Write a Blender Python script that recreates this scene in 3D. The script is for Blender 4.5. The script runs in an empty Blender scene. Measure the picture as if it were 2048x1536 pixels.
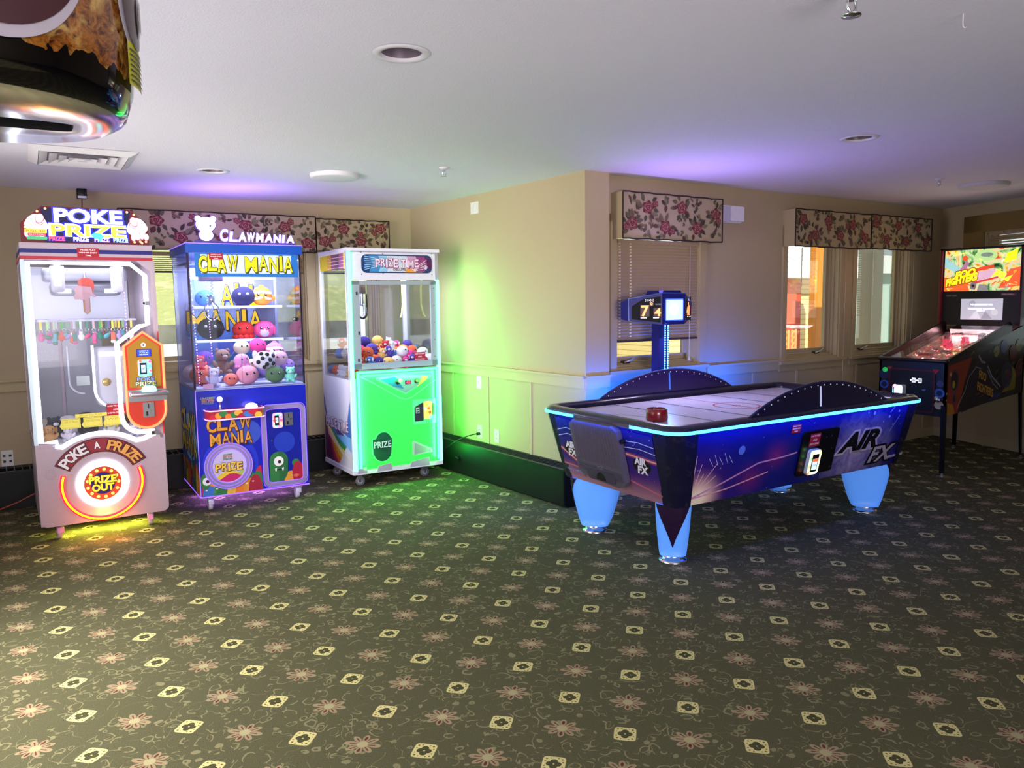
import bpy, bmesh, math, random
from mathutils import Vector, Matrix
PI = math.pi
rnd = random.Random(7)
SC = bpy.context.scene
COL = SC.collection

# ---------------------------------------------------------------- camera
F_PX, YAW, PITCH, ROLL, CAM_H = 1550.0, 0.56455, 0.10543, -0.01366, 1.515
def cam_matrix():
    cy, sy, cp, sp = math.cos(YAW), math.sin(YAW), math.cos(PITCH), math.sin(PITCH)
    fwd = Vector((sy*cp, cy*cp, -sp)); right = Vector((cy, -sy, 0)); up = right.cross(fwd)
    cr, sr = math.cos(ROLL), math.sin(ROLL)
    r2 = right*cr + up*sr; u2 = up*cr - right*sr; b = -fwd
    return Matrix(((r2.x, u2.x, b.x, 0), (r2.y, u2.y, b.y, 0), (r2.z, u2.z, b.z, CAM_H), (0, 0, 0, 1)))
cd = bpy.data.cameras.new('camera'); cd.sensor_width = 36; cd.lens = F_PX*36/2048; cd.clip_start = 0.05; cd.clip_end = 200
cam = bpy.data.objects.new('camera', cd); COL.objects.link(cam); cam.matrix_world = cam_matrix(); SC.camera = cam

# ---------------------------------------------------------------- view, world, sun, daylight
SC.view_settings.view_transform = 'Standard'; SC.view_settings.look = 'None'
SC.view_settings.gamma = 1.0; SC.view_settings.exposure = 0.0; SC.view_settings.use_curve_mapping = False
SC.cycles.max_bounces = 8; SC.cycles.diffuse_bounces = 4; SC.cycles.glossy_bounces = 3
SC.cycles.transparent_max_bounces = 24; SC.cycles.sample_clamp_indirect = 6
wd = bpy.data.worlds.new('daylight'); SC.world = wd; wd.use_nodes = True
bg = wd.node_tree.nodes['Background']; bg.inputs[0].default_value = (0.86, 0.93, 1.0, 1); bg.inputs[1].default_value = 1.1

def lamp(name, kind, loc, energy, color=(1, 1, 1), size=1.0, size_y=None, look=None, parent=None, spot=None, radius=None):
    l = bpy.data.lights.new(name, kind); l.energy = energy; l.color = color
    if kind == 'AREA':
        l.size = size
        if size_y: l.shape = 'RECTANGLE'; l.size_y = size_y
    if kind in ('POINT', 'SPOT'): l.shadow_soft_size = radius if radius is not None else 0.05
    if kind == 'SPOT' and spot: l.spot_size = spot; l.spot_blend = 0.8
    o = bpy.data.objects.new(name, l); COL.objects.link(o); o.location = loc
    if look is not None:
        d = Vector(look); o.rotation_euler = d.to_track_quat('-Z', 'Y').to_euler()
    if parent: o.parent = parent
    return o
sun = lamp('sun', 'SUN', (0, -5, 10), 7.5, (1.0, 0.93, 0.8), look=(0.25, 0.75, -0.6)); sun.data.angle = 0.01
# daylight from the unseen left bay, then added fill lamps, all outside the frame
lamp('daylight_left_bay', 'AREA', (-1.2, 2.8, 1.15), 74, (1.0, 0.96, 0.90), 3.6, 1.3, look=(0.62, -0.25, -1)).data.spread = 1.75
lamp('middle_wall_fill', 'AREA', (-1.2, 3.6, 1.35), 27, (1.0, 0.95, 0.88), 1.6, 1.2, look=(1, 0.62, 0.0)).data.spread = 1.15  # added lamp, beam narrowed to brighten the middle wall
lamp('ceiling_fill_left', 'AREA', (-1.2, 3.4, 0.4), 34, (0.90, 0.87, 1.0), 3.6, 0.5, look=(0.55, 0.15, 1)).data.spread = 2.0  # added lamp aimed up to brighten the ceiling from the left
lamp('ceiling_fill_rear', 'AREA', (0.6, -3.0, 0.5), 62, (0.88, 0.84, 1.0), 3.6, 0.5, look=(0.1, 0.7, 0.9)).data.spread = 1.5  # added low lamp aimed up to even out the ceiling
lamp('right_wall_fill', 'AREA', (0.2, -3.1, 1.3), 24, (1.0, 0.88, 0.92), 2.4, 1.5, look=(0.34, 1, 0.03)).data.spread = 1.0  # added fill for the right wall, spread kept off the pinball machine

# ---------------------------------------------------------------- colours and materials
def lin(h):
    h = h.lstrip('#'); v = [int(h[i:i+2], 16)/255 for i in (0, 2, 4)]
    return tuple((x/12.92 if x <= 0.04045 else ((x+0.055)/1.055)**2.4) for x in v) + (1.0,)
_m = {}
def M(col, rough=0.5, metal=0.0, coat=0.0, bump=0.0, bscale=200.0, name=None, spec=None):
    key = (col, rough, metal, coat, bump, bscale)
    if key in _m: return _m[key]
    m = bpy.data.materials.new(name or 'paint_'+col.lstrip('#')); m.use_nodes = True; nt = m.node_tree
    b = nt.nodes['Principled BSDF']; b.inputs['Roughness'].default_value = rough; b.inputs['Metallic'].default_value = metal
    b.inputs['Coat Weight'].default_value = coat
    if spec is not None: b.inputs['Specular IOR Level'].default_value = spec
    # slight procedural mottling of the colour
    n = nt.nodes.new('ShaderNodeTexNoise'); n.inputs['Scale'].default_value = 35
    tc = nt.nodes.new('ShaderNodeTexCoord'); nt.links.new(tc.outputs['Object'], n.inputs['Vector'])
    r = nt.nodes.new('ShaderNodeMapRange'); r.inputs['To Min'].default_value = 0.94; r.inputs['To Max'].default_value = 1.04
    nt.links.new(n.outputs['Fac'], r.inputs['Value'])
    x = nt.nodes.new('ShaderNodeMix'); x.data_type = 'RGBA'; x.blend_type = 'MULTIPLY'; x.inputs[0].default_value = 1
    x.inputs[6].default_value = lin(col); nt.links.new(r.outputs[0], x.inputs[7]); nt.links.new(x.outputs[2], b.inputs['Base Color'])
    if bump:
        n2 = nt.nodes.new('ShaderNodeTexNoise'); n2.inputs['Scale'].default_value = bscale
        nt.links.new(tc.outputs['Object'], n2.inputs['Vector'])
        bp = nt.nodes.new('ShaderNodeBump'); bp.inputs['Strength'].default_value = bump; bp.inputs['Distance'].default_value = 0.01
        nt.links.new(n2.outputs['Fac'], bp.inputs['Height']); nt.links.new(bp.outputs[0], b.inputs['Normal'])
    _m[key] = m; return m
def E(col, s=1.0):
    key = ('E', col, s)
    if key in _m: return _m[key]
    m = bpy.data.materials.new('lit_'+col.lstrip('#')); m.use_nodes = True; nt = m.node_tree
    b = nt.nodes['Principled BSDF']; b.inputs['Base Color'].default_value = lin(col); b.inputs['Roughness'].default_value = 0.4
    b.inputs['Emission Color'].default_value = lin(col); b.inputs['Emission Strength'].default_value = s
    _m[key] = m; return m
def GLASS(tint='#ffffff', refl=0.05, alpha=0.0, key='g', rough=0.02):
    k = (key, tint, refl, alpha)
    if k in _m: return _m[k]
    m = bpy.data.materials.new('clear_glass'); m.use_nodes = True; nt = m.node_tree; nt.nodes.clear()
    o = nt.nodes.new('ShaderNodeOutputMaterial'); t = nt.nodes.new('ShaderNodeBsdfTransparent'); t.inputs[0].default_value = lin(tint)
    g = nt.nodes.new('ShaderNodeBsdfGlossy'); g.inputs['Roughness'].default_value = rough
    lw = nt.nodes.new('ShaderNodeLayerWeight'); lw.inputs[0].default_value = 0.15
    mr = nt.nodes.new('ShaderNodeMapRange'); mr.inputs['To Min'].default_value = refl; mr.inputs['To Max'].default_value = 0.6
    nt.links.new(lw.outputs['Fresnel'], mr.inputs['Value'])
    mx = nt.nodes.new('ShaderNodeMixShader'); nt.links.new(mr.outputs[0], mx.inputs[0]); nt.links.new(t.outputs[0], mx.inputs[1]); nt.links.new(g.outputs[0], mx.inputs[2])
    last = mx
    if alpha:
        d = nt.nodes.new('ShaderNodeBsdfDiffuse'); d.inputs[0].default_value = lin('#e4e6ee'); m2 = nt.nodes.new('ShaderNodeMixShader')
        m2.inputs[0].default_value = alpha; nt.links.new(mx.outputs[0], m2.inputs[1]); nt.links.new(d.outputs[0], m2.inputs[2]); last = m2
    nt.links.new(last.outputs[0], o.inputs[0]); _m[k] = m; return m

class NX:                                       # small expression helper for shader math
    def __init__(s, nt, sock): s.nt, s.s = nt, sock
    def _op(s, op, *a):
        n = s.nt.nodes.new('ShaderNodeMath'); n.operation = op
        for i, v in enumerate((s,)+a):
            if isinstance(v, NX): s.nt.links.new(v.s, n.inputs[i])
            else: n.inputs[i].default_value = v
        return NX(s.nt, n.outputs[0])
    def __add__(s, o): return s._op('ADD', o)
    def __sub__(s, o): return s._op('SUBTRACT', o)
    def __mul__(s, o): return s._op('MULTIPLY', o)
    def __truediv__(s, o): return s._op('DIVIDE', o)
    def pw(s, o): return s._op('POWER', o)
    def lt(s, o): return s._op('LESS_THAN', o)
    def gt(s, o): return s._op('GREATER_THAN', o)
    def abs(s): return s._op('ABSOLUTE')
    def rnd(s): return s._op('ROUND')
    def mod(s, o): return s._op('FLOORED_MODULO', o)
    def mx(s, o): return s._op('MAXIMUM', o)
    def mn(s, o): return s._op('MINIMUM', o)
    def cos(s): return s._op('COSINE')
    def sin(s): return s._op('SINE')
    def at2(s, o): return s._op('ARCTAN2', o)
    def sq(s): return s*s
    def sqrt(s): return s._op('SQRT')
def coords(nt, kind='Object'):
    tc = nt.nodes.new('ShaderNodeTexCoord'); sp = nt.nodes.new('ShaderNodeSeparateXYZ')
    nt.links.new(tc.outputs[kind], sp.inputs[0]); return tc.outputs[kind], NX(nt, sp.outputs[0]), NX(nt, sp.outputs[1]), NX(nt, sp.outputs[2])
def mixc(nt, fac, a, b):
    x = nt.nodes.new('ShaderNodeMix'); x.data_type = 'RGBA'; x.clamp_factor = True
    if isinstance(fac, NX): nt.links.new(fac.s, x.inputs[0])
    else: x.inputs[0].default_value = fac
    for v, i in ((a, 6), (b, 7)):
        if isinstance(v, (tuple, list)): x.inputs[i].default_value = v
        else: nt.links.new(v, x.inputs[i])
    return x.outputs[2]
def noise(nt, vec, scale, detail=2, rough=0.5, dist=0.0):
    n = nt.nodes.new('ShaderNodeTexNoise'); n.inputs['Scale'].default_value = scale; n.inputs['Detail'].default_value = detail
    n.inputs['Roughness'].default_value = rough; n.inputs['Distortion'].default_value = dist; nt.links.new(vec, n.inputs['Vector'])
    return NX(nt, n.outputs['Fac'])
def voro(nt, vec, scale, feat='F1'):
    n = nt.nodes.new('ShaderNodeTexVoronoi'); n.feature = feat; n.inputs['Scale'].default_value = scale; nt.links.new(vec, n.inputs['Vector'])
    return n
def newmat(name, rough=0.8):
    m = bpy.data.materials.new(name); m.use_nodes = True; b = m.node_tree.nodes['Principled BSDF']; b.inputs['Roughness'].default_value = rough
    return m, m.node_tree, b

# ---------------------------------------------------------------- mesh building
class Fr:                                       # a drawing plane: point(u, v, d), d out of the surface
    def __init__(s, o, ux, uv):
        s.o, s.x, s.y = Vector(o), Vector(ux).normalized(), Vector(uv).normalized(); s.n = s.x.cross(s.y)
    def p(s, u, v, d=0.0): return s.o + s.x*u + s.y*v + s.n*d
FRONT = Fr((0, 0, 0), (1, 0, 0), (0, 0, 1))      # local front of a machine, looking along +y; outward is -y
_tc = {}
def text_geo(txt, bold=0.0, shear=0.0, res=3):
    k = (txt, bold, shear, res)
    if k in _tc: return _tc[k]
    c = bpy.data.curves.new('t', 'FONT'); c.body = txt; c.offset = bold; c.shear = shear; c.resolution_u = res; c.size = 1.0
    o = bpy.data.objects.new('t', c); COL.objects.link(o)
    me = o.to_mesh(); vs = [(v.co.x, v.co.y) for v in me.vertices]; fs = [tuple(p.vertices) for p in me.polygons]
    fs2 = []
    for p in me.polygons:
        fs2.append(tuple(p.vertices) if p.normal.z >= 0 else tuple(reversed(p.vertices)))
    o.to_mesh_clear(); bpy.data.objects.remove(o); bpy.data.curves.remove(c)
    _tc[k] = (vs, fs2); return _tc[k]
class MB:
    def __init__(s): s.v, s.f, s.mi, s.mats, s.sm = [], [], [], [], []
    def m(s, mat):
        if mat not in s.mats: s.mats.append(mat)
        return s.mats.index(mat)
    def add(s, vs, fs, mat, smooth=False):
        b = len(s.v); s.v += [Vector(q) for q in vs]; k = s.m(mat)
        for f in fs: s.f.append([b+i for i in f]); s.mi.append(k); s.sm.append(smooth)
    def box(s, a, b, mat):
        x0, y0, z0 = a; x1, y1, z1 = b
        s.add([(x0,y0,z0),(x1,y0,z0),(x1,y1,z0),(x0,y1,z0),(x0,y0,z1),(x1,y0,z1),(x1,y1,z1),(x0,y1,z1)],
              [(0,3,2,1),(4,5,6,7),(0,1,5,4),(1,2,6,5),(2,3,7,6),(3,0,4,7)], mat)
        return s
    def rbox(s, a, b, r, mat, seg=2):            # bevelled box
        bm = bmesh.new(); bmesh.ops.create_cube(bm, size=1)
        for v in bm.verts: v.co = Vector([(a[i]+b[i])/2 + v.co[i]*(b[i]-a[i]) for i in range(3)])
        bmesh.ops.bevel(bm, geom=bm.edges[:], offset=r, segments=seg, affect='EDGES', profile=0.5)
        s.bm(bm, mat, True); return s
    def bm(s, bm, mat, smooth=False):
        bm.verts.index_update(); s.add([v.co.copy() for v in bm.verts], [[v.index for v in f.verts] for f in bm.faces], mat, smooth); bm.free()
    def poly(s, F, pts, mat, d=0.001): s.add([F.p(u, v, d) for u, v in pts], [list(range(len(pts)))], mat); return s
    def rect(s, F, u0, v0, u1, v1, mat, d=0.001): return s.poly(F, [(u0,v0),(u1,v0),(u1,v1),(u0,v1)], mat, d)
    def disc(s, F, cu, cv, ru, mat, d=0.001, rv=None, n=28, rot=0):
        rv = ru if rv is None else rv; c, q = math.cos(rot), math.sin(rot)
        return s.poly(F, [(cu+ru*math.cos(a)*c-rv*math.sin(a)*q, cv+ru*math.cos(a)*q+rv*math.sin(a)*c) for a in [2*PI*i/n for i in range(n)]], mat, d)
    def ring(s, F, cu, cv, r0, r1, mat, d=0.001, a0=0, a1=2*PI, n=40, th=0.0):
        vs, fs = [], []
        for i in range(n+1):
            a = a0+(a1-a0)*i/n
            for r in (r0, r1): vs.append(F.p(cu+r*math.cos(a), cv+r*math.sin(a), d+th))
        for i in range(n): fs.append((2*i, 2*i+1, 2*i+3, 2*i+2))
        if th:
            b = len(vs)
            for i in range(n+1):
                a = a0+(a1-a0)*i/n
                for r in (r0, r1): vs.append(F.p(cu+r*math.cos(a), cv+r*math.sin(a), d))
            for i in range(n): fs += [(2*i, 2*i+2, b+2*i+2, b+2*i), (2*i+1, b+2*i+1, b+2*i+3, 2*i+3)]
        s.add(vs, fs, mat); return s
    def slab(s, F, pts, d0, d1, mat, side=None):   # extruded outline
        n = len(pts); vs = [F.p(u, v, d0) for u, v in pts]+[F.p(u, v, d1) for u, v in pts]
        s.add(vs, [list(range(n))[::-1], list(range(n, 2*n))], mat)
        s.add(vs, [(i, (i+1) % n, n+(i+1) % n, n+i) for i in range(n)], side or mat); return s
    def text(s, F, txt, u0, v0, u1, v1, mat, d=0.001, bold=0.0, shear=0.0, warp=None):
        vs, fs = text_geo(txt, bold, shear)
        if not vs: return s
        ref, _ = text_geo(txt, 0.0, shear)
        xa, xb = min(p[0] for p in ref), max(p[0] for p in ref); ya, yb = min(p[1] for p in ref), max(p[1] for p in ref)
        sx, sy = (u1-u0)/max(xb-xa, 1e-6), (v1-v0)/max(yb-ya, 1e-6)
        out = []
        for x, y in vs:
            u, v = u0+(x-xa)*sx, v0+(y-ya)*sy
            if warp: u, v = warp(u, v)
            out.append(F.p(u, v, d))
        s.add(out, fs, mat); return s
    def stroke(s, F, pts, w, mat, d=0.001, close=False):
        n = len(pts); L, R = [], []
        for i, p in enumerate(pts):
            a = pts[(i-1) % n] if (i or close) else p; b = pts[(i+1) % n] if (i < n-1 or close) else p
            t = Vector((b[0]-a[0], b[1]-a[1])); t = t.normalized() if t.length else Vector((1, 0)); q = Vector((-t.y, t.x))*w/2
            L.append(F.p(p[0]+q.x, p[1]+q.y, d)); R.append(F.p(p[0]-q.x, p[1]-q.y, d))
        s.add(R+L, [(i, (i+1) % n, n+(i+1) % n, n+i) for i in range(n if close else n-1)], mat); return s
    def tube(s, path, r, mat, n=8, close=False, caps=True):
        P = [Vector(p) for p in path]; vs = []; rs = r if isinstance(r, (list, tuple)) else [r]*len(P); N = len(P)
        prev = None
        for i, p in enumerate(P):
            t = (P[(i+1) % N]-P[i-1]) if close else (P[min(i+1, N-1)]-P[max(i-1, 0)])
            t.normalize(); a = prev if prev is not None else (Vector((0, 0, 1)) if abs(t.z) < 0.9 else Vector((1, 0, 0)))
            x = (a-t*a.dot(t)); x = x.normalized() if x.length > 1e-6 else t.orthogonal().normalized(); y = t.cross(x); prev = x
            vs += [p+(x*math.cos(2*PI*k/n)+y*math.sin(2*PI*k/n))*rs[i] for k in range(n)]
        fs = []
        for i in range(N if close else N-1):
            j = (i+1) % N
            for k in range(n): fs.append((i*n+k, i*n+(k+1) % n, j*n+(k+1) % n, j*n+k))
        s.add(vs, fs, mat, True)
        if caps and not close: s.add(vs[:n]+vs[-n:], [list(range(n))[::-1], list(range(n, 2*n))], mat)
        return s
    def lathe(s, prof, mat, c=(0, 0, 0), n=24, smooth=True, axis='z'):
        vs, fs = [], []
        for r, z in prof:
            for k in range(n):
                a = 2*PI*k/n; q = (r*math.cos(a), r*math.sin(a), z)
                if axis == 'y': q = (q[0], q[2], q[1])
                if axis == 'x': q = (q[2], q[0], q[1])
                vs.append(Vector(q)+Vector(c))
        for i in range(len(prof)-1):
            for k in range(n): fs.append((i*n+k, i*n+(k+1) % n, (i+1)*n+(k+1) % n, (i+1)*n+k))
        s.add(vs, fs, mat, smooth)
        s.add(vs[:n]+vs[-n:], [list(range(n))[::-1], list(range(n, 2*n))], mat)
        return s
    def ell(s, c, r, mat, seg=14, rings=9, rot=None, lump=0.0, sd=0):
        vs, fs = [], []; rr = random.Random(sd); ph = [rr.uniform(0, 6.28) for _ in range(4)]
        r = (r, r, r) if not isinstance(r, (tuple, list)) else r
        for i in range(rings+1):
            t = PI*i/rings
            for k in range(seg):
                a = 2*PI*k/seg; q = Vector((math.sin(t)*math.cos(a), math.sin(t)*math.sin(a), math.cos(t)))
                g = 1+lump*(math.sin(3*a+ph[0])*math.sin(2*t+ph[1])+0.5*math.sin(5*a+ph[2]))*math.sin(t)
                q = Vector((q.x*r[0]*g, q.y*r[1]*g, q.z*r[2]))
                if rot is not None: q = rot @ q
                vs.append(q+Vector(c))
        for i in range(rings):
            for k in range(seg): fs.append((i*seg+k, (i+1)*seg+k, (i+1)*seg+(k+1) % seg, i*seg+(k+1) % seg))
        s.add(vs, fs, mat, True); return s
    def build(s, name, parent=None, loc=None, props=None, smooth=None):
        me = bpy.data.meshes.new(name); me.from_pydata([tuple(v) for v in s.v], [], s.f)
        for m in s.mats: me.materials.append(m)
        me.polygons.foreach_set('material_index', s.mi)
        me.polygons.foreach_set('use_smooth', s.sm); me.update()
        o = bpy.data.objects.new(name, me); COL.objects.link(o)
        if parent: o.parent = parent
        if loc is not None: o.location = loc
        for k, v in (props or {}).items(): o[k] = v
        return o
def tag(o, label, cat, group=None, kind=None):
    o['label'] = label; o['category'] = cat
    if group: o['group'] = group
    if kind: o['kind'] = kind
    return o
def thing(name, label, cat, loc=(0, 0, 0), rz=0.0, group=None):
    o = bpy.data.objects.new(name, None); COL.objects.link(o); o.location = loc; o.rotation_euler = (0, 0, rz)
    o.empty_display_size = 0.1
    return tag(o, label, cat, group)
def struct(o): o['kind'] = 'structure'; return o
def rpts(u0, v0, u1, v1, r, n=5):                 # rounded rectangle outline
    out = []
    for cx, cy, a in ((u1-r, v0+r, -PI/2), (u1-r, v1-r, 0), (u0+r, v1-r, PI/2), (u0+r, v0+r, PI)):
        out += [(cx+r*math.cos(a+PI/2*i/n), cy+r*math.sin(a+PI/2*i/n)) for i in range(n+1)]
    return out
WHITE, BLACK = '#ffffff', '#08080a'
CHROME = M('#d8dade', 0.18, 1.0); STEEL = M('#9a9ca2', 0.35, 1.0); RUBBER = M('#1c1c20', 0.7)
PLASTIC_K = M('#0c0c10', 0.35); PLASTIC_W = M('#e9e7ee', 0.35)
# ================================================================ the room
H = 2.44
def wall_frame(x, y, deg): a = math.radians(deg); return Fr((x, y, 0), (math.cos(a), math.sin(a), 0), (0, 0, 1))
FB = wall_frame(0.0, 7.152, -0.95)              # wall behind the prize machines
FC = wall_frame(3.333, 7.098, -87.04)           # wall coming towards the camera
FP = wall_frame(3.469, 4.47, 0.95)              # short pier
FD = wall_frame(3.692, 4.56, 0.97)              # window wall on the right
FE = wall_frame(8.41, 4.64, -106.57)            # far right wall

def wall_mat(name, col, bump=0.25):
    m, nt, b = newmat(name, 0.75)
    v, x, y, z = coords(nt)
    n = noise(nt, v, 1.2, 2); n2 = noise(nt, v, 160, 3)
    c = mixc(nt, n, lin(col[0]), lin(col[1])); nt.links.new(c, b.inputs['Base Color'])
    bp = nt.nodes.new('ShaderNodeBump'); bp.inputs['Strength'].default_value = bump; bp.inputs['Distance'].default_value = 0.004
    nt.links.new(n2.s, bp.inputs['Height']); nt.links.new(bp.outputs[0], b.inputs['Normal']); return m
WALL = wall_mat('tan_wall_paint', ('#b9a684', '#beab89'))
TRIM = wall_mat('tan_trim_paint', ('#c0af88', '#c4b38c'), 0.05)
CEIL = wall_mat('white_ceiling_texture', ('#e2dee6', '#e6e2ea'), 0.5)
WFRAME = wall_mat('tan_window_frame_paint', ('#b6a27c', '#bca882'), 0.05)

def wall(name, F, u0, u1, holes=(), mat=WALL, th=0.14, top=H+0.02):
    us = sorted({u0, u1, *[h[0] for h in holes], *[h[1] for h in holes]}); vs = sorted({0.0, top, *[h[2] for h in holes], *[h[3] for h in holes]})
    b = MB()
    for i in range(len(us)-1):
        for j in range(len(vs)-1):
            cu, cv = (us[i]+us[i+1])/2, (vs[j]+vs[j+1])/2
            if any(h[0] < cu < h[1] and h[2] < cv < h[3] for h in holes): continue
            b.slab(F, [(us[i], vs[j]), (us[i+1], vs[j]), (us[i+1], vs[j+1]), (us[i], vs[j+1])], -th, 0, mat)
    return struct(b.build(name))
W1 = (0.88, 2.27, 1.0, 2.10); W2 = (2.42, 2.98, 1.0, 2.10)
W3 = (0.135, 1.03, 0.99, 2.10); W4 = (2.14, 2.93, 0.955, 2.10); W5 = (3.19, 4.09, 0.955, 2.10); W6 = (0.55, 1.75, 0.95, 2.15)
wall('wall_back', FB, -2.9, 3.36, [W1, W2])
wall('wall_middle', FC, 0.0, 2.632, th=0.10)
wall('wall_pier', FP, 0.0, 0.222, th=0.10)
wall('wall_right', FD, -0.02, 4.74, [W3, W4, W5])
wall('wall_far_right', FE, 0.0, 3.0, [W6])
b = MB(); b.box((7.5, -3.2, 0), (7.64, 1.85, H+.02), WALL); struct(b.build('wall_side_right'))
FL = Fr((-1.3, -3.2, 0), (0, 1, 0), (0, 0, 1))  # left wall, looking along -x
def wall2(name, F, L, hole):
    o = wall(name, F, 0, L, [hole]); return o
wall2('wall_left', FL, 10.5, (4.2, 8.6, 0.3, 2.1))
FR_ = Fr((7.6, -3.2, 0), (-1, 0, 0), (0, 0, 1))
wall2('wall_rear', FR_, 10.4, (4.9, 8.7, 0.4, 2.15))

# ceiling with round openings for the recessed lamps
LAMPS = [(1.27, 2.74, 0.083), (4.22, 2.835, 0.083), (1.20, 5.70, 0.083)]
def ceiling():
    b = MB()
    for (x0, x1, y0, y1) in ((-2.85, 3.62, -3.35, 4.2), (-2.85, 3.62, 4.2, 7.32), (3.62, 8.75, -3.35, 4.75)):
        hs = [(x, y, r) for x, y, r in LAMPS if x0 < x < x1 and y0 < y < y1]
        xs = sorted({x0, x1, *[h[0]-.15 for h in hs], *[h[0]+.15 for h in hs]}); ys = sorted({y0, y1, *[h[1]-.15 for h in hs], *[h[1]+.15 for h in hs]})
        for i in range(len(xs)-1):
            for j in range(len(ys)-1):
                cx, cy = (xs[i]+xs[i+1])/2, (ys[j]+ys[j+1])/2
                h = next((h for h in hs if abs(h[0]-cx) < 1e-4 and abs(h[1]-cy) < 1e-4), None)
                if h is None:
                    b.box((xs[i], ys[j], H), (xs[i+1], ys[j+1], H+.12), CEIL)
                else:
                    n = 40; vs = []
                    for k in range(n):
                        a = 2*PI*k/n; c, s_ = math.cos(a), math.sin(a); q = .15/max(abs(c), abs(s_))
                        vs += [(cx+h[2]*c, cy+h[2]*s_, H), (cx+q*c, cy+q*s_, H)]
                    b.add(vs, [(2*k, 2*((k+1) % n), 2*((k+1) % n)+1, 2*k+1) for k in range(n)], CEIL)
                    b.box((xs[i], ys[j], H+.13), (xs[i+1], ys[j+1], H+.14), CEIL)
    return struct(b.build('ceiling'))
ceiling()

# patterned carpet
def carpet():
    m, nt, bs = newmat('patterned_carpet', 0.95)
    bs.inputs['Specular IOR Level'].default_value = 0.1
    v, x, y, z = coords(nt)
    a = PI/4-0.0258; s_, c_ = math.sin(a), math.cos(a)
    px, py = x-1.8625, y-1.8222
    i = (px*c_-py*s_)/0.22225; j = (px*s_+py*c_)/0.21952
    ir, jr = i.rnd(), j.rnd(); fu, fv = i-ir, j-jr
    flower = (ir+jr).mod(2.0).lt(0.5); square = flower*-1.0+1.0
    # squares: rounded outline with a four-lobed centre
    q = ((fu.abs()/0.175).pw(6.0)+(fv.abs()/0.19).pw(6.0))
    inside = q.lt(1.0)
    cross = ((fu.abs()-0.062).sq()+fv.sq()).lt(0.0032).mx((fu.sq()+(fv.abs()-0.066).sq()).lt(0.0034)).mx((fu.sq()+fv.sq()).lt(0.003))
    heart = (fu.sq()+fv.sq()).lt(0.00022)
    dots = ((fu.abs()-0.118).sq()+(fv.abs()-0.128).sq()).lt(0.0003).mx(((fu.abs()-0.135).sq()+(fv.abs()-0.06).sq()).lt(0.00016)).mx(((fu.abs()-0.06).sq()+(fv.abs()-0.148).sq()).lt(0.00016))
    # flowers: eight petals, longer sideways, with a round centre
    ang = fv.at2(fu); rad = (fu.sq()+fv.sq()).sqrt()
    p4 = (ang*4.0).cos().abs(); petal = p4.pw(0.7)*(((ang*4.0).cos()*-0.004)+((ang*2.0).cos()*0.035)+0.195)+0.075
    lobe = (fu/0.052).sq()+((fv.abs()-0.175)/0.085).sq(); oval = (fu/0.024).sq()+((fv.abs()-0.165)/0.055).sq()
    isp = rad.lt(petal).mx(lobe.lt(1.0)); core = ((fu/0.088).sq()+(fv/0.085).sq()).lt(1.0)
    rib = (p4.gt(0.965)*rad.lt(0.21)*fv.abs().lt(rad*0.9)).mx(oval.lt(1.0))
    # curling vine lines
    wv = nt.nodes.new('ShaderNodeTexNoise'); wv.inputs['Scale'].default_value = 11; nt.links.new(v, wv.inputs['Vector'])
    wm = nt.nodes.new('ShaderNodeVectorMath'); wm.operation = 'MULTIPLY_ADD'; nt.links.new(wv.outputs['Color'], wm.inputs[0]); wm.inputs[1].default_value = (.06, .06, .0); nt.links.new(v, wm.inputs[2])
    def curls(scale, r, w, ms, mt):
        q_ = NX(nt, voro(nt, wm.outputs[0], scale).outputs['Distance']); return (q_-r).abs().lt(w)*noise(nt, v, ms, 0).gt(mt)
    vine = curls(13.0, .36, .030, 19.0, .50).mx(curls(19.0, .30, .040, 15.0, .54)); vine2 = (noise(nt, v, 9.0, 0.5, 0.4, 1.4)-0.5).abs().lt(0.007)*noise(nt, v, 21.0, 0).gt(0.45)
    pile = noise(nt, v, 330, 3, .7)
    base = mixc(nt, (pile-.5)*1.9+.5, lin('#1e1e14'), lin('#646346'))
    col = mixc(nt, (vine.mx(vine2))*0.36, base, lin('#b0a67c'))
    cc = mixc(nt, rib, lin('#988468'), lin('#561618')); cc = mixc(nt, core, cc, lin('#a8a078'))
    col = mixc(nt, isp*flower*0.9, col, cc)
    sqc = mixc(nt, cross, lin('#cfc486'), lin('#3a3a22')); sqc = mixc(nt, heart, sqc, lin('#ccbf84')); sqc = mixc(nt, dots, sqc, lin('#57502c'))
    col = mixc(nt, inside*square*0.95, col, sqc)
    hsv = mixc(nt, pile, col, lin('#d8c9a0')); col = mixc(nt, 0.07, col, hsv)
    nt.links.new(col, bs.inputs['Base Color'])
    bp = nt.nodes.new('ShaderNodeBump'); bp.inputs['Strength'].default_value = 0.5; bp.inputs['Distance'].default_value = 0.004
    nt.links.new(pile.s, bp.inputs['Height']); nt.links.new(bp.outputs[0], bs.inputs['Normal'])
    return m
CARPET = carpet()
b = MB()
b.box((-2.85, -3.35, -.1), (3.62, 7.32, 0), CARPET); b.box((3.62, -3.35, -.1), (8.75, 4.75, 0), CARPET)
struct(b.build('floor'))

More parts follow.
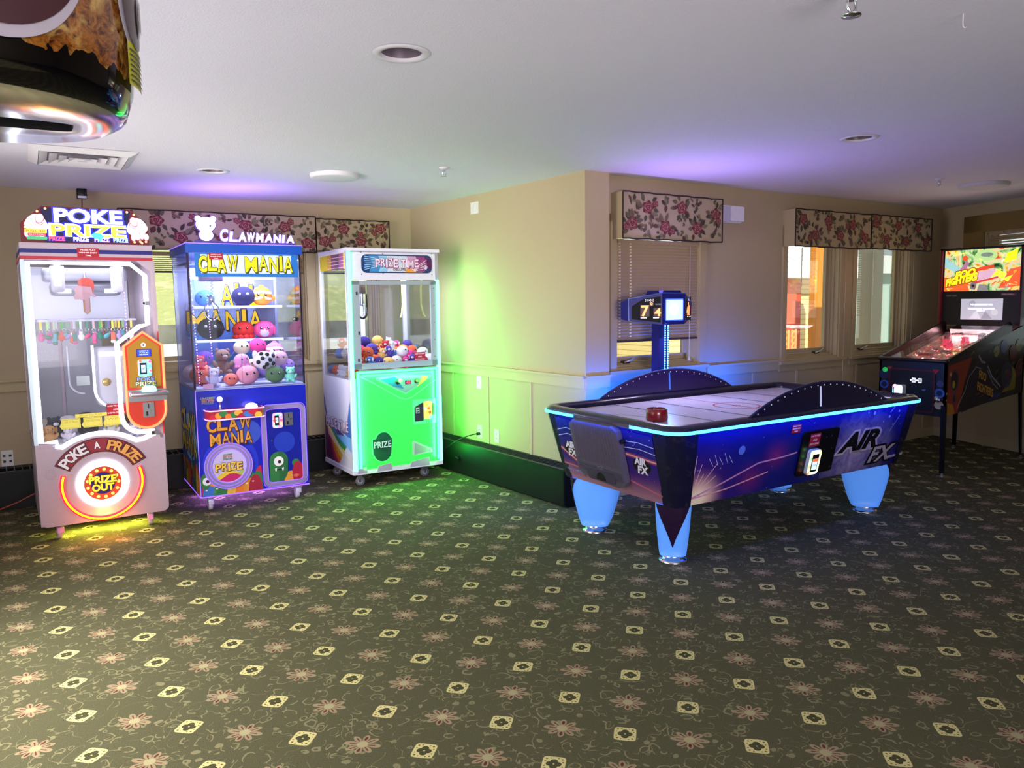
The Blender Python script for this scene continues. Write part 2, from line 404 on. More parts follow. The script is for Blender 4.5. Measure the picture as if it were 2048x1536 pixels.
# chair rail and wainscot battens
def rail(name, F, u0, u1, gaps=()):
    b = MB(); segs = []; u = u0
    for g in gaps: segs.append((u, g[0])); u = g[1]
    segs.append((u, u1))
    for a, c in segs:
        if c-a < .01: continue
        b.slab(F, [(a, .875), (c, .875), (c, .965), (a, .965)], 0, .014, TRIM)
        b.slab(F, [(a, .95), (c, .95), (c, .968), (a, .968)], 0, .03, TRIM)
    return struct(b.build(name))
rail('trim_1', FB, -2.7, 3.32, [(W1[0]-.1, W2[1]+.1)]); rail('trim_2', FC, 0, 2.63); rail('trim_3', FP, 0, .222)
rail('trim_4', FD, 0, 4.7, [(W3[0]-.02, W3[1]+.1), (W4[0]-.05, W5[1]+.08)]); rail('trim_5', FE, 0, 3.0, [(.3, 2.0)])
def battens(name, F, us, z1=.875, w=.012):
    b = MB()
    for u in us:
        b.slab(F, [(u-w, 0), (u+w, 0), (u+w, z1), (u-w, z1)], 0, .009, TRIM)
    return struct(b.build(name))
battens('trim_6', FB, [-2.3, -1.6, -.95, -.33, .3, .95, 1.6, 2.25, 2.9]); battens('trim_7', FC, [.12, .754, 1.343, 1.963])
battens('trim_8', FD, [.4, 1.05, 1.72, 2.32, 3.25, 3.85, 4.5])
# baseboards
for nm, F, L in (('baseboard_right', FD, 4.7), ('baseboard_far_right', FE, 3.0), ('baseboard_pier', FP, .222)):
    b = MB(); b.slab(F, [(0, 0), (L, 0), (L, .1), (0, .1)], 0, .015, TRIM); struct(b.build(nm))

PANE = GLASS('#f4f8f4', 0.04)
def window(n, F, W, crank=True, sash_in=0.042, stool=True, right_w=0.07):
    u0, u1, v0, v1 = W
    b = MB()
    # casing on the wall face and the deep reveal lining
    for (a, c, p, q) in ((u0-.06, u0, v0-.03, v1+.06), (u1, u1+right_w, v0-.03, v1+.06), (u0-.06, u1+right_w, v1, v1+.06)):
        b.slab(F, [(a, p), (c, p), (c, q), (a, q)], 0, .018, WFRAME)
    b.slab(F, [(u0-.08, v0-.095), (u1+right_w, v0-.095), (u1+right_w, v0-.03), (u0-.08, v0-.03)], 0, .016, WFRAME)
    b.slab(F, [(u0-.09, v0-.034), (u1+right_w+.02, v0-.034), (u1+right_w+.02, v0-.008), (u0-.09, v0-.008)], -.02, .045, WFRAME)
    t = .012
    for (a, c, p, q) in ((u0, u0+t, v0, v1), (u1-t, u1, v0, v1), (u0, u1, v1-t, v1), (u0, u1, v0-.008, v0+t)):
        b.slab(F, [(a, p), (c, p), (c, q), (a, q)], -.14, .002, WFRAME)
    for k in range(2):   # stepped stops around the sash
        g = t+.014*k; d1 = -.04-.025*k
        for (a, c, p, q) in ((u0+g, u0+g+.014, v0+g, v1-g), (u1-g-.014, u1-g, v0+g, v1-g), (u0+g, u1-g, v0+g, v0+g+.014)):
            b.slab(F, [(a, p), (c, p), (c, q), (a, q)], -.14, d1, WFRAME)
    w = struct(b.build('window_%d' % n))
    s0, s1, s2, s3 = u0+.04, u1-.035, v0+.045, v1-.04
    b = MB()
    for (a, c, p, q) in ((s0, s0+sash_in, s2, s3), (s1-sash_in, s1, s2, s3), (s0, s1, s2, s2+sash_in), (s0, s1, s3-sash_in, s3)):
        b.slab(F, [(a, p), (c, p), (c, q), (a, q)], -.125, -.09, WFRAME)
    sa = b.build('sash', w)
    b = MB(); b.slab(F, [(s0+sash_in-.005, s2+sash_in-.005), (s1-sash_in+.005, s2+sash_in-.005), (s1-sash_in+.005, s3-sash_in+.005), (s0+sash_in-.005, s3-sash_in+.005)], -.112, -.108, PANE)
    b.build('pane', sa)
    if crank:
        b = MB(); cu = u1-.22 if crank is True else crank; zz = v0+.045
        b.slab(F, rpts(cu-.04, zz-.012, cu+.04, zz+.012, .01), -.085, -.06, M('#5b4c3c', .4, .6))
        b.tube([F.p(cu-.02, zz, -.06), F.p(cu+.0, zz+.012, -.03), F.p(cu+.03, zz+.02, -.028), F.p(cu+.05, zz+.034, -.024)], .006, M('#cfc8bc', .3, .7))
        b.build('crank_handle', w)
    return w
window(1, FB, W1); window(2, FB, W2); window(3, FD, W3, crank=.30); w4 = window(4, FD, W4, crank=2.7); w5 = window(5, FD, W5, crank=3.42); window(6, FE, W6, crank=None)
b = MB()   # wide flat mullion boards between the paired windows
b.slab(FB, [(2.33, .97), (2.37, .97), (2.37, 1.98), (2.33, 1.98)], 0, .012, WFRAME); b.slab(FD, [(2.99, .93), (3.12, .93), (3.12, 2.0), (2.99, 2.0)], 0, .012, WFRAME)
struct(b.build('trim_9'))
b = MB()   # broad casing of the window in the far right wall
for (a, c, p, q) in ((.308, .55, .9, 2.318), (1.75, 1.99, .9, 2.318), (.308, 1.99, 2.15, 2.318)):
    b.slab(FE, [(a, p), (c, p), (c, q), (a, q)], 0, .022, M('#8f7440', .6))
struct(b.build('trim_10'))

# ================================================================ window dressing
def floral():
    m, nt, b = newmat('beige_valance_fabric', 0.9)
    v, x, y, z = coords(nt)
    col = mixc(nt, noise(nt, v, 240, 2), lin('#a3926e'), lin('#b3a27e')); nt.links.new(col, b.inputs['Base Color']); return m
ROSES = [M(c, .9) for c in ('#6a2e2c', '#8c4c46', '#a87062', '#5a2426', '#97584e')]
LEAVES = [M(c, .9) for c in ('#4f4a34', '#5f5a3e', '#6d5a40', '#3e3828', '#77704e', '#5a3a30')]
def print_roses(b, F, u0, u1, v0, v1, d, seed):
    r = random.Random(seed); k = 0
    def clip(u, v): return (min(max(u, u0+.004), u1-.004), min(max(v, v0+.004), v1-.004))
    def inside(pts): return all(u0+.003 < u < u1-.003 and v0+.003 < v < v1-.003 for u, v in pts)
    def leaf(u, v, a, L, w):
        nonlocal k
        m = LEAVES[r.randrange(6)]; c, q = math.cos(a), math.sin(a); pts = []
        for t_, h in ((0, 0), (.2, .75), (.45, 1), (.75, .6), (1, 0), (.75, -.6), (.45, -1), (.2, -.75)):
            x_, y_ = t_*L, h*w; pts.append(clip(u+x_*c-y_*q, v+x_*q+y_*c))
        k += 1; b.poly(F, pts, m, d+.00003*(k % 40))
    def rose(u, v, R):
        nonlocal k
        for j, q in enumerate((1.0, .88, .72, .58, .42, .26, .12)):
            n = 18; ph = r.uniform(0, 6); lob = 5 if j < 4 else 3
            pts = [clip(u+R*q*(1+.14*math.sin(lob*a+ph))*math.cos(a), v+R*.86*q*(1+.14*math.sin(lob*a+ph))*math.sin(a)) for a in [2*PI*i/n for i in range(n)]]
            b.poly(F, pts, ROSES[(3, 1, 0, 2, 3, 4, 0)[j]], d+.0014+.0001*j)
    def spray(u, v, R):
        rose(u, v, R)
        for i in range(12):
            a = r.uniform(0, 2*PI); q = R*r.uniform(.75, 1.25); leaf(u+q*math.cos(a), v+q*math.sin(a)*.9, a+r.uniform(-.6, .6), R*r.uniform(.9, 1.3), R*.30)
        if r.random() < .8:
            a = r.uniform(0, 2*PI); q = R*1.55; rose(min(max(u+q*math.cos(a), u0+.03), u1-.03), min(max(v+q*math.sin(a)*.7, v0+.03), v1-.03), R*.55)
        a = r.uniform(0, 2*PI)
        for i in range(5):
            q = R*(1.6+.42*i); uu, vv = u+q*math.cos(a+.12*i), v+q*math.sin(a+.12*i)*.7
            if u0 < uu < u1 and v0 < vv < v1: leaf(uu, vv, a+(.9 if i % 2 else -.9), R*.65, R*.17)
    h = v1-v0; n = max(2, int((u1-u0)/.165))
    for i in range(n):
        u = u0+(u1-u0)*(i+.5)/n+r.uniform(-.02, .02); hi = (i+seed) % 2
        spray(u, v0+h*(.30 if hi else .70)+r.uniform(-.02, .02), .055)
        uu, vv = u+r.uniform(-.03, .03), v0+h*(.84 if hi else .16)
        for q in range(7): leaf(uu+r.uniform(-.05, .05), vv+r.uniform(-.025, .025), r.uniform(0, 6.28), r.uniform(.035, .06), r.uniform(.010, .017))
FLORAL = floral(); EDGE = M('#2b1d16', .9)
def valance(F, u0, u1, v0, v1, label, group, off=0.0, jag=True):
    root = thing('window_valance', label, 'valance', F.p((u0+u1)/2, v0, 0), 0, group)
    base = root.location
    d = .13
    b = MB(); n = 24
    def L(p): return p-base
    fr = [L(F.p(u0+(u1-u0)*i/n, v0+.004*math.sin(i*1.7+off), d+.0008*math.sin(i*.9+off))) for i in range(n+1)]
    tp = [L(F.p(u0+(u1-u0)*i/n, v1+.004*math.sin(i*2.3+off), d+.0008*math.sin(i*.7+off))) for i in range(n+1)]
    b.add(fr+tp, [(i, i+1, n+2+i, n+1+i) for i in range(n)], FLORAL, True)
    for u in (u0, u1):
        b.add([L(F.p(u, v0, 0)), L(F.p(u, v0, d)), L(F.p(u, v1, d)), L(F.p(u, v1, 0))], [(0, 1, 2, 3)], FLORAL)
    b.add([L(F.p(u0, v1-.002, 0)), L(F.p(u0, v1-.002, d)), L(F.p(u1, v1-.002, d)), L(F.p(u1, v1-.002, 0))], [(0, 1, 2, 3)], FLORAL)
    print_roses(b, Fr(F.o-base, F.x, F.y), u0, u1, v0, v1, d+.0022, int(off)+1)
    sl = Fr(F.p(u0, 0, 0)-base, -F.n, F.y); sl = Fr(sl.p(-d, 0, 0), -F.n, F.y)
    print_roses(b, sl, 0, d, v0, v1, .0022, int(off)+7)
    b.build('fabric', root)
    b = MB()
    for seq in ([(u0, v0), (u0, v1)], [(u0, v1), (u1, v1)], [(u1, v0), (u1, v1)], [(u0, v0), (u1, v0)]):
        pts = [L(F.p(seq[0][0]+(seq[1][0]-seq[0][0])*i/16, seq[0][1]+(seq[1][1]-seq[0][1])*i/16+.003*math.sin(i*2.1), d+.004)) for i in range(17)]
        b.tube(pts, .0055, EDGE, 6)
    b.build('piping', root); return root
GV = 'floral window valances'
valance(FB, .732, 2.338, 1.985, 2.303, 'long rose-patterned cloth valance above the window behind the blue claw machine', GV)
valance(FB, 2.338, 3.05, 2.0, 2.291, 'short rose-patterned cloth valance behind the white claw machine, nearest the corner', GV, 2)
valance(FD, .09, 1.15, 1.97, 2.31, 'rose-patterned cloth valance over the lowered blind beside the emergency lamp', GV, 4)
valance(FD, 2.08, 3.215, 1.97, 2.29, 'rose-patterned valance over the window with the orange post, left of a joined pair', GV, 5)
valance(FD, 3.215, 4.28, 1.975, 2.295, 'rose-patterned valance right of the joined pair, nearest the pinball machine', GV, 7)

SLAT = M('#b99f80', .55)
def blind(F, u0, u1, v0, v1, step, label, tilt, d=.03, wand=True, raised=False, lift=()):
    root = thing('window_blind', label, 'blind', F.p((u0+u1)/2, v0, 0), 0, 'window blinds'); base = root.location.copy()
    L = lambda u, v, dd: F.p(u, v, dd)-base
    b = MB(); z = v1-.03
    hw = .0140; ca, sa = math.cos(tilt), math.sin(tilt)
    while z > v0+.015:
        # curved slat in three strips
        pr = [(-hw*ca, -hw*sa), (-hw*.3*ca, -hw*.3*sa+.0040), (hw*.3*ca, hw*.3*sa+.0040), (hw*ca, hw*sa)]
        vs = [L(u, z+q, d+p) for u in (u0, u1) for p, q in pr]
        b.add(vs, [(k, k+1, 5+k, 4+k) for k in range(3)], SLAT, True); z -= step
    b.build('slats', root)
    b = MB(); b.slab(Fr(-base, F.x, F.y) if False else Fr(F.o-base, F.x, F.y), [(u0, v1-.03), (u1, v1-.03), (u1, v1), (u0, v1)], d-.015, d+.015, SLAT); b.build('head_rail', root)
    F2 = Fr(F.o-base, F.x, F.y)
    b = MB(); b.slab(F2, [(u0, v0), (u1, v0), (u1, v0+.016), (u0, v0+.016)], d-.014, d+.014, M('#4a3830', .5)); b.build('bottom_rail', root)
    if wand:
        b = MB()
        b.tube([L(u1-.1, v1-.03, d+.02), L(u1-.1, v0-.14, d+.02)], .0022, M('#d8d0c8', .4), 5); b.lathe([(.004, 0), (.012, -.03), (.012, -.035)], M('#d8cfc4', .4), L(u1-.1, v0-.14, d+.02), 8)
        b.build('pull_cord', root)
    for u in lift:
        b = MB(); z = v1-.035
        while z > v0+.02: b.slab(F2, [(u-.0035, z), (u+.0035, z), (u+.0035, z+.011), (u-.0035, z+.011)], d-.002, d+.002+.012, M('#fff3d8', .6)); z -= step
        b.build('ladder_tape', root)
    return root
blind(FD, .155, 1.01, 1.195, 1.975, .0235, 'closed tan slatted blind lowered over the window behind the scoreboard', 1.12, -.005, True, lift=(.02+.155, .285))
blind(FB, .9, 2.25, 1.80, 1.975, .017, 'raised cream slatted blind in the window between the two left machines', .12, -.02, False)
blind(FB, 2.44, 2.965, 1.80, 1.975, .017, 'raised cream slatted blind in the window behind the white claw machine', .12, -.02, False)
blind(FE, .58, 1.72, 1.3, 2.145, .026, 'tan slatted blind in the far window above the pinball machine', .5, -.03, False)
for u, F, v, lab in ((2.36, FD, 1.62, 'a'), (3.5, FD, 1.52, 'b')):
    b = MB(); p = F.p(u, 1.97, .0); b.tube([(0, 0, 0), (0, 0, v-1.97)], .0045, M('#e8dcc0', .5), 6)
    b.build('blind_wand', w4 if lab == 'a' else w5, loc=p)
for u, z1 in ((2.985, .62), (4.15, .93)):
    b = MB(); p = FD.p(u, 1.97, .03); b.tube([(0, 0, 0), (0.002, 0, -.6), (0, 0, z1-1.97)], .0022, M('#d6c2b4', .5), 5)
    b.build('blind_cord', w4 if u < 3 else w5, loc=p)

# ================================================================ ceiling fittings
LT = wall_mat('white_lamp_trim', ('#d8d4d6', '#dcd8da'), .02); CONE = M('#7c6e78', .4, .2)
for i, (x, y, r) in enumerate(LAMPS):
    lab = ['unlit round recessed ceiling lamp nearest the camera, left of centre', 'unlit round recessed ceiling lamp above the air hockey table', 'small unlit recessed ceiling lamp above the blue claw machine'][i]
    t = thing('recessed_ceiling_lamp', lab, 'ceiling lamp', (x, y, H), 0, 'unlit recessed ceiling lamps')
    b = MB(); b.lathe([(r-.004, .0), (r, -.004), (r+.022, -.004), (r+.026, 0)], LT, n=40); 
    b = MB(); n = 40; vs, fs = [], []
    pr = [(r-.008, .004), (r-.004, -.005), (r+.018, -.007), (r+.025, -.001)]
    for q, zz in pr: vs += [(q*math.cos(2*PI*k/n), q*math.sin(2*PI*k/n), zz) for k in range(n)]
    for a_ in range(3): fs += [(a_*n+k, a_*n+(k+1) % n, (a_+1)*n+(k+1) % n, (a_+1)*n+k) for k in range(n)]
    b.add(vs, fs, LT, True); b.build('trim_ring', t)
    b = MB(); vs, fs = [], []
    for q, zz in ((r-.006, .0), (r-.012, .05), (r*.72, .115)): vs += [(q*math.cos(2*PI*k/n), q*math.sin(2*PI*k/n), zz) for k in range(n)]
    for a_ in range(2): fs += [(a_*n+k, (a_+1)*n+k, (a_+1)*n+(k+1) % n, a_*n+(k+1) % n) for k in range(n)]
    fs.append(list(range(2*n, 3*n))); b.add(vs, fs, CONE, True); b.build('reflector', t)
def disc_thing(name, label, cat, x, y, r):
    b = MB(); n = 48; prof = [(0.001, -.03), (r*.9, -.03), (r*.96, -.027), (r, -.018), (r, 0)]
    b.lathe(prof[::-1], LT, n=n); tag(b.build(name, loc=(x, y, H)), label, cat)
disc_thing('ceiling_speaker', 'flat white round ceiling cover above the white claw machine', 'ceiling speaker', 1.985, 5.47, .175)
disc_thing('ceiling_speaker', 'flat white round ceiling cover above the pinball machine', 'ceiling speaker', 6.88, 3.46, .19)
disc_thing('ceiling_disc', 'small white round ceiling fitting at the right edge above the far window', 'ceiling fitting', 7.55, 3.32, .09)
def sprinkler(x, y, label, s=1.0):
    t = thing('fire_sprinkler', label, 'sprinkler', (x, y, H), 0, 'ceiling fire sprinklers')
    b = MB(); b.lathe([(.036*s, 0), (.036*s, -.004), (.02*s, -.012), (.012*s, -.014)], LT, n=20); b.build('escutcheon', t)
    b = MB(); b.lathe([(.01*s, -.012), (.01*s, -.03*s)], CHROME, n=12)
    b.tube([(-.012*s, 0, -.025*s), (-.014*s, 0, -.045*s), (0, 0, -.058*s)], .003*s, CHROME, 6); b.tube([(.012*s, 0, -.025*s), (.014*s, 0, -.045*s), (0, 0, -.058*s)], .003*s, CHROME, 6)
    b.lathe([(.019*s, -.058*s), (.019*s, -.0605*s), (.004, -.062*s)], CHROME, n=16); b.build('deflector', t)
sprinkler(2.54, 4.845, 'small ceiling sprinkler above the corner of the middle wall'); sprinkler(6.23, 3.47, 'small ceiling sprinkler near the pinball machine, beside the round cover')
sprinkler(2.16, 1.49, 'large chrome ceiling sprinkler above the middle of the carpet', 1.5)
t = thing('ceiling_hook', 'small white hook hanging from the ceiling at the upper right', 'hook', (2.70, 1.45, H))
b = MB(); b.tube([(0, 0, 0), (0, 0, -.02), (0, 0, -.028)]+[(.012*(1-math.cos(a)), 0, -.03-.012*math.sin(a)) for a in [PI*i/8 for i in range(1, 7)]], .0022, LT, 6); b.build('hook_wire', t)
# square louvred air diffuser
t = thing('ceiling_air_vent', 'square white louvred air vent on the ceiling above the left machine', 'air vent', (.40, 5.53, H), -.01)
VD = M('#8e8a96', .8)
b = MB(); b.box((-.275, -.30, -.004), (.275, .30, -.001), VD); b.build('duct_opening', t)
b = MB()
for a_, c_, z_ in ((.28, .235, -.012),):
    for q in ((-1, 0), (1, 0), (0, -1), (0, 1)): pass
def sqring(b, ro, ri, zo, zi, mat, asp=1.07):
    vs = []
    for r, zz in ((ro, zo), (ri, zi)): vs += [(-r, -r*asp, zz), (r, -r*asp, zz), (r, r*asp, zz), (-r, r*asp, zz)]
    b.add(vs, [(k, (k+1) % 4, 4+(k+1) % 4, 4+k) for k in range(4)], mat)
sqring(b, .285, .235, -.002, -.028, LT); b.build('rim', t)
for k in range(4):
    b = MB(); r = .232-.052*k; sqring(b, r, r-.046, -.028, -.008, LT); b.build('louvre', t)
b = MB(); b.box((-.025, -.028, -.03), (.025, .028, -.028), LT); b.build('centre_plate', t)

# ================================================================ wall fittings
def plate(F, u, v, w, h, label, name='wall_outlet', holes='duplex', cat='outlet', col='#e6e2dc'):
    o = F.p(u, v, 0); t = thing(name, label, cat, o); G = Fr((0, 0, 0), F.x, F.y)
    b = MB(); b.slab(G, rpts(-w/2, -h/2, w/2, h/2, .006), 0, .006, M(col, .35)); b.build('cover_plate', t)
    b = MB(); k = M('#2a2a30', .5)
    if holes == 'duplex':
        for s_ in (-1, 1):
            b = MB()
            for du in (-.007, .007): b.slab(G, [(du-.0015, s_*.02-.005), (du+.0015, s_*.02-.005), (du+.0015, s_*.02+.005), (du-.0015, s_*.02+.005)], .005, .0072, k)
            b.build('socket', t)
    elif holes == 'data':
        for s_ in (-1, 1):
            for q in (-1, 1): b = MB(); b.slab(G, [(q*.02-.009, s_*.022-.009), (q*.02+.009, s_*.022-.009), (q*.02+.009, s_*.022+.009), (q*.02-.009, s_*.022+.009)], .005, .0075, k); b.build('data_port', t)
    elif holes == 'switch':
        b.slab(G, [(-.005, -.012), (.005, -.012), (.005, .012), (-.005, .012)], .005, .016, M(col, .3)); b.build('toggle', t)
    return t
plate(FB, -.145, .353, .08, .125, 'white four-port wall plate low on the wall left of the first machine', 'data_wall_plate', 'data')
plate(FC, 1.20, .815, .072, .115, 'pale wall switch plate just below the chair rail beside the green-lit machine', 'light_switch', 'switch', 'switch')
plate(FC, 1.198, .375, .072, .115, 'wall outlet with a black plug in it above the black heater')
plate(FC, 1.465, .37, .072, .115, 'plain wall outlet right of the one with the black plug', holes='duplex')
plate(FC, 1.18, 2.327, .12, .1, 'small white square alarm box high on the middle wall near the ceiling', 'wall_alarm', 'switch', 'alarm')
# emergency lamp
o = FD.p(1.33, 2.215, 0); G = Fr((0, 0, 0), FD.x, FD.y)
t = thing('emergency_light', 'white emergency light fixture on the wall right of the lowered blind', 'emergency light', o)
b = MB(); b.slab(G, rpts(-.165, -.07, .165, .07, .012), 0, .035, M('#e8e4ee', .4)); b.build('housing', t)
b = MB(); b.slab(G, rpts(-.15, -.065, -.02, .06, .01), .03, .065, M('#cfcada', .25)); b.slab(G, rpts(-.01, -.06, .15, .062, .01), .03, .075, M('#f2eff8', .3)); b.build('lens', t)
# ceiling power adapter and cord above the left machine
t = thing('ceiling_power_adapter', 'small black power adapter at the ceiling above the left machine', 'adapter', (.485, 7.02, H))
b = MB(); b.rbox((-.035, -.035, -.075), (.035, .035, 0), .006, PLASTIC_K); b.build('adapter_body', t)
b = MB(); b.box((-.03, -.038, -.075), (.03, -.034, -.058), PLASTIC_W); b.build('label_strip', t)
b = MB(); b.tube([(0, 0, -.07), (-.003, .0, -.14), (-.008, -.1, -.25), (-.01, -.2, -.42)], .004, M('#7a3a2c', .6), 6); b.build('cord', t)

# baseboard heaters
HB = M('#15171a', .45, .3)
def heater(F, u0, u1, d, z, label, n):
    o = F.p((u0+u1)/2, 0, 0); t = thing('baseboard_heater', label, 'heater', o, 0, 'black baseboard heaters'); G = Fr((0, 0, 0), F.x, F.y); L = (u1-u0)/2
    b = MB(); b.slab(G, [(-L, .02), (L, .02), (L, z-.012), (-L, z-.012)], d-.012, d, HB)
    for s_ in (-1, 1): b.slab(G, [(s_*L-.006, .02), (s_*L+.006, .02), (s_*L+.006, z-.01), (s_*L-.006, z-.01)], .0, d, HB)
    b.slab(G, [(-L, .0), (L, .0), (L, .02), (-L, .02)], .02, d-.03, HB); b.build('cover', t)
    b = MB(); top = Fr(G.p(0, z-.008, .0), G.x, G.n)      # grille lies flat on top
    for v0, v1 in ((0, .022), (d-.03, d)): b.slab(top, [(-L, v0), (L, v0), (L, v1), (-L, v1)], -.006, .006, M('#30343a', .35, .6))
    for i in range(n+1):
        u = -L+2*L*i/n; b.slab(top, [(u-.004, 0), (u+.004, 0), (u+.004+.01, d), (u-.004+.01, d)], -.006, .004, M('#30343a', .35, .6))
    b.build('grille', t)
    b = MB(); b.slab(G, [(-L, .03), (L, .03), (L, z-.02), (-L, z-.02)], .002, .02, BLK); b.build('back_panel', t)
    return t
BLK = M('#050506', .8)
heater(FC, .05, 2.59, .18, .29, 'long black baseboard heater along the middle wall beside the green-lit machine', 70)
heater(FB, -2.6, 3.0, .27, .295, 'black baseboard heater along the back wall behind the prize machines', 110)
b = MB(); o = FC.p(1.13, .15, .18); G = Fr((0, 0, 0), FC.x, FC.y)
b.tube([G.p(0, 0, 0), G.p(0, 0, .02)], .02, PLASTIC_K, 12); b.tube([G.p(-.035, .004, .022), G.p(.035, -.004, .022)], .008, PLASTIC_K, 8)
tag(b.build('heater_knob', loc=o), 'small black knob on the face of the heater below the outlets', 'knob')
t = thing('power_cord', 'black power cord drooping from the wall outlet over the heater to the floor', 'power cord', FC.p(1.2, 0, .1))
base = t.location
b = MB(); L_ = lambda u, v, d: FC.p(u, v, d)-base
b.tube([L_(1.2, .36, .04), L_(1.17, .345, .10), L_(1.08, .30, .17), L_(.98, .22, .23), L_(.9, .10, .26), L_(.85, .02, .28), L_(.7, .006, .34), L_(.5, .006, .45), L_(.42, .006, .62)], .0045, PLASTIC_K, 6); b.build('cable', t)
b = MB(); b.tube([L_(1.2, .357, .006), L_(1.2, .357, .035)], .014, PLASTIC_K, 8); b.build('plug', t)
b = MB(); b.tube([(-.9, 6.72, .005), (-.5, 6.68, .006), (-.25, 6.66, .05), (-.1, 6.65, .10), (0.03, 6.64, .16), (.12, 6.64, .12)], .005, M('#b0503a', .5), 6)
tag(b.build('orange_cord'), 'orange power cord running along the floor from behind the left machine', 'power cord')
# ================================================================ soft toys and small prizes
def rm(ax, a): return Matrix.Rotation(a, 3, ax)
EYE_G = M('#b8b8c4', .3)
EYE_W, EYE_K = M('#f4f4f6', .2), M('#08080a', .15)
def toy(kind, col, c, r, label, group, col2=None, yaw=0.0, roll=0.0, sd=0, cat='soft toy', name=None, eyes=True, loc_only=False):
    """one soft toy, its root at the underside of its body; faces -y before yaw"""
    nm = name or {'ball': 'plush_ball', 'bear': 'plush_bear', 'fish': 'plush_fish', 'octopus': 'plush_octopus', 'owl': 'plush_owl', 'dog': 'plush_dog'}[kind]
    t = thing(nm, label, cat, c, yaw, group)
    t.rotation_euler = (0, roll, yaw)
    dark = sum(lin(col)[:3]) < .12
    m1 = M(col, .95, bump=.5, bscale=260); m2 = M(col2 or '#f2eef2', .95, bump=.5, bscale=260)
    b = MB()
    if kind in ('ball', 'owl', 'octopus', 'fish'):
        R = (r*1.08, r*.95, r*.92) if kind != 'fish' else (r*1.02, r*.9, r*.98)
        b.ell((0, 0, R[2]), R, m1, 18, 12, lump=.02, sd=sd)
        if kind == 'octopus':
            for k in range(6):
                a = PI*k/5-PI/2-PI/2+PI/2*0; a = -PI+PI*k/5
                b.ell((r*.85*math.cos(a), r*.85*math.sin(a)*.9, r*.22), (r*.28, r*.28, r*.24), m1, 10, 6)
        b.build('body', t)
        if kind == 'owl':
            b = MB(); b.ell((0, -r*.18, r*.80), (r*.80, r*.80, r*.72), m2, 16, 10); b.build('face_patch', t)
            b = MB()
            for s_ in (-1, 1): b.ell((s_*r*1.0, -.0, r*.8), (r*.18, r*.4, r*.5), m1, 10, 7)
            b.build('wings', t)
        if kind == 'fish':
            b = MB()
            for z0 in (.62, 1.22):
                prof = []; n = 18; vs = []
                for zz in (z0*r, (z0+.25)*r):
                    q = math.sqrt(max(0, 1-((zz-R[2])/R[2])**2))*1.015
                    for k in range(n+1):
                        a = -PI+PI*k/n; vs.append((R[0]*q*math.cos(a), R[1]*q*math.sin(a), zz+.05*r*math.sin(3*a)))
                b.add(vs, [(k, k+1, n+2+k, n+1+k) for k in range(n)], M('#f6efe6', .9), True)
            b.build('stripes', t)
            b = MB()
            for s_ in (-1, 1): b.ell((s_*r*1.05, 0, r*.75), (r*.28, r*.12, r*.3), m1, 10, 6)
            b.ell((0, .0, r*1.95), (r*.3, r*.12, r*.16), m1, 10, 6); b.build('fins', t)
        ez, ey, ex, er = r*1.12, -r*.85, r*.36, r*.14
        if kind == 'owl': ez, ey, er = r*1.08, -r*.9, r*.15
    elif kind in ('bear', 'dog'):
        b.ell((0, 0, r*.75), (r*.72, r*.62, r*.75), m1, 14, 9, lump=.03, sd=sd)
        b.ell((0, -r*.1, r*1.75), (r*.68, r*.6, r*.58), m1, 14, 9)
        b.build('body', t)
        b = MB()
        for s_ in (-1, 1):
            if kind == 'bear': b.ell((s_*r*.5, 0, r*2.22), (r*.2, r*.12, r*.2), m1, 10, 6)
            else: b.ell((s_*r*.7, -.02, r*1.7), (r*.16, r*.2, r*.42), m2, 10, 7)
        b.build('ears', t)
        b = MB()
        for s_ in (-1, 1):
            b.ell((s_*r*.75, -r*.2, r*.95), (r*.22, r*.25, r*.42), m1, 10, 7, rot=rm('Y', s_*.5))
            b.ell((s_*r*.45, -r*.55, r*.25), (r*.28, r*.42, r*.26), m1, 10, 7)
        b.build('limbs', t)
        b = MB(); b.ell((0, -r*.62, r*1.62), (r*.3, r*.2, r*.22), m2, 10, 7); b.build('muzzle', t)
        ez, ey, ex, er = r*1.88, -r*.62, r*.26, r*.085
    if eyes:
        b = MB()
        for s_ in (-1, 1):
            b.ell((s_*ex, ey, ez), er, EYE_G if dark else EYE_K, 8, 6); b.ell((s_*ex+er*.25, ey-er*.8, ez+er*.3), er*.35, EYE_W, 6, 4)
        b.build('eyes', t)
    return t

# ================================================================ casters
def caster(parent, x, y, r=.035, h=.105, wheel=M('#6d6d76', .5), body=CHROME, yaw=0.0, pad=None):
    c = bpy.data.objects.new('caster', None); COL.objects.link(c); c.parent = parent; c.location = (x, y, 0); c.rotation_euler = (0, 0, yaw)
    b = MB(); b.lathe([(r*.55, -.013), (r*.93, -.013), (r, -.009), (r, .009), (r*.93, .013), (r*.55, .013)], wheel, (0, 0, r), 22, axis='x')
    b.lathe([(r*.5, -.014), (r*.5, .014)], M('#a9a9b2', .4), (0, 0, r), 16, axis='x'); b.build('wheel', c)
    b = MB(); b.box((-.03, -.03, h-.006), (.03, .03, h), body)
    for s_ in (-1, 1): b.slab(Fr((s_*.017, 0, 0), (0, s_*1.0, 0), (0, 0, 1)), [(-.012, r-.01), (.012, r-.01), (.022, h-.01), (-.022, h-.01)], -.0015, .0015, body)
    b.box((-.02, -.022, h-.03), (.02, .022, h-.006), body); b.build('fork', c)
    if pad: b = MB(); b.rbox((-.02, -.06, h-.06), (.02, -.025, h-.02), .004, pad); b.build('brake_pedal', c)
    return c
def part_empty(name, parent, loc=(0, 0, 0)):
    o = bpy.data.objects.new(name, None); COL.objects.link(o); o.parent = parent; o.location = loc; return o
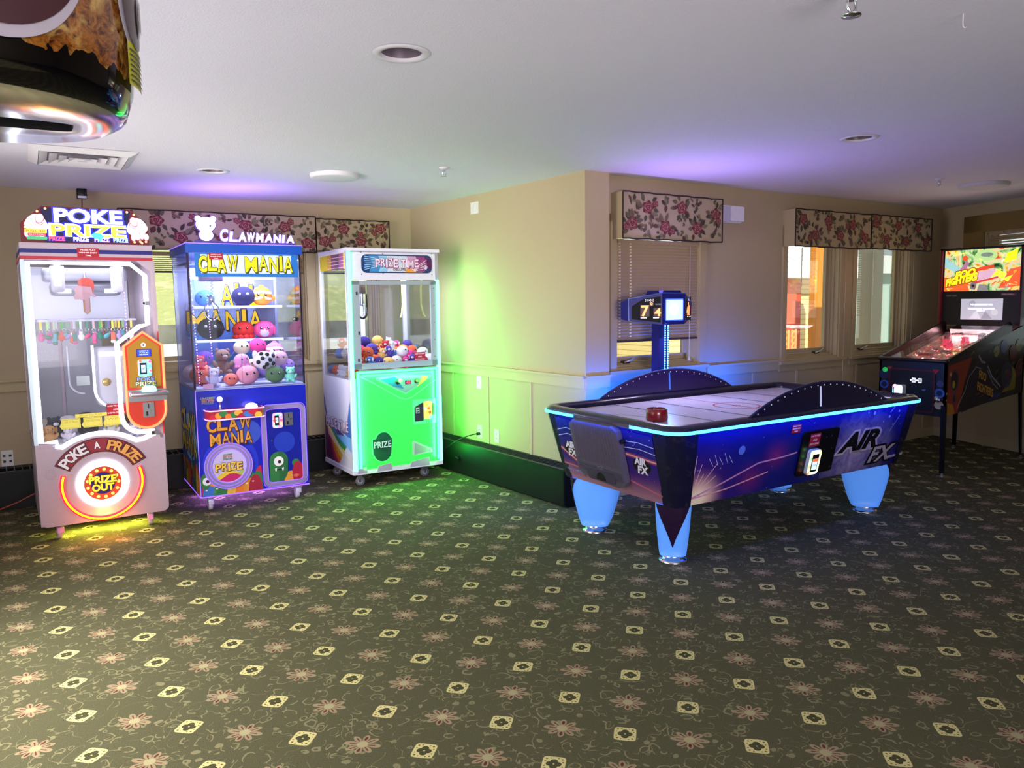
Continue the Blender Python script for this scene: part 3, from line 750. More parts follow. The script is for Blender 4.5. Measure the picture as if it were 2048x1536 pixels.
def sideframe(W_or_x, D):                        # left side of a machine, u from the back (0) to the front (D)
    return Fr((W_or_x, D, 0), (0, -1, 0), (0, 0, 1))
MGLASS = GLASS('#f6f8ff', .05); 
def arc(cx, cy, r, a0, a1, n=24): return [(cx+r*math.cos(math.radians(a0+(a1-a0)*i/n)), cy+r*math.sin(math.radians(a0+(a1-a0)*i/n))) for i in range(n+1)]
def jumpy(word, u0, v0, u1, v1):                 # split a word into letters that bounce a little
    ws = [.42 if ch == 'I' else (1.3 if ch in 'MW' else 1.0) for ch in word]; W = (u1-u0)/sum(ws); out = []; u = u0
    for i, ch in enumerate(word):
        w = W*ws[i]; out.append((ch, u+W*.10, v0+(v1-v0)*(.06 if i % 2 else -.03), u+w-W*.10, v1+(v1-v0)*(.06 if i % 2 else -.03))); u += w
    return out
def cartoon(b, F, word, u0, v0, u1, v1, face, edge, d, bold=.05, shadow=True, dots=None):
    bold = min(bold, .03)
    for ch, a, p, c, q in jumpy(word, u0, v0, u1, v1):
        if ch == ' ': continue
        h = (q-p); bold = min(bold, .008) if ch in 'MW' else bold
        if shadow: b.text(F, ch, a+h*.05, p-h*.07, c+h*.05, q-h*.07, edge, d, bold+.025)
        b.text(F, ch, a, p, c, q, edge, d+.0004, bold+.03); b.text(F, ch, a, p, c, q, face, d+.0008, bold)
        if dots and ch != 'I': b.disc(F, a+(c-a)*.2, p+h*.2, h*.05, dots, d+.0012, n=8); b.disc(F, a+(c-a)*.78, p+h*.3, h*.045, dots, d+.0012, n=8)

# price stickers and bits
RED_S = M('#a8142c', .5); WTXT = M('#f6f2f4', .5)
def sticker(b, F, u, v, w, h, lines, d=.002, face=RED_S):
    b.rect(F, u-w/2, v-h/2, u+w/2, v+h/2, face, d)
    n = len(lines)
    for i, s_ in enumerate(lines):
        L = min(w*.86, len(s_)*h/n*.45); y = v+h/2-h*(i+.72)/n*.92-h*.04
        b.text(F, s_, u-L/2, y, u+L/2, y+h/n*.42, WTXT, d+.0006, .02)

# ================================================================ 1. white POKE PRIZE machine
def poke():
    W, D = .755, .86
    t = thing('poke_prize_machine', 'tall white prize machine with a lit POKE PRIZE sign and an orange coin pod', 'arcade machine', (.035, 5.735, 0), math.radians(1.2))
    WB = M('#b5a2b0', .4, coat=.3); WE = E('#eef2ff', 3.2); GREY = M('#9a9cae', .35)
    S = sideframe(0, D)
    F = FRONT
    for x, y in ((.10, .10), (W-.10, .10), (.10, D-.1), (W-.10, D-.1)): caster(t, x, y, .032, .105, M('#b8b4bc', .4), CHROME, .15 if x < .3 else -.1, M('#e7a5e0', .4) if y < .3 else None)
    # lower cabinet: front plate with rounded feet, sides, floor of the prize bay
    b = MB()
    low = [(.02, .105), (W-.02, .105)]+[(W-.02+.03*math.sin(a), .135-.03*math.cos(a)) for a in (PI/6, PI/3, PI/2)]
    outer = rpts(0, .105, W+.005, .70, .03)
    fl = [(p, q) for p, q in outer if q < .4]
    outline = [(.03, .105), (W-.03, .105)]+arc(W-.03, .145, .04, -90, 0, 5)+[(W+.01, .645), (W-.02, .655)]+[(W-.135, .60)]+arc(.367, .30, .385, 52, 128, 16)+[(.10, .602), (.095, .645), (0.0, .645)]+arc(.04, .145, .04, 180, 270, 5)
    b.slab(F, outline, -.03, 0, WB)
    b.slab(Fr((0, 0, 0), (1, 0, 0), (0, 1, 0)), [(0, 0), (W, 0), (W, D), (0, D)], .58, .60, WB) if False else None
    b.box((0.0, .03, .105), (W, D, .62), WB); b.build('lower_cabinet', t)
    # artwork on the front of the lower cabinet
    b = MB(); cx, cy = .365, .355
    ban = arc(cx, cy, .30, 150, 28, 28)+arc(cx, cy, .215, 28, 150, 28)
    ban_out = arc(cx, cy, .306, 151.5, 26.5, 28)+arc(cx, cy, .209, 26.5, 151.5, 28)
    b.slab(F, ban_out, 0, .003, M('#4a1020', .4)); b.poly(F, ban, M('#8e2436', .4), .0036)
    word = 'POKE A PRIZE'
    for i, ch in enumerate(word):
        if ch == ' ': continue
        a = math.radians(143-i*(108/11.0)); sc = .7 if ch == 'A' and i == 5 else 1.0
        rot = a-PI/2; w = .046 if ch != 'I' else .018; w *= sc; h = .062*sc
        def warp(u, v, rot=rot, a=a):
            r = .2575; ou, ov = cx+r*math.cos(a), cy+r*math.sin(a)
            return ou+u*math.cos(rot)-v*math.sin(rot), ov+u*math.sin(rot)+v*math.cos(rot)
        b.text(F, ch, -w/2, -h/2, w/2, h/2, M('#3a0e1c', .4), .0042, .09, warp=warp)
        b.text(F, ch, -w/2, -h/2, w/2, h/2, M('#e6e2ea', .4) if i < 6 else M('#e0a050', .4), .0048, .03, warp=warp)
    b.build('arched_banner', t)
    o_ = part_empty('prize_door', t)
    b = MB(); b.ring(F, cx+.003, cy, .112, .158, E('#f4f6ff', 6.0), .0, th=.008); b.build('ring_light', o_)
    b = MB(); b.disc(F, cx+.003, cy, .113, M('#d94a28', .4), .0085, n=40)
    for k in range(13): a = 2*PI*k/13; b.disc(F, cx+.003+.093*math.cos(a), cy+.093*math.sin(a), .0105, E('#ffe070', .9), .0095, n=12)
    b.disc(F, cx+.003, cy, .073, M('#1b1a7a', .4), .0092, n=32)
    for w_, y0, s_ in (('PRIZE', cy+.004, .078), ('OUT', cy-.05, .062)):
        b.text(F, w_, cx-s_, y0, cx+s_+.003, y0+.044, M('#5a3500', .4), .0102, .09); b.text(F, w_, cx-s_, y0, cx+s_+.003, y0+.044, E('#ffcf3a', .7), .0108, .045)
    b.build('prize_out_disc', o_)
    b = MB(); P = [F.p(u, v, .018) for u, v in arc(cx+.003, cy, .237, 162, 380, 50)]
    b.tube(P, .0060, E('#ffb400', 6.0), 8); b.build('neon_arc', t)
    b = MB(); P = [F.p(u, v, .005) for u, v in arc(cx+.003, cy, .237, 161, 381, 50)]; b.tube(P, .0155, E('#ff1838', 1.6), 10); b.build('neon_arc_halo', t)
    b = MB()
    for rr, n in ((.006, 1), (.014, 8), (.023, 14), (.032, 20)):
        for k in range(n): a = 2*PI*k/n; b.disc(F, .072+rr*math.cos(a), .448+rr*math.sin(a), .0016, M('#55505a', .6), .0008, n=6)
    b.build('speaker_holes', t)
    # rear posts, roof, side rails
    b = MB()
    b.box((0, 0, 1.82), (W, D, 1.925), WB)
    b.box((W-.02, .0, .62), (W, D, 1.83), WB)
    for y in (D-.04,): b.box((0, y, .62), (.035, D, 1.83), WB); b.box((W-.05, y, .62), (W-.02, D, 1.83), WB)
    b.box((0, .03, .60), (.025, D-.03, .645), WB)
    b.build('upper_frame', t)
    b = MB()
    for z0, z1, c in ((1.862, 1.888, '#1a1a6e'), (1.822, 1.842, '#b0283c')):
        b.rect(F, 0, z0, W, z1, M(c, .4), .0012); b.rect(S, 0, z0, D, z1, M(c, .4), .0012)
    sticker(b, F, .375, 1.868, .125, .058, ['PRIZE PLAY', 'WINNER EVERY', 'TIME'], .0025); b.build('roof_stripes', t)
    # front door frame with lit border
    inner = [(.035, .66), (.035, 1.80), (.615, 1.80), (.70, 1.725), (.70, 1.40), (.645, 1.385), (.505, 1.275), (.505, .80)]+arc(.625, .79, .118, 180, 262, 8)+[(.70, .672), (.70, .655), (.625, .625)]+arc(.367, .32, .37, 54, 126, 14)+[(.12, .625), (.12, .66)]
    b = MB(); n = len(inner)
    hole_outer = [(0.0, .645), (0.0, 1.822), (W, 1.822), (W, .645)]
    # right hand metal panel (beyond the lit border)
    b.slab(F, [(.615, 1.822), (.655, 1.822), (.742, 1.748), (.742, 1.34), (W+.01, 1.34), (W+.01, 1.822)], -.03, -.001, WB)
    b.slab(F, [(.742, .64), (W+.01, .64), (W+.01, 1.35), (.742, 1.35)], -.03, -.001, M('#d9303a', .4))
    b.build('door_panel', t)
    pod = [(.658, 1.355), (.535, 1.262)]+[(.535, .82)]+arc(.657, .82, .122, 180, 360, 16)+[(.779, 1.262)]
    b = MB(); b.stroke(F, inner, .030, WE, .004, True)
    b.slab(F, [(-.001, .66), (.016, .66), (.016, 1.82), (-.001, 1.82)], -.03, .002, E('#b8c8d2', .3))
    b.build('door_light_border', t)
    b = MB(); b.poly(F, inner, GLASS('#f4f6ff', .035, .03), -.006); b.build('front_pane', t)
    b = MB(); sticker(b, F, .475, .84, .115, .075, ['$1.00 TO START', 'AND', '$1.00 TO CONTINUE'], .001)
    YEL = M('#e6dc66', .5); YD = M('#b0a43c', .5)
    for k in range(3):
        u0 = .155+.125*k; b.slab(F, [(u0, .735), (u0-.012, .755), (u0, .775), (u0, .80), (u0+.108, .80), (u0+.108, .735)], .0, .001, YEL)
        b.stroke(F, [(u0+.006, .741), (u0+.102, .741), (u0+.102, .794), (u0+.006, .794)], .0025, YD, .0015, True)
        b.text(F, ('AIM AT PRIZE', 'POKE BUTTON', 'WIN')[k], u0+.014, .772, u0+.094, .785, YD, .0016)
    b.rect(F, .235, .803, .42, .826, YEL, .001); b.text(F, 'HOW TO PLAY', .26, .808, .39, .821, YD, .0016); b.build('instruction_stickers', t)
    b = MB(); b.slab(S, [(.06, .66), (D-.06, .66), (D-.06, 1.80), (.06, 1.80)], -.006, -.002, MGLASS); b.build('side_pane', t)
    b = MB(); b.box((-.003, .005, .645), (.02, .05, 1.82), E('#b8c8d2', .3)); b.build('corner_light', t)
    for u, v in ((.692, 1.54), (.70, .66)):
        b = MB()
        b.slab(F, [(u-.02, v-.014), (u+.028, v-.014), (u+.028, v+.014), (u-.02, v+.014)], .004, .010, STEEL); b.disc(F, u-.008, v, .014, CHROME, .0105, n=16); b.disc(F, u-.008, v, .007, PLASTIC_K, .011, n=12)
        b.build('door_lock', t)
    # coin pod
    pe = part_empty('coin_pod', t)
    b = MB(); b.slab(F, pod, 0, .045, M('#c4331e', .4)); b.build('pod_housing', pe)
    b = MB(); P = [F.p(u, v, .046) for u, v in [((u-.657)*.965+.657, (v-1.0)*.98+1.0) for u, v in pod]]; b.tube(P, .008, E('#ff5a34', 4.5), 8, close=True); b.build('pod_edge_light', pe)
    b = MB(); b.slab(F, [(.658, 1.325), (.56, 1.25), (.56, .98), (.755, .98), (.755, 1.25)], .045, .05, M('#a8781c', .35, .3))
    b.disc(F, .658, 1.262, .016, M('#e8e0e8', .4), .052); b.disc(F, .658, 1.262, .006, PLASTIC_K, .053, n=10)
    b.rect(F, .612, 1.185, .704, 1.235, M('#20208c', .3), .052); b.rect(F, .619, 1.19, .697, 1.23, E('#2438ff', 1.6), .053)
    for k, s_ in enumerate(('CREDIT 0', 'PLAY $1', 'READY')): b.text(F, s_, .632, 1.219-.012*k, .685, 1.226-.012*k, E('#c4d4ff', 2), .0536)
    b.text(F, 'POKE', .607, 1.022, .712, 1.045, M('#141450', .4), .052, .09); b.text(F, 'POKE', .607, 1.022, .712, 1.045, M('#8a9ae8', .4), .053, .02)
    b.text(F, 'PRIZE', .597, .99, .722, 1.016, M('#141450', .4), .052, .09); b.text(F, 'PRIZE', .597, .99, .722, 1.016, M('#e8c89a', .4), .053, .02)
    b.build('pod_face', pe)
    b = MB(); b.slab(F, rpts(.617, 1.052, .70, 1.165, .014), .05, .062, M('#d8dce8', .3)); b.slab(F, rpts(.622, 1.057, .695, 1.16, .012), .062, .066, E('#78e8e0', 1.3))
    for (u, v, c) in ((.632, 1.155, '#ff4040'), (.688, 1.15, '#ff4060'), (.69, 1.12, '#40a0ff'), (.69, 1.09, '#ff5060'), (.63, 1.06, '#40ff80'), (.66, 1.058, '#60ffb0'), (.688, 1.065, '#4080ff')): b.disc(F, u, v, .009, E(c, 3.0), .067, n=10)
    b.slab(F, [(.626, 1.068), (.668, 1.068), (.668, 1.145), (.626, 1.145)], .066, .07, PLASTIC_K); b.rect(F, .634, 1.08, .66, 1.13, E('#9ab0ff', 1.4), .071); b.text(F, 'PAY', .637, 1.098, .657, 1.112, M('#2a1414', .4), .0715); b.build('card_reader', pe)
    b = MB(); b.slab(Fr((0, 0, .935), (1, 0, 0), (0, -1, 0)) if False else F, [(.548, .885), (.785, .885), (.785, .965), (.548, .965)], .045, .06, STEEL)
    b.rbox((.548, -.15, .925), (.785, -.045, .955), .01, M('#a7a3b0', .3, .7)); b.build('button_shelf', pe)
    b = MB(); b.lathe([(.045, .955), (.045, .968), (.04, .985), (.02, .994), (.001, .996)], E('#7cffdc', 3.2), (.67, -.10, 0), 24); b.lathe([(.018, .99), (.018, 1.0), (.01, 1.003)], M('#5a8080', .4), (.67, -.10, 0), 16); b.build('play_button', pe)
    b = MB(); b.slab(F, rpts(.632, .775, .702, .875, .006), .045, .052, STEEL); b.slab(F, [(.664, .835), (.67, .835), (.67, .865), (.664, .865)], .05, .054, PLASTIC_K); b.slab(F, rpts(.65, .785, .662, .815, .003), .05, .054, PLASTIC_K); b.slab(F, rpts(.672, .80, .684, .825, .003), .05, .056, CHROME); b.build('coin_slot', pe)
    # marquee
    me_ = part_empty('marquee', t)
    RD = M('#6e1024', .4)
    sp = [(.015, 1.925), (.015, 2.045), (.135, 2.155), (.645, 2.155), (.745, 2.045), (.745, 1.925)]
    b = MB(); b.slab(F, sp, -.07, -.02, RD); b.build('sign_box', me_)
    b = MB(); d = -.018; b.poly(F, [(.13, 2.145), (.64, 2.145), (.60, 1.945), (.14, 1.93)], M('#10104e', .4), d)
    for u, v in ((.11, 2.12), (.155, 2.14), (.62, 2.14), (.66, 2.125), (.70, 2.08), (.61, 1.945), (.655, 1.945), (.70, 1.94), (.725, 1.95), (.725, 1.975), (.69, 1.95), (.045, 1.98), (.04, 2.02)): b.disc(F, u, v, .0075, E('#ffb070', 1.6), d+.001, n=10)
    W1_, Y1 = E('#f4f2ff', 1.7), E('#ffd23c', 1.1)
    b.text(F, 'POKE', .205, 2.06, .585, 2.142, E('#3c40d8', .8), d+.001, .10); b.text(F, 'POKE', .205, 2.06, .585, 2.142, W1_, d+.002, .04)
    b.text(F, 'PRIZE', .175, 1.975, .60, 2.045, E('#1820c8', .8), d+.0015, .12)
    b.text(F, 'PRIZE', .175, 1.975, .60, 2.045, W1_, d+.0025, .06); b.text(F, 'PRIZE', .182, 1.975, .593, 2.04, Y1, d+.0032, .02)
    for u, c in ((.165, '#ff4a5a'), (.30, '#e8e8ff'), (.42, '#ffb0e0'), (.53, '#9ae8a0')):
        b.text(F, 'PRIZE', u, 1.942, u+.085, 1.966, E('#2020b0', .6), d+.002, .15); b.text(F, 'PRIZE', u, 1.942, u+.085, 1.966, E(c, 1.6), d+.003, .03)
    # pointing fish-like turquoise prize under the letters
    b.slab(F, [(.40, 1.985), (.425, 2.0), (.455, 1.995), (.475, 1.975), (.462, 1.958), (.45, 1.94), (.44, 1.958), (.42, 1.962)], d, d+.004, E('#40c8c8', 1.4))
    b.build('sign_lettering', me_)
    for s_, cu in ((1, .10), (-1, .675)):
        b = MB(); hd = []
        for i in range(40):
            a = 2*PI*i/40; r = .058*(1+.10*math.cos(4*a+.6)*(1 if math.sin(a) < .2 else .2)); hd.append((cu+s_*(r*math.cos(a)), 2.035+r*1.15*math.sin(a)))
        if s_ < 0: hd = hd[::-1]
        b.slab(F, hd, -.02, -.008, E('#fdf0f6', .95)); PK = M('#e88aa0', .5)
        for k in range(4): b.stroke(F, [(cu+s_*(-.05+.022*k), 2.0-.012*k), (cu+s_*(-.035+.02*k), 2.015), (cu+s_*(-.028+.02*k), 1.99-.008*k)], .005, PK, -.0075)
        b.stroke(F, [(cu+s_*.005, 2.085), (cu+s_*0, 2.05), (cu+s_*.022, 2.035), (cu+s_*.045, 2.05), (cu+s_*.04, 2.085)], .005, PK, -.0075)
        WH = E('#fdf0f6', .95)
        for k in range(4): b.disc(F, cu+s_*(-.052+.026*k), 1.985-.006*abs(k-1), .017, PK, -.0079+.0001*k, rv=.024, n=16); b.disc(F, cu+s_*(-.052+.026*k), 1.987-.006*abs(k-1), .014, WH, -.0074+.0001*k, rv=.021, n=16)
        b.disc(F, cu+s_*.02, 2.075, .024, PK, -.0072, rv=.032, n=18, rot=-s_*.3); b.disc(F, cu+s_*.02, 2.077, .020, WH, -.0068, rv=.028, n=18, rot=-s_*.3)
        b.build('gloved_hand', me_)
    b = MB(); d = -.006
    b.slab(F, rpts(.035, 1.985, .155, 2.01, .006), -.02, d, E('#f0c040', 1.2)); b.text(F, 'PUSH THE', .043, 1.99, .147, 2.004, M('#a02018', .4), d+.001)
    b.slab(F, rpts(.05, 1.965, .15, 1.985, .006), -.02, d, E('#b04060', 1.0)); b.text(F, 'BUTTON', .06, 1.968, .14, 1.981, M('#f0e0e0', .4), d+.001)
    b.slab(F, rpts(.045, 1.945, .155, 1.963, .006), -.02, d, E('#3ca06a', 1.0)); b.build('sign_badges', me_)
    # inside
    inn = part_empty('interior', t)
    b = MB(); b.box((.05, D-.045, 1.42), (W-.06, D-.03, 1.81), E('#e6e8f8', .32)); b.build('back_panel', inn)  # panel given a glow on top of the interior lamp's light
    b = MB(); b.box((.05, D-.04, .63), (.22, D-.035, 1.42), GLASS('#d8d8e4', .05, .35)); b.box((.24, D-.04, .63), (.50, D-.035, 1.42), GLASS('#c8c8d8', .05, .45)); b.build('mesh_screen', inn)
    b = MB()
    for u in (.225, .055): b.box((u-.008, D-.05, .63), (u+.012, D-.03, 1.42), WB)
    b.box((.02, .05, .62), (W-.03, D-.05, .63), M('#e9e6ee', .5)); b.build('posts', inn)
    b = MB()   # poking mechanism under the roof
    b.rbox((.14, .46, 1.70), (.66, .76, 1.80), .02, GREY); b.rbox((.18, .50, 1.60), (.62, .74, 1.70), .03, M('#8a8c9c', .3, .4))
    for u in (.20, .56): b.rbox((u-.03, .24, 1.62), (u+.05, .34, 1.81), .02, M('#dcdce6', .3))
    b.build('carriage', inn)
    b = MB()
    for u in (.20, .56): b.rbox((u-.012, .232, 1.66), (u+.03, .245, 1.80), .006, E('#f8f8ff', 1.6)); 
    for u in (.25, .53): b.rbox((u-.04, .34, 1.615), (u+.04, .352, 1.645), .006, E('#f8f8ff', 1.6))
    b.build('carriage_lamps', inn)
    b = MB()   # tray of acrylic cells carrying the hanging prizes
    for y0 in (.22, .70): b.box((.07, y0, 1.425), (.66, y0+.012, 1.438), M('#c8c8dc', .2))
    for k in range(9): b.box((.07+.0725*k, .22, 1.43), (.078+.0725*k, .71, 1.436), M('#b8b8d0', .2))
    for (a0, a1, y0, y1) in ((.10, .30, .35, .6), (.34, .62, .30, .62)): b.box((a0, y0, 1.428), (a1, y1, 1.434), E('#f4f4ff', .8))
    b.build('prize_tray', inn)
    b = MB()   # white chute column with its rounded lit frame
    b.rbox((.40, .30, .83), (.60, .50, 1.24), .03, M('#cfd0da', .4)); b.rbox((.425, .292, 1.18), (.575, .302, 1.21), .004, E('#f0f4ff', 1.6))
    b.lathe([(.001, 0), (.024, 0), (.028, .008)], M('#c9b26a', .3, .4), (.46, .29, 1.0), 20, axis='y'); b.build('prize_chute', inn)
    b = MB(); P = [(.385, .28, 1.26), (.385, .28, 1.0)]+[(.385+.13*(1-math.cos(a)), .28, .95-.13*math.sin(a)) for a in [PI*i/14 for i in range(0, 8)]]
    b.tube(P, .009, E('#f6f8ff', 1.2), 8); b.build('chute_light', inn)
    b = MB(); P = [(.25, .5, 1.25), (.25, .5, 1.05)]+[(.25+.09*(1-math.cos(a)), .5, 1.0-.09*math.sin(a)) for a in [PI*i/14 for i in range(0, 8)]]
    b.tube(P, .007, M('#dfe0ea', .3), 8); b.rbox((.28, .31, .985), (.36, .315, 1.05), .003, M('#d2dcd8', .4)); b.build('chute_rail', inn)
    b = MB()
    for k in range(46): b.ell((.628, .45, 1.72-.0125*k), .0032, E('#a050ff' if k % 2 else '#e8e0ff', 3), 6, 4)
    b.build('light_string', inn)
    lamp('interior_lamp', 'AREA', (.36, .42, 1.79), 4, (.93, .94, 1.0), .5, .5, look=(0, 0, -1), parent=t)
    lamp('underglow', 'AREA', (.40, .16, .10), 7, (.95, 1.0, .12), .5, .15, look=(0, -.35, -1), parent=t)
    lamp('neon_spill', 'POINT', (.37, -.10, .13), 3.5, (1.0, .28, .05), parent=t, radius=.06)
    # pointing hand cut-out (moves up and down on its arm)
    hnd = part_empty('pointing_hand', inn)
    G = Fr((-.035, .40, 0), (1, 0, 0), (0, 0, 1))
    hand = [(.345, 1.640), (.352, 1.612), (.338, 1.590), (.350, 1.572), (.372, 1.575), (.392, 1.566), (.402, 1.571), (.402, 1.50)]+arc(.417, 1.497, .015, 180, 360, 8)+[(.432, 1.585), (.448, 1.600), (.462, 1.588), (.478, 1.590), (.472, 1.603), (.455, 1.618), (.450, 1.655), (.432, 1.675), (.385, 1.672), (.358, 1.662)]
    b = MB(); gold = [(.345+(u-.345), v) for u, v in hand]
    b.slab(G, [(.395, 1.585), (.395, 1.49), (.417, 1.468), (.439, 1.49), (.439, 1.585)], -.004, .0, M('#b8903c', .4))
    b.slab(G, hand, 0, .012, M('#b88a92', .6)); K = M('#9a6a70', .5)
    for u in (.358, .374, .390): b.stroke(G, [(u, 1.575), (u-.004, 1.592)], .002, K, .0125)
    b.stroke(G, [(.404, 1.573), (.404, 1.50)], .002, K, .0125); b.stroke(G, [(.405, 1.62), (.43, 1.615), (.447, 1.60)], .002, K, .0125); b.build('hand_shape', hnd)
    b = MB(); cuff = [(.375, 1.668), (.372, 1.692)]+[(.418+.048*math.cos(a), 1.69+.032*math.sin(a)) for a in [PI-PI*i/8 for i in range(9)]]+[(.470, 1.66), (.462, 1.625), (.45, 1.66)]
    b.slab(G, cuff[::-1], -.002, .014, M('#c43828', .6))
    for k in range(6): b.stroke(G, [(.39+.013*k, 1.672-.003*k), (.392+.012*k, 1.705)], .0025, M('#a83428', .5), .0145)
    b.build('red_cuff', hnd)
    b = MB(); b.tube([(.38, .405, 1.69), (.38, .41, 1.76)], .008, CHROME, 8); b.build('plunger_rod', hnd)
    return t
pk = poke()
def world(root, x, y, z):
    a = root.rotation_euler.z; return (root.location.x+x*math.cos(a)-y*math.sin(a), root.location.y+x*math.sin(a)+y*math.cos(a), root.location.z+z)

# hanging keychain prizes
KC = ['#e8d84a', '#9ad86a', '#c8d8a8', '#54c84a', '#7ab894', '#cfd4da', '#b8c8d8', '#5a9a7a', '#c4a8b4', '#48b848', '#4a8a80', '#e8dc3a', '#ecd858', '#9a8ac8']
FG = [('#d85a9a', 'pink'), ('#3c8a78', 'green'), ('#58c0c8', 'turquoise'), ('#e85a8a', 'rose'), ('#b49ad8', 'lilac'), ('#2f7f68', 'dark green'), ('#f2f2ee', 'white'), ('#ff6a4a', 'orange')]
ORD = ['first', 'second', 'third', 'fourth', 'fifth', 'sixth', 'seventh', 'eighth', 'ninth', 'tenth', 'eleventh', 'twelfth', 'thirteenth', 'fourteenth', 'fifteenth', 'sixteenth', 'seventeenth', 'eighteenth']
def keychain(x, y, i, row):
    fc, fn = FG[(i*5+row*3) % 8]
    t = thing('keychain', '%s keychain figure hanging %s from the left in the %s row under the tray' % (fn, ORD[i], 'front' if row == 0 else 'rear'), 'keychain', world(pk, x, y, 1.425), rnd.uniform(-.4, .4), 'keychains hanging in the white machine')
    c = M(KC[(i+row*4) % 14], .4); b = MB(); b.box((-.007, -.002, -.05), (.007, .002, 0), c); b.build('strap', t)
    b = MB(); b.tube([(.011*math.cos(a), .0, -.062+.011*math.sin(a)) for a in [2*PI*k/10 for k in range(10)]], .0015, CHROME, 5, close=True); b.build('ring', t)
    b = MB(); m1 = M(fc, .5); k = (i+row) % 3
    z = -.075
    if k == 0: b.ell((0, 0, z-.03), (.018, .012, .024), m1, 10, 7); b.ell((0, 0, z-.004), .013, m1, 8, 6); b.ell((-.015, 0, z-.03), (.006, .006, .014), m1, 6, 5); b.ell((.015, 0, z-.03), (.006, .006, .014), m1, 6, 5)
    elif k == 1: b.ell((0, 0, z-.026), (.026, .012, .014), m1, 10, 7, rot=rm('Y', rnd.uniform(-.8, .8))); b.ell((.02, 0, z-.012), (.008, .003, .014), M(FG[(i+2) % 8][0], .5), 6, 5)
    else: b.rbox((-.014, -.005, z-.058), (.014, .005, z-.004), .004, m1); b.ell((0, 0, z-.066), (.018, .008, .012), M(FG[(i+3) % 8][0], .5), 8, 5)
    b.build('figure', t)
for i in range(15): keychain(.09+.0385*i, .228, i, 0)
for i in range(12): keychain(.10+.046*i, .46, i, 1)
# soft toys at the bottom of the white machine
GP = 'soft toys on the floor of the white machine'
for a in (('dog', '#d8a468', (.09, .14), .052, 'tan plush dog at the bottom left front of the white machine', '#c08a4c', .2),
          ('bear', '#26262c', (.32, .20), .062, 'black plush monkey in the centre of the white machine, behind the yellow stickers', '#d8cfd0', 0),
          ('bear', '#3a3a44', (.13, .36), .062, 'dark grey plush penguin at the left of the white machine', '#e8e4e8', .3),
          ('ball', '#efeaf2', (.22, .46), .075, 'white plush ball behind the dark penguin in the white machine', None, .2),
          ('bear', '#e8e2ea', (.20, .16), .045, 'small white plush bear beside the tan dog', '#f4e8ee', -.2),
          ('ball', '#2c2c34', (.34, .58), .075, 'black and white plush ball at the back of the white machine', None, -.2),
          ('dog', '#e8e6de', (.46, .17), .052, 'cream plush dog at the bottom right of the white machine', '#d8cc60', -.2),
          ('ball', '#c8b8a8', (.08, .62), .06, 'beige plush ball in the rear left corner of the white machine', None, 0),
          ('bear', '#d8d0dc', (.60, .15), .042, 'pale plush rabbit below the pod in the white machine', '#f0e8f0', -.3)):
    toy(a[0], a[1], world(pk, a[2][0], a[2][1], .631), a[3], a[4], GP, a[5], a[6])
# ================================================================ 2. blue CLAW MANIA machine
def blobs(b, F, u0, u1, v0, seed, d=.0015, hmax=.13, step=.045, u_holes=()):
    """row of overlapping cartoon hills along the foot of a panel"""
    r = random.Random(seed); cols = ['#c41c3c', '#2f7a3c', '#e0902c', '#3c74c8', '#e8b83c', '#a8183a', '#3f8f46', '#e87a2c']
    for row in range(3):
        u = u0
        k = row
        while u < u1:
            w = r.uniform(.035, .065); h = (hmax-.035*row)*r.uniform(.55, 1.0); c = cols[(k*3+row) % 8]; k += 1
            a, q = max(u0, u-w), min(u1, u+w)
            pts = [(a, v0)]
            for i in range(13):
                t = -1+2*i/12; x = u+w*t
                if x < u0 or x > u1: continue
                pts.append((x, v0+h*math.sqrt(max(0, 1-t*t))))
            pts.append((q, v0)); pts = pts[::-1]
            b.poly(F, pts, M(c, .45), d+.0005*row+.00002*k)
            if row == 2 and u0+.02 < u < u1-.02: b.disc(F, u-w*.35, v0+h*.6, .008, M('#f2dcd8', .4), d+.0018+.00002*k, rv=.005, n=10)
            u += w*1.05
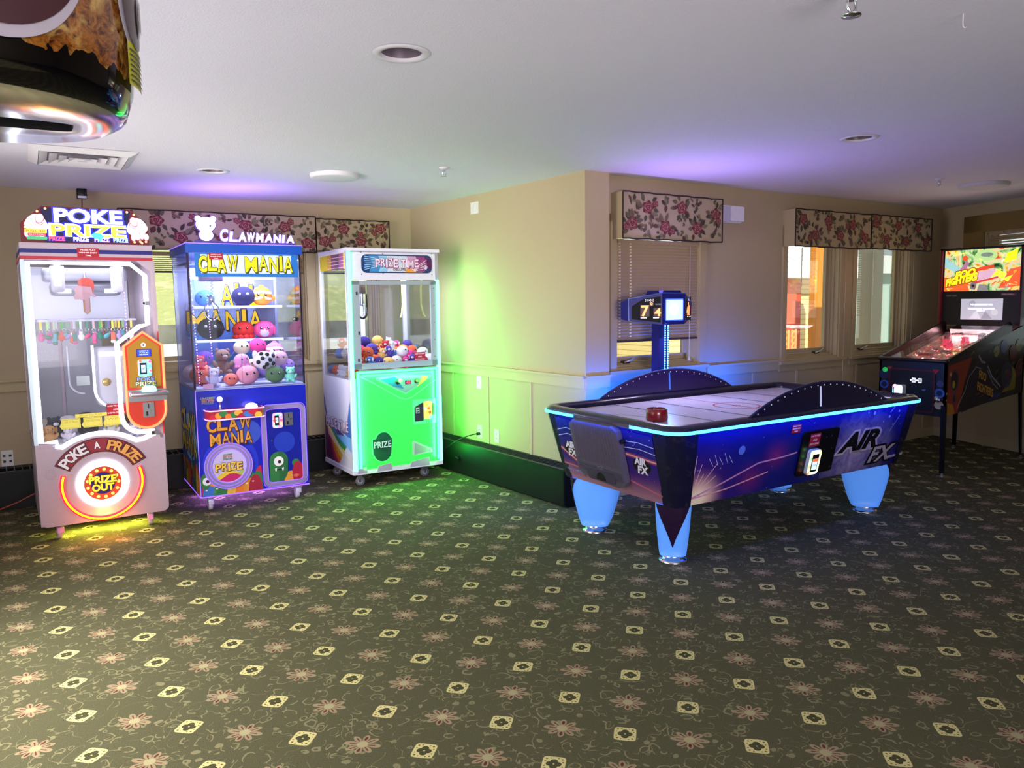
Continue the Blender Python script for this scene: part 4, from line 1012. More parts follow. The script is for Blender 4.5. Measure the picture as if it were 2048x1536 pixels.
def claw():
    W, D = .80, .765
    t = thing('claw_mania_machine', 'blue CLAW MANIA claw machine with a lit white bear on its roof', 'arcade machine', (1.043, 5.92, 0), math.radians(-1.2))
    F, S = FRONT, sideframe(0, D)
    BLUE = M('#0c1cb4', .3, coat=.5); BL2 = M('#1150b8', .3); PUR2 = E('#9c70ff', 1.2)
    for x, y in ((.075, .09), (W-.075, .09), (.09, D-.08), (W-.09, D-.08)): caster(t, x, y, .034, .11, M('#c8c0d8', .35), M('#cfc6e6', .3, .5), 0, M('#d8ccf0', .3) if y < .3 else None)
    b = MB(); b.box((0, 0, .115), (W, D, .905), BLUE); b.build('lower_cabinet', t)
    b = MB()
    for P in ([(0, -.001, .118), (W, -.001, .118)], [(-.001, 0, .118), (-.001, D, .118)]): b.tube(P, .005, E('#8c58ff', 1.5), 6)
    b.tube([(-.001, -.001, .118), (-.001, -.001, .905)], .0025, PUR2, 6); b.build('edge_light', t)
    # front artwork
    b = MB()
    CM1, CM2 = M('#e0a030', .4), M('#5a1428', .4)
    for (u, v, ru, rv, c) in ((.33, .57, .12, .10, '#3350c0'), (.22, .35, .20, .20, '#1830c8')): b.disc(F, u, v, ru, M(c, .4), .0008, rv=rv)
    blobs(b, F, .01, .445, .122, 3, hmax=.20); 
    b.disc(F, .035, .235, .035, M('#2f7a3c', .4), .003, rv=.06); b.disc(F, .045, .235, .03, M('#f2eef4', .4), .0034); b.disc(F, .05, .235, .013, M('#4a1030', .4), .0038, n=14)
    cartoon(b, F, 'CLAW', .058, .60, .385, .695, CM1, CM2, .004, .05, dots=CM2); cartoon(b, F, 'MANIA', .075, .495, .385, .585, CM1, CM2, .004, .05, dots=CM2)
    b.build('front_artwork', t); b = MB()
    b.text(F, 'CRAZIEST', .03, .84, .13, .855, M('#8a9a7a', .4), .002, .04); b.text(F, 'BEST EVER', .04, .822, .125, .837, M('#b8743c', .4), .002, .04); b.text(F, 'PRIZES', .04, .805, .12, .819, M('#6a7a8a', .4), .002, .04)
    b.build('small_logo', t)
    # prize flap
    pf = part_empty('prize_flap', t); cu, cv = .202, .335
    b = MB(); b.ring(F, cu, cv, .128, .170, M('#8f84b0', .35), .003, th=.010); b.build('flap_ring', pf)
    b = MB()
    for r in (.171, .150, .127): b.tube([F.p(u, v, .014) for u, v in arc(cu, cv, r, 0, 354, 48)], .0022, E('#8c5cff', 1.3), 5, close=True)
    b.build('ring_light', pf)
    b = MB(); b.disc(F, cu, cv, .128, M('#c9bcec', .3), .004, n=40)
    cartoon(b, F, 'PRIZE', cu-.095, cv-.035, cu+.10, cv+.02, M('#f0c848', .4), M('#5a2a10', .4), .006, .05, dots=M('#8a4a20', .4))
    for k, (s_, c) in enumerate((('CRAZIEST', '#6a7a4a'), ('BEST EVER', '#b8743c'), ('PRIZES', '#5a7a5a'))): b.text(F, s_, cu-.035, cv+.078-.016*k, cu+.03, cv+.089-.016*k, M(c, .4), .006, .06)
    ch = lambda r, a0, a1, dy: [(cu+r*math.cos(math.radians(a)), cv+r*math.sin(math.radians(a))) for a in [a0+(a1-a0)*i/16 for i in range(17)]]
    b.poly(F, ch(.120, 222, 318, 0)+[(cu+.05, cv-.045), (cu, cv-.035), (cu-.05, cv-.05)], M('#e8c838', .4), .005); b.poly(F, ch(.121, 236, 318, 0)+[(cu+.05, cv-.062), (cu, cv-.06)], M('#c8206a', .4), .0055)
    b.poly(F, ch(.1205, 318, 340, 0)+[(cu+.06, cv-.055)], M('#a8c850', .4), .0056); b.build('flap_door', pf)
    # control shelf with joystick and button
    sh = part_empty('control_shelf', t); so = [(.052, 0), (.052, -.06), (.075, -.11), (.44, -.11), (.458, -.09), (.458, 0)]
    HZ = Fr((0, 0, 0), (1, 0, 0), (0, 1, 0))
    b = MB(); b.slab(HZ, so[::-1], .695, .765, M('#a02038', .3)); b.build('shelf_box', sh)
    b = MB(); G = Fr((0, -.11, 0), (1, 0, 0), (0, 0, 1)); rr = random.Random(4)
    for k, c in enumerate(['#c41c3c', '#e0902c', '#2f7a3c', '#e87a2c', '#2f7a3c', '#e8a83c', '#a8183a', '#3c74c8', '#c41c3c', '#e8b83c']): b.disc(G, .095+.035*k, .715+.012*(k % 3), rr.uniform(.022, .042), M(c, .4), .001+.0003*k, rv=.022)
    b.build('shelf_artwork', sh)
    b = MB()
    for z in (.697, .763): b.tube([(u*1.0, v-.003, z) for u, v in so], .0045, E('#e8a8f0', 1.1), 6)
    b.build('shelf_edge_light', sh)
    b = MB(); b.lathe([(.016, .766), (.012, .77), (.006, .775), (.006, .82), (.012, .825)], CHROME, (.155, -.055, 0), 14); b.ell((.155, -.055, .84), .021, E('#dcd4ff', .9), 14, 9); b.build('joystick', sh)
    b = MB(); b.lathe([(.045, .766), (.045, .772), (.04, .785), (.02, .795), (.001, .797)], E('#ffeef8', 2.0), (.375, -.055, 0), 20); b.build('drop_button', sh)
    # coin door
    cdn = part_empty('coin_door', t); u0, v0, u1, v1 = .452, .13, .788, .765
    b = MB(); b.stroke(F, rpts(u0+.018, v0+.018, u1-.018, v1-.018, .04), .032, M('#8f84b0', .35), .004, True); b.build('door_frame', cdn)
    b = MB()
    for g in (.0, .036): b.tube([F.p(u, v, .006) for u, v in rpts(u0+g, v0+g, u1-g, v1-g, .045-g*.5)], .0022, E('#8c5cff', 1.3), 5, close=True)
    b.build('frame_light', cdn)
    b = MB(); b.poly(F, rpts(u0+.036, v0+.036, u1-.036, v1-.036, .02), M('#0a1a98', .3, coat=.4), .002); b.disc(F, .62, .47, .08, M('#1838b8', .4), .0023); 
    mu, mv = .575, .17; body = [(mu-.075, mv)]+arc(mu-.005, mv+.16, .07, 180, 0, 16)+[(mu+.06, mv+.05), (mu+.03, mv)]
    b.poly(F, body[::-1], M('#2f7a40', .4), .003); b.poly(F, [(mu-.005, mv), (mu+.03, mv), (mu+.06, mv+.05), (mu+.065, mv+.16), (mu+.02, mv+.225), (mu-.005, mv+.23)], M('#25683a', .4), .0033)
    b.disc(F, mu-.005, mv+.155, .037, M('#f4f0f2', .35), .0038); b.disc(F, mu+.0, mv+.15, .013, M('#2a1020', .3), .0042, n=16)
    b.slab(F, [(mu-.03, mv+.085), (mu+.022, mv+.085), (mu+.022, mv+.096), (mu-.03, mv+.096)], .0035, .0042, M('#141018', .4))
    for u in (mu-.033, mu+.02): b.slab(F, [(u, mv+.08), (u+.008, mv+.08), (u+.012, mv+.105), (u-.004, mv+.1)], .0035, .0046, M('#f4f0f2', .4))
    b.disc(F, .715, .22, .045, M('#b01838', .4), .0036, rv=.09); b.disc(F, .66, .19, .055, M('#e09a34', .4), .0032, rv=.05); b.disc(F, .70, .30, .03, M('#2f7a3c', .4), .003)
    b.disc(F, .70, .20, .022, M('#d86a50', .4), .004, rv=.012)
    b.build('door_artwork', cdn)
    b = MB(); b.slab(F, rpts(.535, .585, .612, .70, .014), .002, .016, M('#e0dce8', .3)); b.slab(F, rpts(.539, .59, .608, .696, .012), .016, .019, E('#ff9ab8', 1.2))
    for k, c in enumerate(['#ff4060', '#ff70a0', '#60ff90', '#60d0ff', '#ff5050', '#ff4040', '#fff0a0', '#50ffb0', '#ff60c0', '#ffb060']): a = 2*PI*k/10; b.disc(F, .5735+.026*math.cos(a), .643+.043*math.sin(a), .012, E(c, 2.4), .020+.0002*k, n=10)
    b.slab(F, rpts(.548, .605, .582, .682, .004), .02, .024, PLASTIC_K); b.rect(F, .554, .625, .575, .665, E('#c8d8ff', 1.2), .025); b.text(F, 'PAY', .556, .64, .573, .65, PLASTIC_K, .0255, .03); b.build('card_reader', cdn)
    b = MB(); b.slab(F, rpts(.626, .595, .69, .695, .006), .002, .008, STEEL); b.slab(F, [(.655, .655), (.661, .655), (.661, .685), (.655, .685)], .006, .010, PLASTIC_K); b.slab(F, rpts(.645, .605, .657, .63, .003), .006, .01, PLASTIC_K); b.disc(F, .675, .645, .008, CHROME, .0095, n=12); b.build('coin_slot', cdn)
    b = MB(); b.disc(F, .525, .49, .008, CHROME, .005, n=12); b.disc(F, .525, .49, .004, PLASTIC_K, .006, n=8); b.build('door_lock', cdn)
    # side artwork
    b = MB(); b.rect(S, .004, .12, D-.004, .90, M('#1a58c8', .35), .0008)
    for k in range(12):
        u = .05+.058*k; b.poly(S, [(u, .9), (u+.012, .9), (.38+(u-.38)*.3+.004, .55), (.38+(u-.38)*.3-.004, .55)][::-1], M('#6fc0ee', .4), .0012)
    b.disc(S, .40, .52, .30, M('#9fd4f4', .4), .0016, rv=.18); blobs(b, S, .01, D-.01, .122, 9, .002, .27)
    for wd_, v in (('CLAW', .565), ('MANIA', .40)): cartoon(b, S, wd_, .06, v, D-.05, v+.15, M('#f4dc28', .4), M('#28306a', .4), .005, .05)
    b.build('side_artwork', t)
    # upper cabinet
    b = MB(); PST = M('#141420', .3)
    b.box((0, 0, .905), (W, D, .912), M('#8f92b8', .3, .5))
    b.box((W-.012, 0, .905), (W, .02, 1.90), PST); b.box((-.002, .03, .905), (.012, .055, 1.90), M('#2a1c3c', .25)); b.box((0, D-.02, .905), (.014, D, 1.9), BL2); b.box((W-.014, D-.02, .905), (W, D, 1.9), PST)
    b.build('corner_posts', t)
    b = MB(); b.box((-.012, -.012, 1.895), (W+.012, D+.01, 1.96), BL2); b.build('roof_band', t)
    b = MB(); b.tube([(-.013, -.013, 1.962), (W+.013, -.013, 1.962)], .003, PUR2, 6); b.tube([(-.013, -.013, 1.962), (-.013, D, 1.962)], .003, PUR2, 6); b.tube([(-.001, -.002, .905), (W, -.002, .905)], .002, M('#c8ccec', .3, .5), 6); b.build('roof_edge_light', t)
    b = MB(); b.box((.0, .001, .912), (W-.012, .005, 1.895), MGLASS); b.build('front_pane', t)
    b = MB(); b.box((.0, .06, .912), (.004, D-.02, 1.895), MGLASS); b.build('left_pane', t)
    b = MB(); b.box((W-.004, .02, .912), (W, D-.02, 1.895), MGLASS); b.build('right_pane', t)
    b = MB(); b.rect(F, .045, 1.725, W-.02, 1.893, M('#2272c4', .35), .0); b.rect(F, .085, 1.75, W-.07, 1.885, E('#bcd0f4', .45), .001)
    cartoon(b, F, 'CLAW', .065, 1.765, .345, 1.872, E('#f4dc10', .55), M('#4a4a20', .4), .003, .05, dots=M('#9a8a10', .4)); cartoon(b, F, 'MANIA', .385, 1.765, .745, 1.872, E('#f4dc10', .55), M('#4a4a20', .4), .003, .05, dots=M('#9a8a10', .4))
    sticker(b, F, .19, 1.87, .095, .045, ['PRIZE PLAY', 'WINNER EVERY', 'TIME'], .006); b.build('header_sign', t)
    b = MB(); b.slab(F, rpts(.72, 1.395, .765, 1.42, .012), .002, .014, PLASTIC_K); b.ring(F, .732, 1.408, .004, .008, M('#c8ccd8', .3), .015, n=16); b.build('door_lock', t)
    b = MB(); b.rect(F, .055, .915, .125, .95, M('#b48ac0', .5), .002); b.build('blank_sticker', t)
    # inside
    inn = part_empty('interior', t); BK = Fr((0, D-.03, 0), (1, 0, 0), (0, 0, 1))
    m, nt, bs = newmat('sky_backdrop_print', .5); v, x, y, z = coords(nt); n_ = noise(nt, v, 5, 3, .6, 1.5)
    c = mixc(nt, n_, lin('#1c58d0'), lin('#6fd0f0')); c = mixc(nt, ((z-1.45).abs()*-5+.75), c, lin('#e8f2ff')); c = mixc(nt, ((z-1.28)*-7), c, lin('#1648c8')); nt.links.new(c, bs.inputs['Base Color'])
    nt.links.new(c, bs.inputs['Emission Color']); bs.inputs['Emission Strength'].default_value = .75  # print made to glow, offsetting the shade under the shelves
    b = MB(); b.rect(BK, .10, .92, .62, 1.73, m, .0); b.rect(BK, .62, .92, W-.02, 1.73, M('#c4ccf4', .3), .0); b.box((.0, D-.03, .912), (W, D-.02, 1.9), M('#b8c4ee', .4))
    YF, YO = E('#f6cc10', .7), M('#28306a', .4)  # letter faces glow as well, brightened with the backdrop
    for s_, uu, vv, w_, h_ in (('ALL', .34, 1.525, .34, .16), ('MANIA', .07, 1.325, .61, .15)):
        cartoon(b, BK, s_, uu, vv, uu+w_, vv+h_, YF, YO, .004, .015, dots=M('#7a3a10', .4))
    b.stroke(BK, [(.40, 1.10), (.45, 1.16), (.50, 1.175), (.56, 1.16), (.61, 1.10)], .008, M('#e8f8ff', .3), .006); b.rect(BK, .10, .95, .62, 1.12, M('#28b4d8', .4), .003)
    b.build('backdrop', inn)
    b = MB(); HS = M('#c8ccec', .25)
    for z in (1.235, 1.50): b.box((.10, .50, z), (W-.02, D-.03, z+.010), HS); b.box((.10, .497, z-.004), (W-.02, .50, z+.016), E('#cfd8ff', .8))
    b.build('shelves', inn)
    b = MB(); AC = GLASS('#f0f4ff', .06)
    b.box((.10, .008, .915), (.104, .022, 1.18), AC); b.box((.215, .008, .915), (.219, .022, 1.16), AC); b.box((.335, .008, .915), (.339, .022, 1.16), AC); b.box((.10, .008, 1.158), (.34, .022, 1.162), AC); b.build('chute_walls', inn)
    b = MB(); b.box((.01, .02, .912), (W-.01, D-.03, .918), M('#b8c4f0', .5)); b.build('bay_floor', inn)
    cl = part_empty('claw', inn)
    b = MB(); b.box((.02, .28, 1.80), (W-.02, .30, 1.82), CHROME); b.box((.02, .10, 1.82), (.04, D-.05, 1.84), CHROME); b.rbox((.12, .24, 1.70), (.28, .36, 1.80), .008, M('#8a7a9a', .4)); b.build('gantry', cl)
    b = MB(); P = [(.205+.008*math.cos(k*.9), .30+.008*math.sin(k*.9), 1.70-.0035*k) for k in range(52)]; b.tube(P, .0018, M('#3a3a48', .4), 4); b.build('cable', cl)
    b = MB(); b.lathe([(.012, 1.60), (.02, 1.59), (.022, 1.54), (.012, 1.53)], CHROME, (.20, .30, 0), 14)
    for k in range(3):
        a = .5+2*PI*k/3; c_, s_ = math.cos(a), math.sin(a)
        b.tube([(.20+r*c_, .30+r*s_, z) for r, z in ((.012, 1.545), (.055, 1.51), (.065, 1.46), (.03, 1.415), (.012, 1.405))], .0045, CHROME, 6)
    b.build('claw_fingers', cl)
    b = MB()
    for u, y in ((.155, .25), (.015, .03)):
        for k in range(30 if u > .1 else 40): b.ell((u+.0006*k, y, 1.72-.02*k), .0042, E('#b060ff' if k % 2 else '#f0d8ff', 3), 6, 4)
    b.build('light_strings', inn)
    # roof sign
    bs_ = part_empty('roof_sign', t); ZF = Fr((0, .03, 0), (1, 0, 0), (0, 0, 1)); LIT = E('#fff6ff', 2.2)
    def bear(g): 
        pts = []
        for i in range(60):
            a = 2*PI*i/60-PI/2; pts.append(a)
        head = [(.138+(.066+g)*math.cos(a), 2.098+(.052+g)*math.sin(a)) for a in [math.radians(-52+284*i/30) for i in range(31)]]
        body = [(.138+(.047+g)*math.cos(a), 2.022+(.040+g)*math.sin(a)) for a in [math.radians(140+260*i/24) for i in range(25)]]
        return head+body
    b = MB(); b.slab(ZF, bear(.007), -.022, -.004, M('#5a3a9a', .4))
    for s_ in (-1, 1): b.disc(ZF, .138+s_*.052, 2.138, .027, M('#5a3a9a', .4), -.004)
    b.slab(ZF, bear(0), -.003, .004, LIT)
    for s_ in (-1, 1): b.disc(ZF, .138+s_*.052, 2.138, .021, LIT, .0042)
    for u, v in ((.118, 2.11), (.148, 2.112)): b.disc(ZF, u, v, .004, M('#b8a8a8', .4), .006, n=10)
    b.slab(ZF, [(.158, 2.088), (.168, 2.097), (.178, 2.088), (.168, 2.079)], .004, .007, M('#3a7a98', .4)); b.build('lit_bear', bs_)
    b = MB()
    for i, ch in enumerate('CLAWMANIA'):
        a = .235+.0635*i-(.030 if i > 7 else 0); k = .35 if ch == 'I' else 1; hh = .068-.0022*i+(.014 if i == 0 else 0)
        b.text(ZF, ch, a, 1.985, a+.052*k, 1.985+hh, E('#7a60c8', .5), -.002, .08, .1); b.text(ZF, ch, a, 1.985, a+.052*k, 1.985+hh, LIT, .003, .025, .1)
    b.build('lit_letters', bs_)
    b = MB(); b.box((.06, .034, 1.96), (.78, .05, 1.985), M('#5a4a9a', .4)); b.build('sign_rail', bs_)
    lamp('interior_lamp', 'AREA', (.42, .36, 1.88), 26, (.86, .84, 1.0), .55, .4, look=(0, 0, -1), parent=t)
    lamp('roof_glow', 'AREA', (.40, .55, 1.98), 6.5, (.42, .25, 1.0), .6, .2, look=(.15, .15, 1), parent=t)
    lamp('underglow', 'AREA', (.40, .35, .108), 8, (.42, .18, 1.0), .7, .6, look=(0, -.1, -1), parent=t)
    return t
cm = claw()
G2 = 'soft toys on the shelves of the blue machine'; G3 = 'soft toy pile in the blue machine'
for a in (('ball', '#1c1c48', (.50, .60), 1.51, .085, 'dark navy plush ball on the upper shelf of the blue machine', None, G2),
          ('fish', '#f0902c', (.645, .60), 1.51, .080, 'orange and white striped plush fish on the upper shelf of the blue machine', None, G2),
          ('ball', '#3f80c8', (.21, .64), 1.51, .070, 'blue plush ball behind the claw on the upper shelf', None, G2),
          ('ball', '#18181e', (.235, .60), 1.245, .095, 'round black plush toy on the lower shelf of the blue machine', None, G2),
          ('octopus', '#d02c28', (.485, .60), 1.245, .078, 'red plush octopus on the lower shelf of the blue machine', None, G2),
          ('owl', '#f05a9a', (.655, .60), 1.245, .078, 'pink plush bird with a white face on the lower shelf', '#e4dcf0', G2),
          ('bear', '#7ab4e8', (.105, .64), 1.245, .055, 'light blue plush toy at the left end of the lower shelf', '#a8d0f4', G2)):
    p = world(cm, a[2][0], a[2][1], a[3]+.003); toy(a[0], a[1], p, a[4], a[5], a[7], a[6], -.22)
pile = [('ball', '#e8806a', (.10, .28), .0, .085, 'large coral plush ball at the left pane of the blue machine', None),
        ('bear', '#f04a6a', (.06, .10), .13, .045, 'small red plush doll high at the left front of the blue machine', '#f8c8d0'),
        ('ball', '#6030c0', (.15, .42), .13, .065, 'purple plush toy behind the chute wall of the blue machine', None),
        ('bear', '#8f7468', (.27, .42), .06, .085, 'brown furry plush bear in the middle of the blue machine pile', '#a8907f'),
        ('bear', '#d8d4f0', (.15, .10), .0, .06, 'pale lilac plush bear at the lower left front of the blue machine', '#f0ecf8'),
        ('ball', '#f07a6a', (.265, .10), .0, .05, 'small coral plush ball with curled horns beside the pale bear', None),
        ('ball', '#f0a0b0', (.40, .12), .0, .078, 'large salmon pink plush pig at the front centre of the blue machine', None),
        ('octopus', '#f0a4d8', (.375, .18), .13, .055, 'pink plush octopus sitting on the salmon pig', None),
        ('dog', '#f2eef2', (.53, .15), .10, .0, 'white plush dog with black spots at the front of the blue machine', '#2c2c34'),
        ('ball', '#f0b8d0', (.66, .22), .12, .065, 'pale pink plush toy right of the spotted dog', None),
        ('ball', '#5f7f5a', (.60, .11), .0, .07, 'dark green plush toy under the spotted dog', None),
        ('bear', '#8fe4c8', (.71, .09), .0, .05, 'mint green plush bear at the lower right front of the blue machine', '#c8f4e4'),
        ('ball', '#f0489a', (.55, .42), .22, .062, 'hot pink plush toy at the top of the blue machine pile', None),
        ('ball', '#e8dcb8', (.43, .42), .21, .060, 'cream and grey plush toy atop the pile beside the hot pink one', None),
        ('fish', '#f088c8', (.68, .42), .15, .075, 'pink plush fish standing at the right rear of the blue machine pile', None),
        ('ball', '#b88cf0', (.73, .22), .08, .050, 'violet plush ball against the right pane of the blue machine', None),
        ('ball', '#f4ecc0', (.46, .26), .10, .045, 'pale yellow plush toy behind the spotted dog', None),
        ('ball', '#60b0e8', (.27, .62), .0, .085, 'sky blue plush ball at the back of the blue machine pile', None),
        ('ball', '#e8a0c0', (.47, .61), .0, .09, 'rose plush ball at the back of the blue machine pile', None),
        ('ball', '#c8a8f0', (.67, .62), .0, .085, 'lavender plush ball in the rear right corner of the blue machine', None),
        ('ball', '#f0d8e8', (.09, .60), .0, .075, 'pale plush ball in the rear left corner of the blue machine', None)]
for i, (k, c, xy, dz, r, lab, c2) in enumerate(pile):
    if r == 0.0:
        t = toy('ball', c, world(cm, xy[0], xy[1], .921+dz), .078, lab, G3, name='plush_dog', sd=i)
        b = MB(); sp = M('#26262e', .9)
        for a, e in ((-1.9, .3), (-1.2, .1), (-1.5, -.35), (-2.3, -.1), (-.8, -.3), (-1.35, .75), (-2.1, .85), (-.6, .5), (-1.75, -.7)):
            q = Vector((.078*1.08*math.cos(a)*math.cos(e), .078*.95*math.sin(a)*math.cos(e), .078*.92*(1+math.sin(e)))); b.ell(q, .017, sp, 8, 6)
        b.build('spots', t)
        b = MB()
        for s_ in (-1, 1): b.ell((s_*.065, 0, .12), (.02, .02, .032), M(c, .95), 8, 6)
        b.build('ears', t)
        continue
    toy(k, c, world(cm, xy[0], xy[1], .921+dz), r, lab, G3, c2, rnd.uniform(-.3, .3), rnd.uniform(-.12, .12), sd=i)

# ================================================================ 3. white PRIZE TIME machine
def ptime():
    W, D = .81, .715
    t = thing('prize_time_machine', 'white PRIZE TIME claw machine edged and lit by bright green lights', 'arcade machine', (2.24, 5.985, 0), math.radians(-1.0))
    F, S = FRONT, sideframe(0, D); WB = M('#e2e0ea', .35, coat=.3); BLK = M('#2a2a30', .5)
    GR = E('#58ffc0', 6.0); GR2 = E('#30ff6a', 3.0)
    for x, y in ((.09, .10), (W-.12, .12), (.06, D-.12), (W-.1, D-.1)): caster(t, x, y, .04, .115, M('#5c5c64', .5), M('#55555c', .4, .6), 1.2 if x < .3 else 1.45)
    HZ = Fr((0, 0, 0), (1, 0, 0), (0, 1, 0))
    b = MB(); b.box((0, .004, .115), (W, D, .90), WB); b.build('lower_cabinet', t)
    b = MB(); b.slab(F, [(.0, .115), (W, .115), (W, .15), (.0, .15)], -.01, .012, WB)
    b.slab(Fr((0, 0, 0), (0, -1, 0), (0, 0, 1)), [(-D, .115), (0, .115), (0, .15), (-D, .15)], 0, .008, WB); b.build('base_rail', t)
    # side panel artwork: sweeping rainbow
    b = MB(); b.rect(S, .02, .16, D-.03, .86, M('#d8d6e2', .4), .001)
    cols = ['#7a1850', '#b0284a', '#e87828', '#f0b830', '#e8d850', '#3c9a50', '#3c8ac8', '#244a9a']
    for k, c in enumerate(cols):
        a0, a1 = k/8, (k+1)/8; P1, P2 = [], []
        for i in range(13):
            s_ = i/12
            def pt(q): return (.06+s_*(.60*(.25+.9*q)), .50+.13*math.sin(s_*2.2)*(q-.3)-s_*s_*(.36-.30*q)) if True else None
            def cl(p): return (min(max(p[0], .02), D-.03), min(max(p[1], .16), .86))
            P1.append(cl((.05+.63*s_*(.35+.65*a0), .48-.32*s_**(.8)*(1.25-1.1*a0)+.02*math.sin(6*s_)))); P2.append(cl((.05+.63*s_*(.35+.65*a1), .48-.32*s_**(.8)*(1.25-1.1*a1)+.02*math.sin(6*s_))))
        b.poly(S, P1+P2[::-1], M(c, .4), .002+.0002*k)
    b.poly(S, [(.02, .16), (.22, .16), (.06, .46), (.02, .66)], M('#5a1648', .4), .0036); b.poly(S, [(.02, .62), (.10, .50), (.07, .60), (.02, .74)], M('#4a3a8a', .4), .0038)
    b.poly(S, [(D-.03, .40), (D-.03, .72), (.60, .52), (.52, .44)], M('#3c74c0', .4), .0036); b.poly(S, [(D-.03, .30), (D-.03, .42), (.50, .42), (.34, .40)], M('#78b8e8', .4), .0037)
    for k in range(9): b.stroke(S, [(.10, .47-.01*k), (.30+.04*k, .36-.02*k), (.55+.015*k, .22+.004*k)], .004, M('#f4ecd8', .4), .004)
    for w_, a, c in (('PRIZE', .06, .36), ('TIME', .40, .64)):
        cartoon(b, S, w_, a, .455, c, .54, M('#e8dce8', .4), M('#7a3a6a', .4), .005, .02)
    b.text(S, 'DELUXE', .30, .415, .50, .44, M('#8a5a7a', .4), .005, .03); b.build('side_artwork', t)
    # upper frame
    b = MB()
    b.box((0, 0, 1.72), (W, D, 1.955), WB) if False else None
    b.box((0, .0, 1.93), (W, D, 1.955), WB); b.slab(F, [(.0, 1.71), (W, 1.71), (W, 1.955), (0, 1.955)], -.03, .0, WB)
    b.slab(F, [(-.005, 1.94), (W+.005, 1.94), (W+.005, 1.965), (-.005, 1.965)], -.02, .022, WB); b.box((0, 0, 1.955), (W, D, 1.965), WB)
    b.slab(F, [(.03, 1.715), (W-.03, 1.715), (W-.03, 1.73), (.03, 1.73)], 0, .01, WB)
    for x0, y0, x1, y1 in ((0, D-.035, .03, D), (W-.03, D-.035, W, D), (.36, D-.03, .40, D), (0, 0, .028, .03), (W-.028, 0, W, .03)): b.box((x0, y0, .89), (x1, y1, 1.94), WB)
    b.build('upper_frame', t)
    b = MB(); b.box((.0, .0, .90), (.004, .04, 1.93), WB); b.rect(S, .04, 1.80, D-.03, 1.925, M('#e4c828', .4), -.001)
    for k, c in enumerate(('#e0a030', '#8a2a6a', '#5a2060', '#a04a8a')): b.rect(S, .24+.10*k, 1.80, .34+.10*k, 1.925, M(c, .4), .0002+.0001*k)
    for k in range(4): b.rect(S, .25, 1.81+.028*k, D-.03, 1.814+.028*k, M('#f0e0ea', .4), .001)
    b.build('side_header_artwork', t)
    # light strips down both front edges
    b = MB()
    for x0, x1 in ((.004, .030), (W-.022, W-.002)): b.box((x0, -.014, .15), (x1, -.001, 1.93 if x0 < .1 else 1.71), GR)
    b.build('edge_light_strips', t)
    # header sign
    b = MB(); sp = rpts(.125, 1.765, .75, 1.915, .045, 6); b.slab(F, sp, .0, .006, M('#1c3c6a', .3))
    sg = [(.135, .19, '#1e5a98'), (.19, .27, '#3a8ac0'), (.27, .34, '#8cc0dc'), (.34, .52, '#c8d2dc'), (.52, .60, '#c89ab8'), (.60, .68, '#8a3a78'), (.68, .745, '#561850')]
    for a, c, col in sg:
        y0 = 1.775 if a > .14 and c < .74 else 1.80; b.poly(F, [(a, y0), (c, y0), (min(c+.03, .745), 1.84), (c, 1.905 if c < .74 else 1.88), (a, 1.905 if a > .14 else 1.88), (min(a+.03, .74), 1.84)], M(col, .35), .0065)
    for k in range(7): b.stroke(F, [(.15, 1.90-.018*k), (.33, 1.87-.006*k)], .004, M('#b8dcf0', .4), .0072)
    for k in range(5): b.stroke(F, [(.56, 1.775+.004*k), (.66+.01*k, 1.775+.025*k)], .004, M('#f0e0d0', .4), .0072)
    b.poly(F, [(.50, 1.772), (.60, 1.772), (.56, 1.80), (.52, 1.805)], M('#e89a3c', .4), .0073)
    cartoon(b, F, 'PRIZE', .24, 1.815, .445, 1.88, M('#f0dcea', .4), M('#8a2a60', .4), .008, .02); cartoon(b, F, 'TIME', .465, 1.81, .63, 1.875, M('#f0dcea', .4), M('#8a2a60', .4), .008, .02)
    b.text(F, 'DELUXE', .40, 1.785, .51, 1.803, M('#6a5a5a', .4), .009, .03); b.disc(F, .69, 1.815, .018, M('#d8d4e0', .4), .008, n=18); b.ring(F, .69, 1.815, .008, .011, M('#6a5a7a', .4), .009, n=16)
    for u, v in ((.125, 1.93), (.75, 1.93), (.125, 1.755), (.75, 1.755), (.31, 1.92), (.31, 1.76)): b.disc(F, u, v, .005, STEEL, .003, n=10)
    b.build('header_sign', t)
    # window door
    dr = part_empty('window_door', t); GREY = M('#9aa4aa', .35)
    b = MB()
    for a, c, p, q in ((.04, .10, .985, 1.70), (.735, .79, .985, 1.70), (.04, .79, .985, 1.03), (.04, .79, 1.67, 1.70)): b.slab(F, [(a, p), (c, p), (c, q), (a, q)], -.02, .004, GREY)
    for k in range(5):
        for u in (.76,): b.disc(F, u, 1.06+.145*k, .004, BLK, .006, n=8)
    for u, v in ((.075, 1.60), (.085, 1.28), (.075, 1.06)): b.slab(F, rpts(u-.006, v-.014, u+.006, v+.014, .004), .004, .009, BLK)
    b.build('door_frame', dr)
    b = MB(); b.box((.095, .006, 1.02), (.74, .010, 1.68), MGLASS); b.build('door_pane', dr)
    b = MB(); sticker(b, F, .62, 1.065, .10, .075, ['$1.00 TO START', 'AND', '$1.00 TO CONTINUE'], .002); b.build('price_sticker', dr)
    b = MB(); b.box((.0, .05, .90), (.004, D-.04, 1.80), MGLASS); b.build('left_pane', t)
    b = MB(); b.box((W-.004, .03, .90), (W, D-.04, 1.93), MGLASS); b.build('right_pane', t)
    b = MB(); b.box((.03, D-.010, .90), (W-.03, D-.006, 1.93), MGLASS); b.build('back_pane', t)
    # lower door; the edge lights' green is put into its panel as glow
    ld = part_empty('lower_door', t)
    b = MB(); P = rpts(.045, .155, W-.03, .97, .012); b.slab(F, P, .0, .012, E('#34ff4a', .72)); b.build('door_panel', ld)
    b = MB()
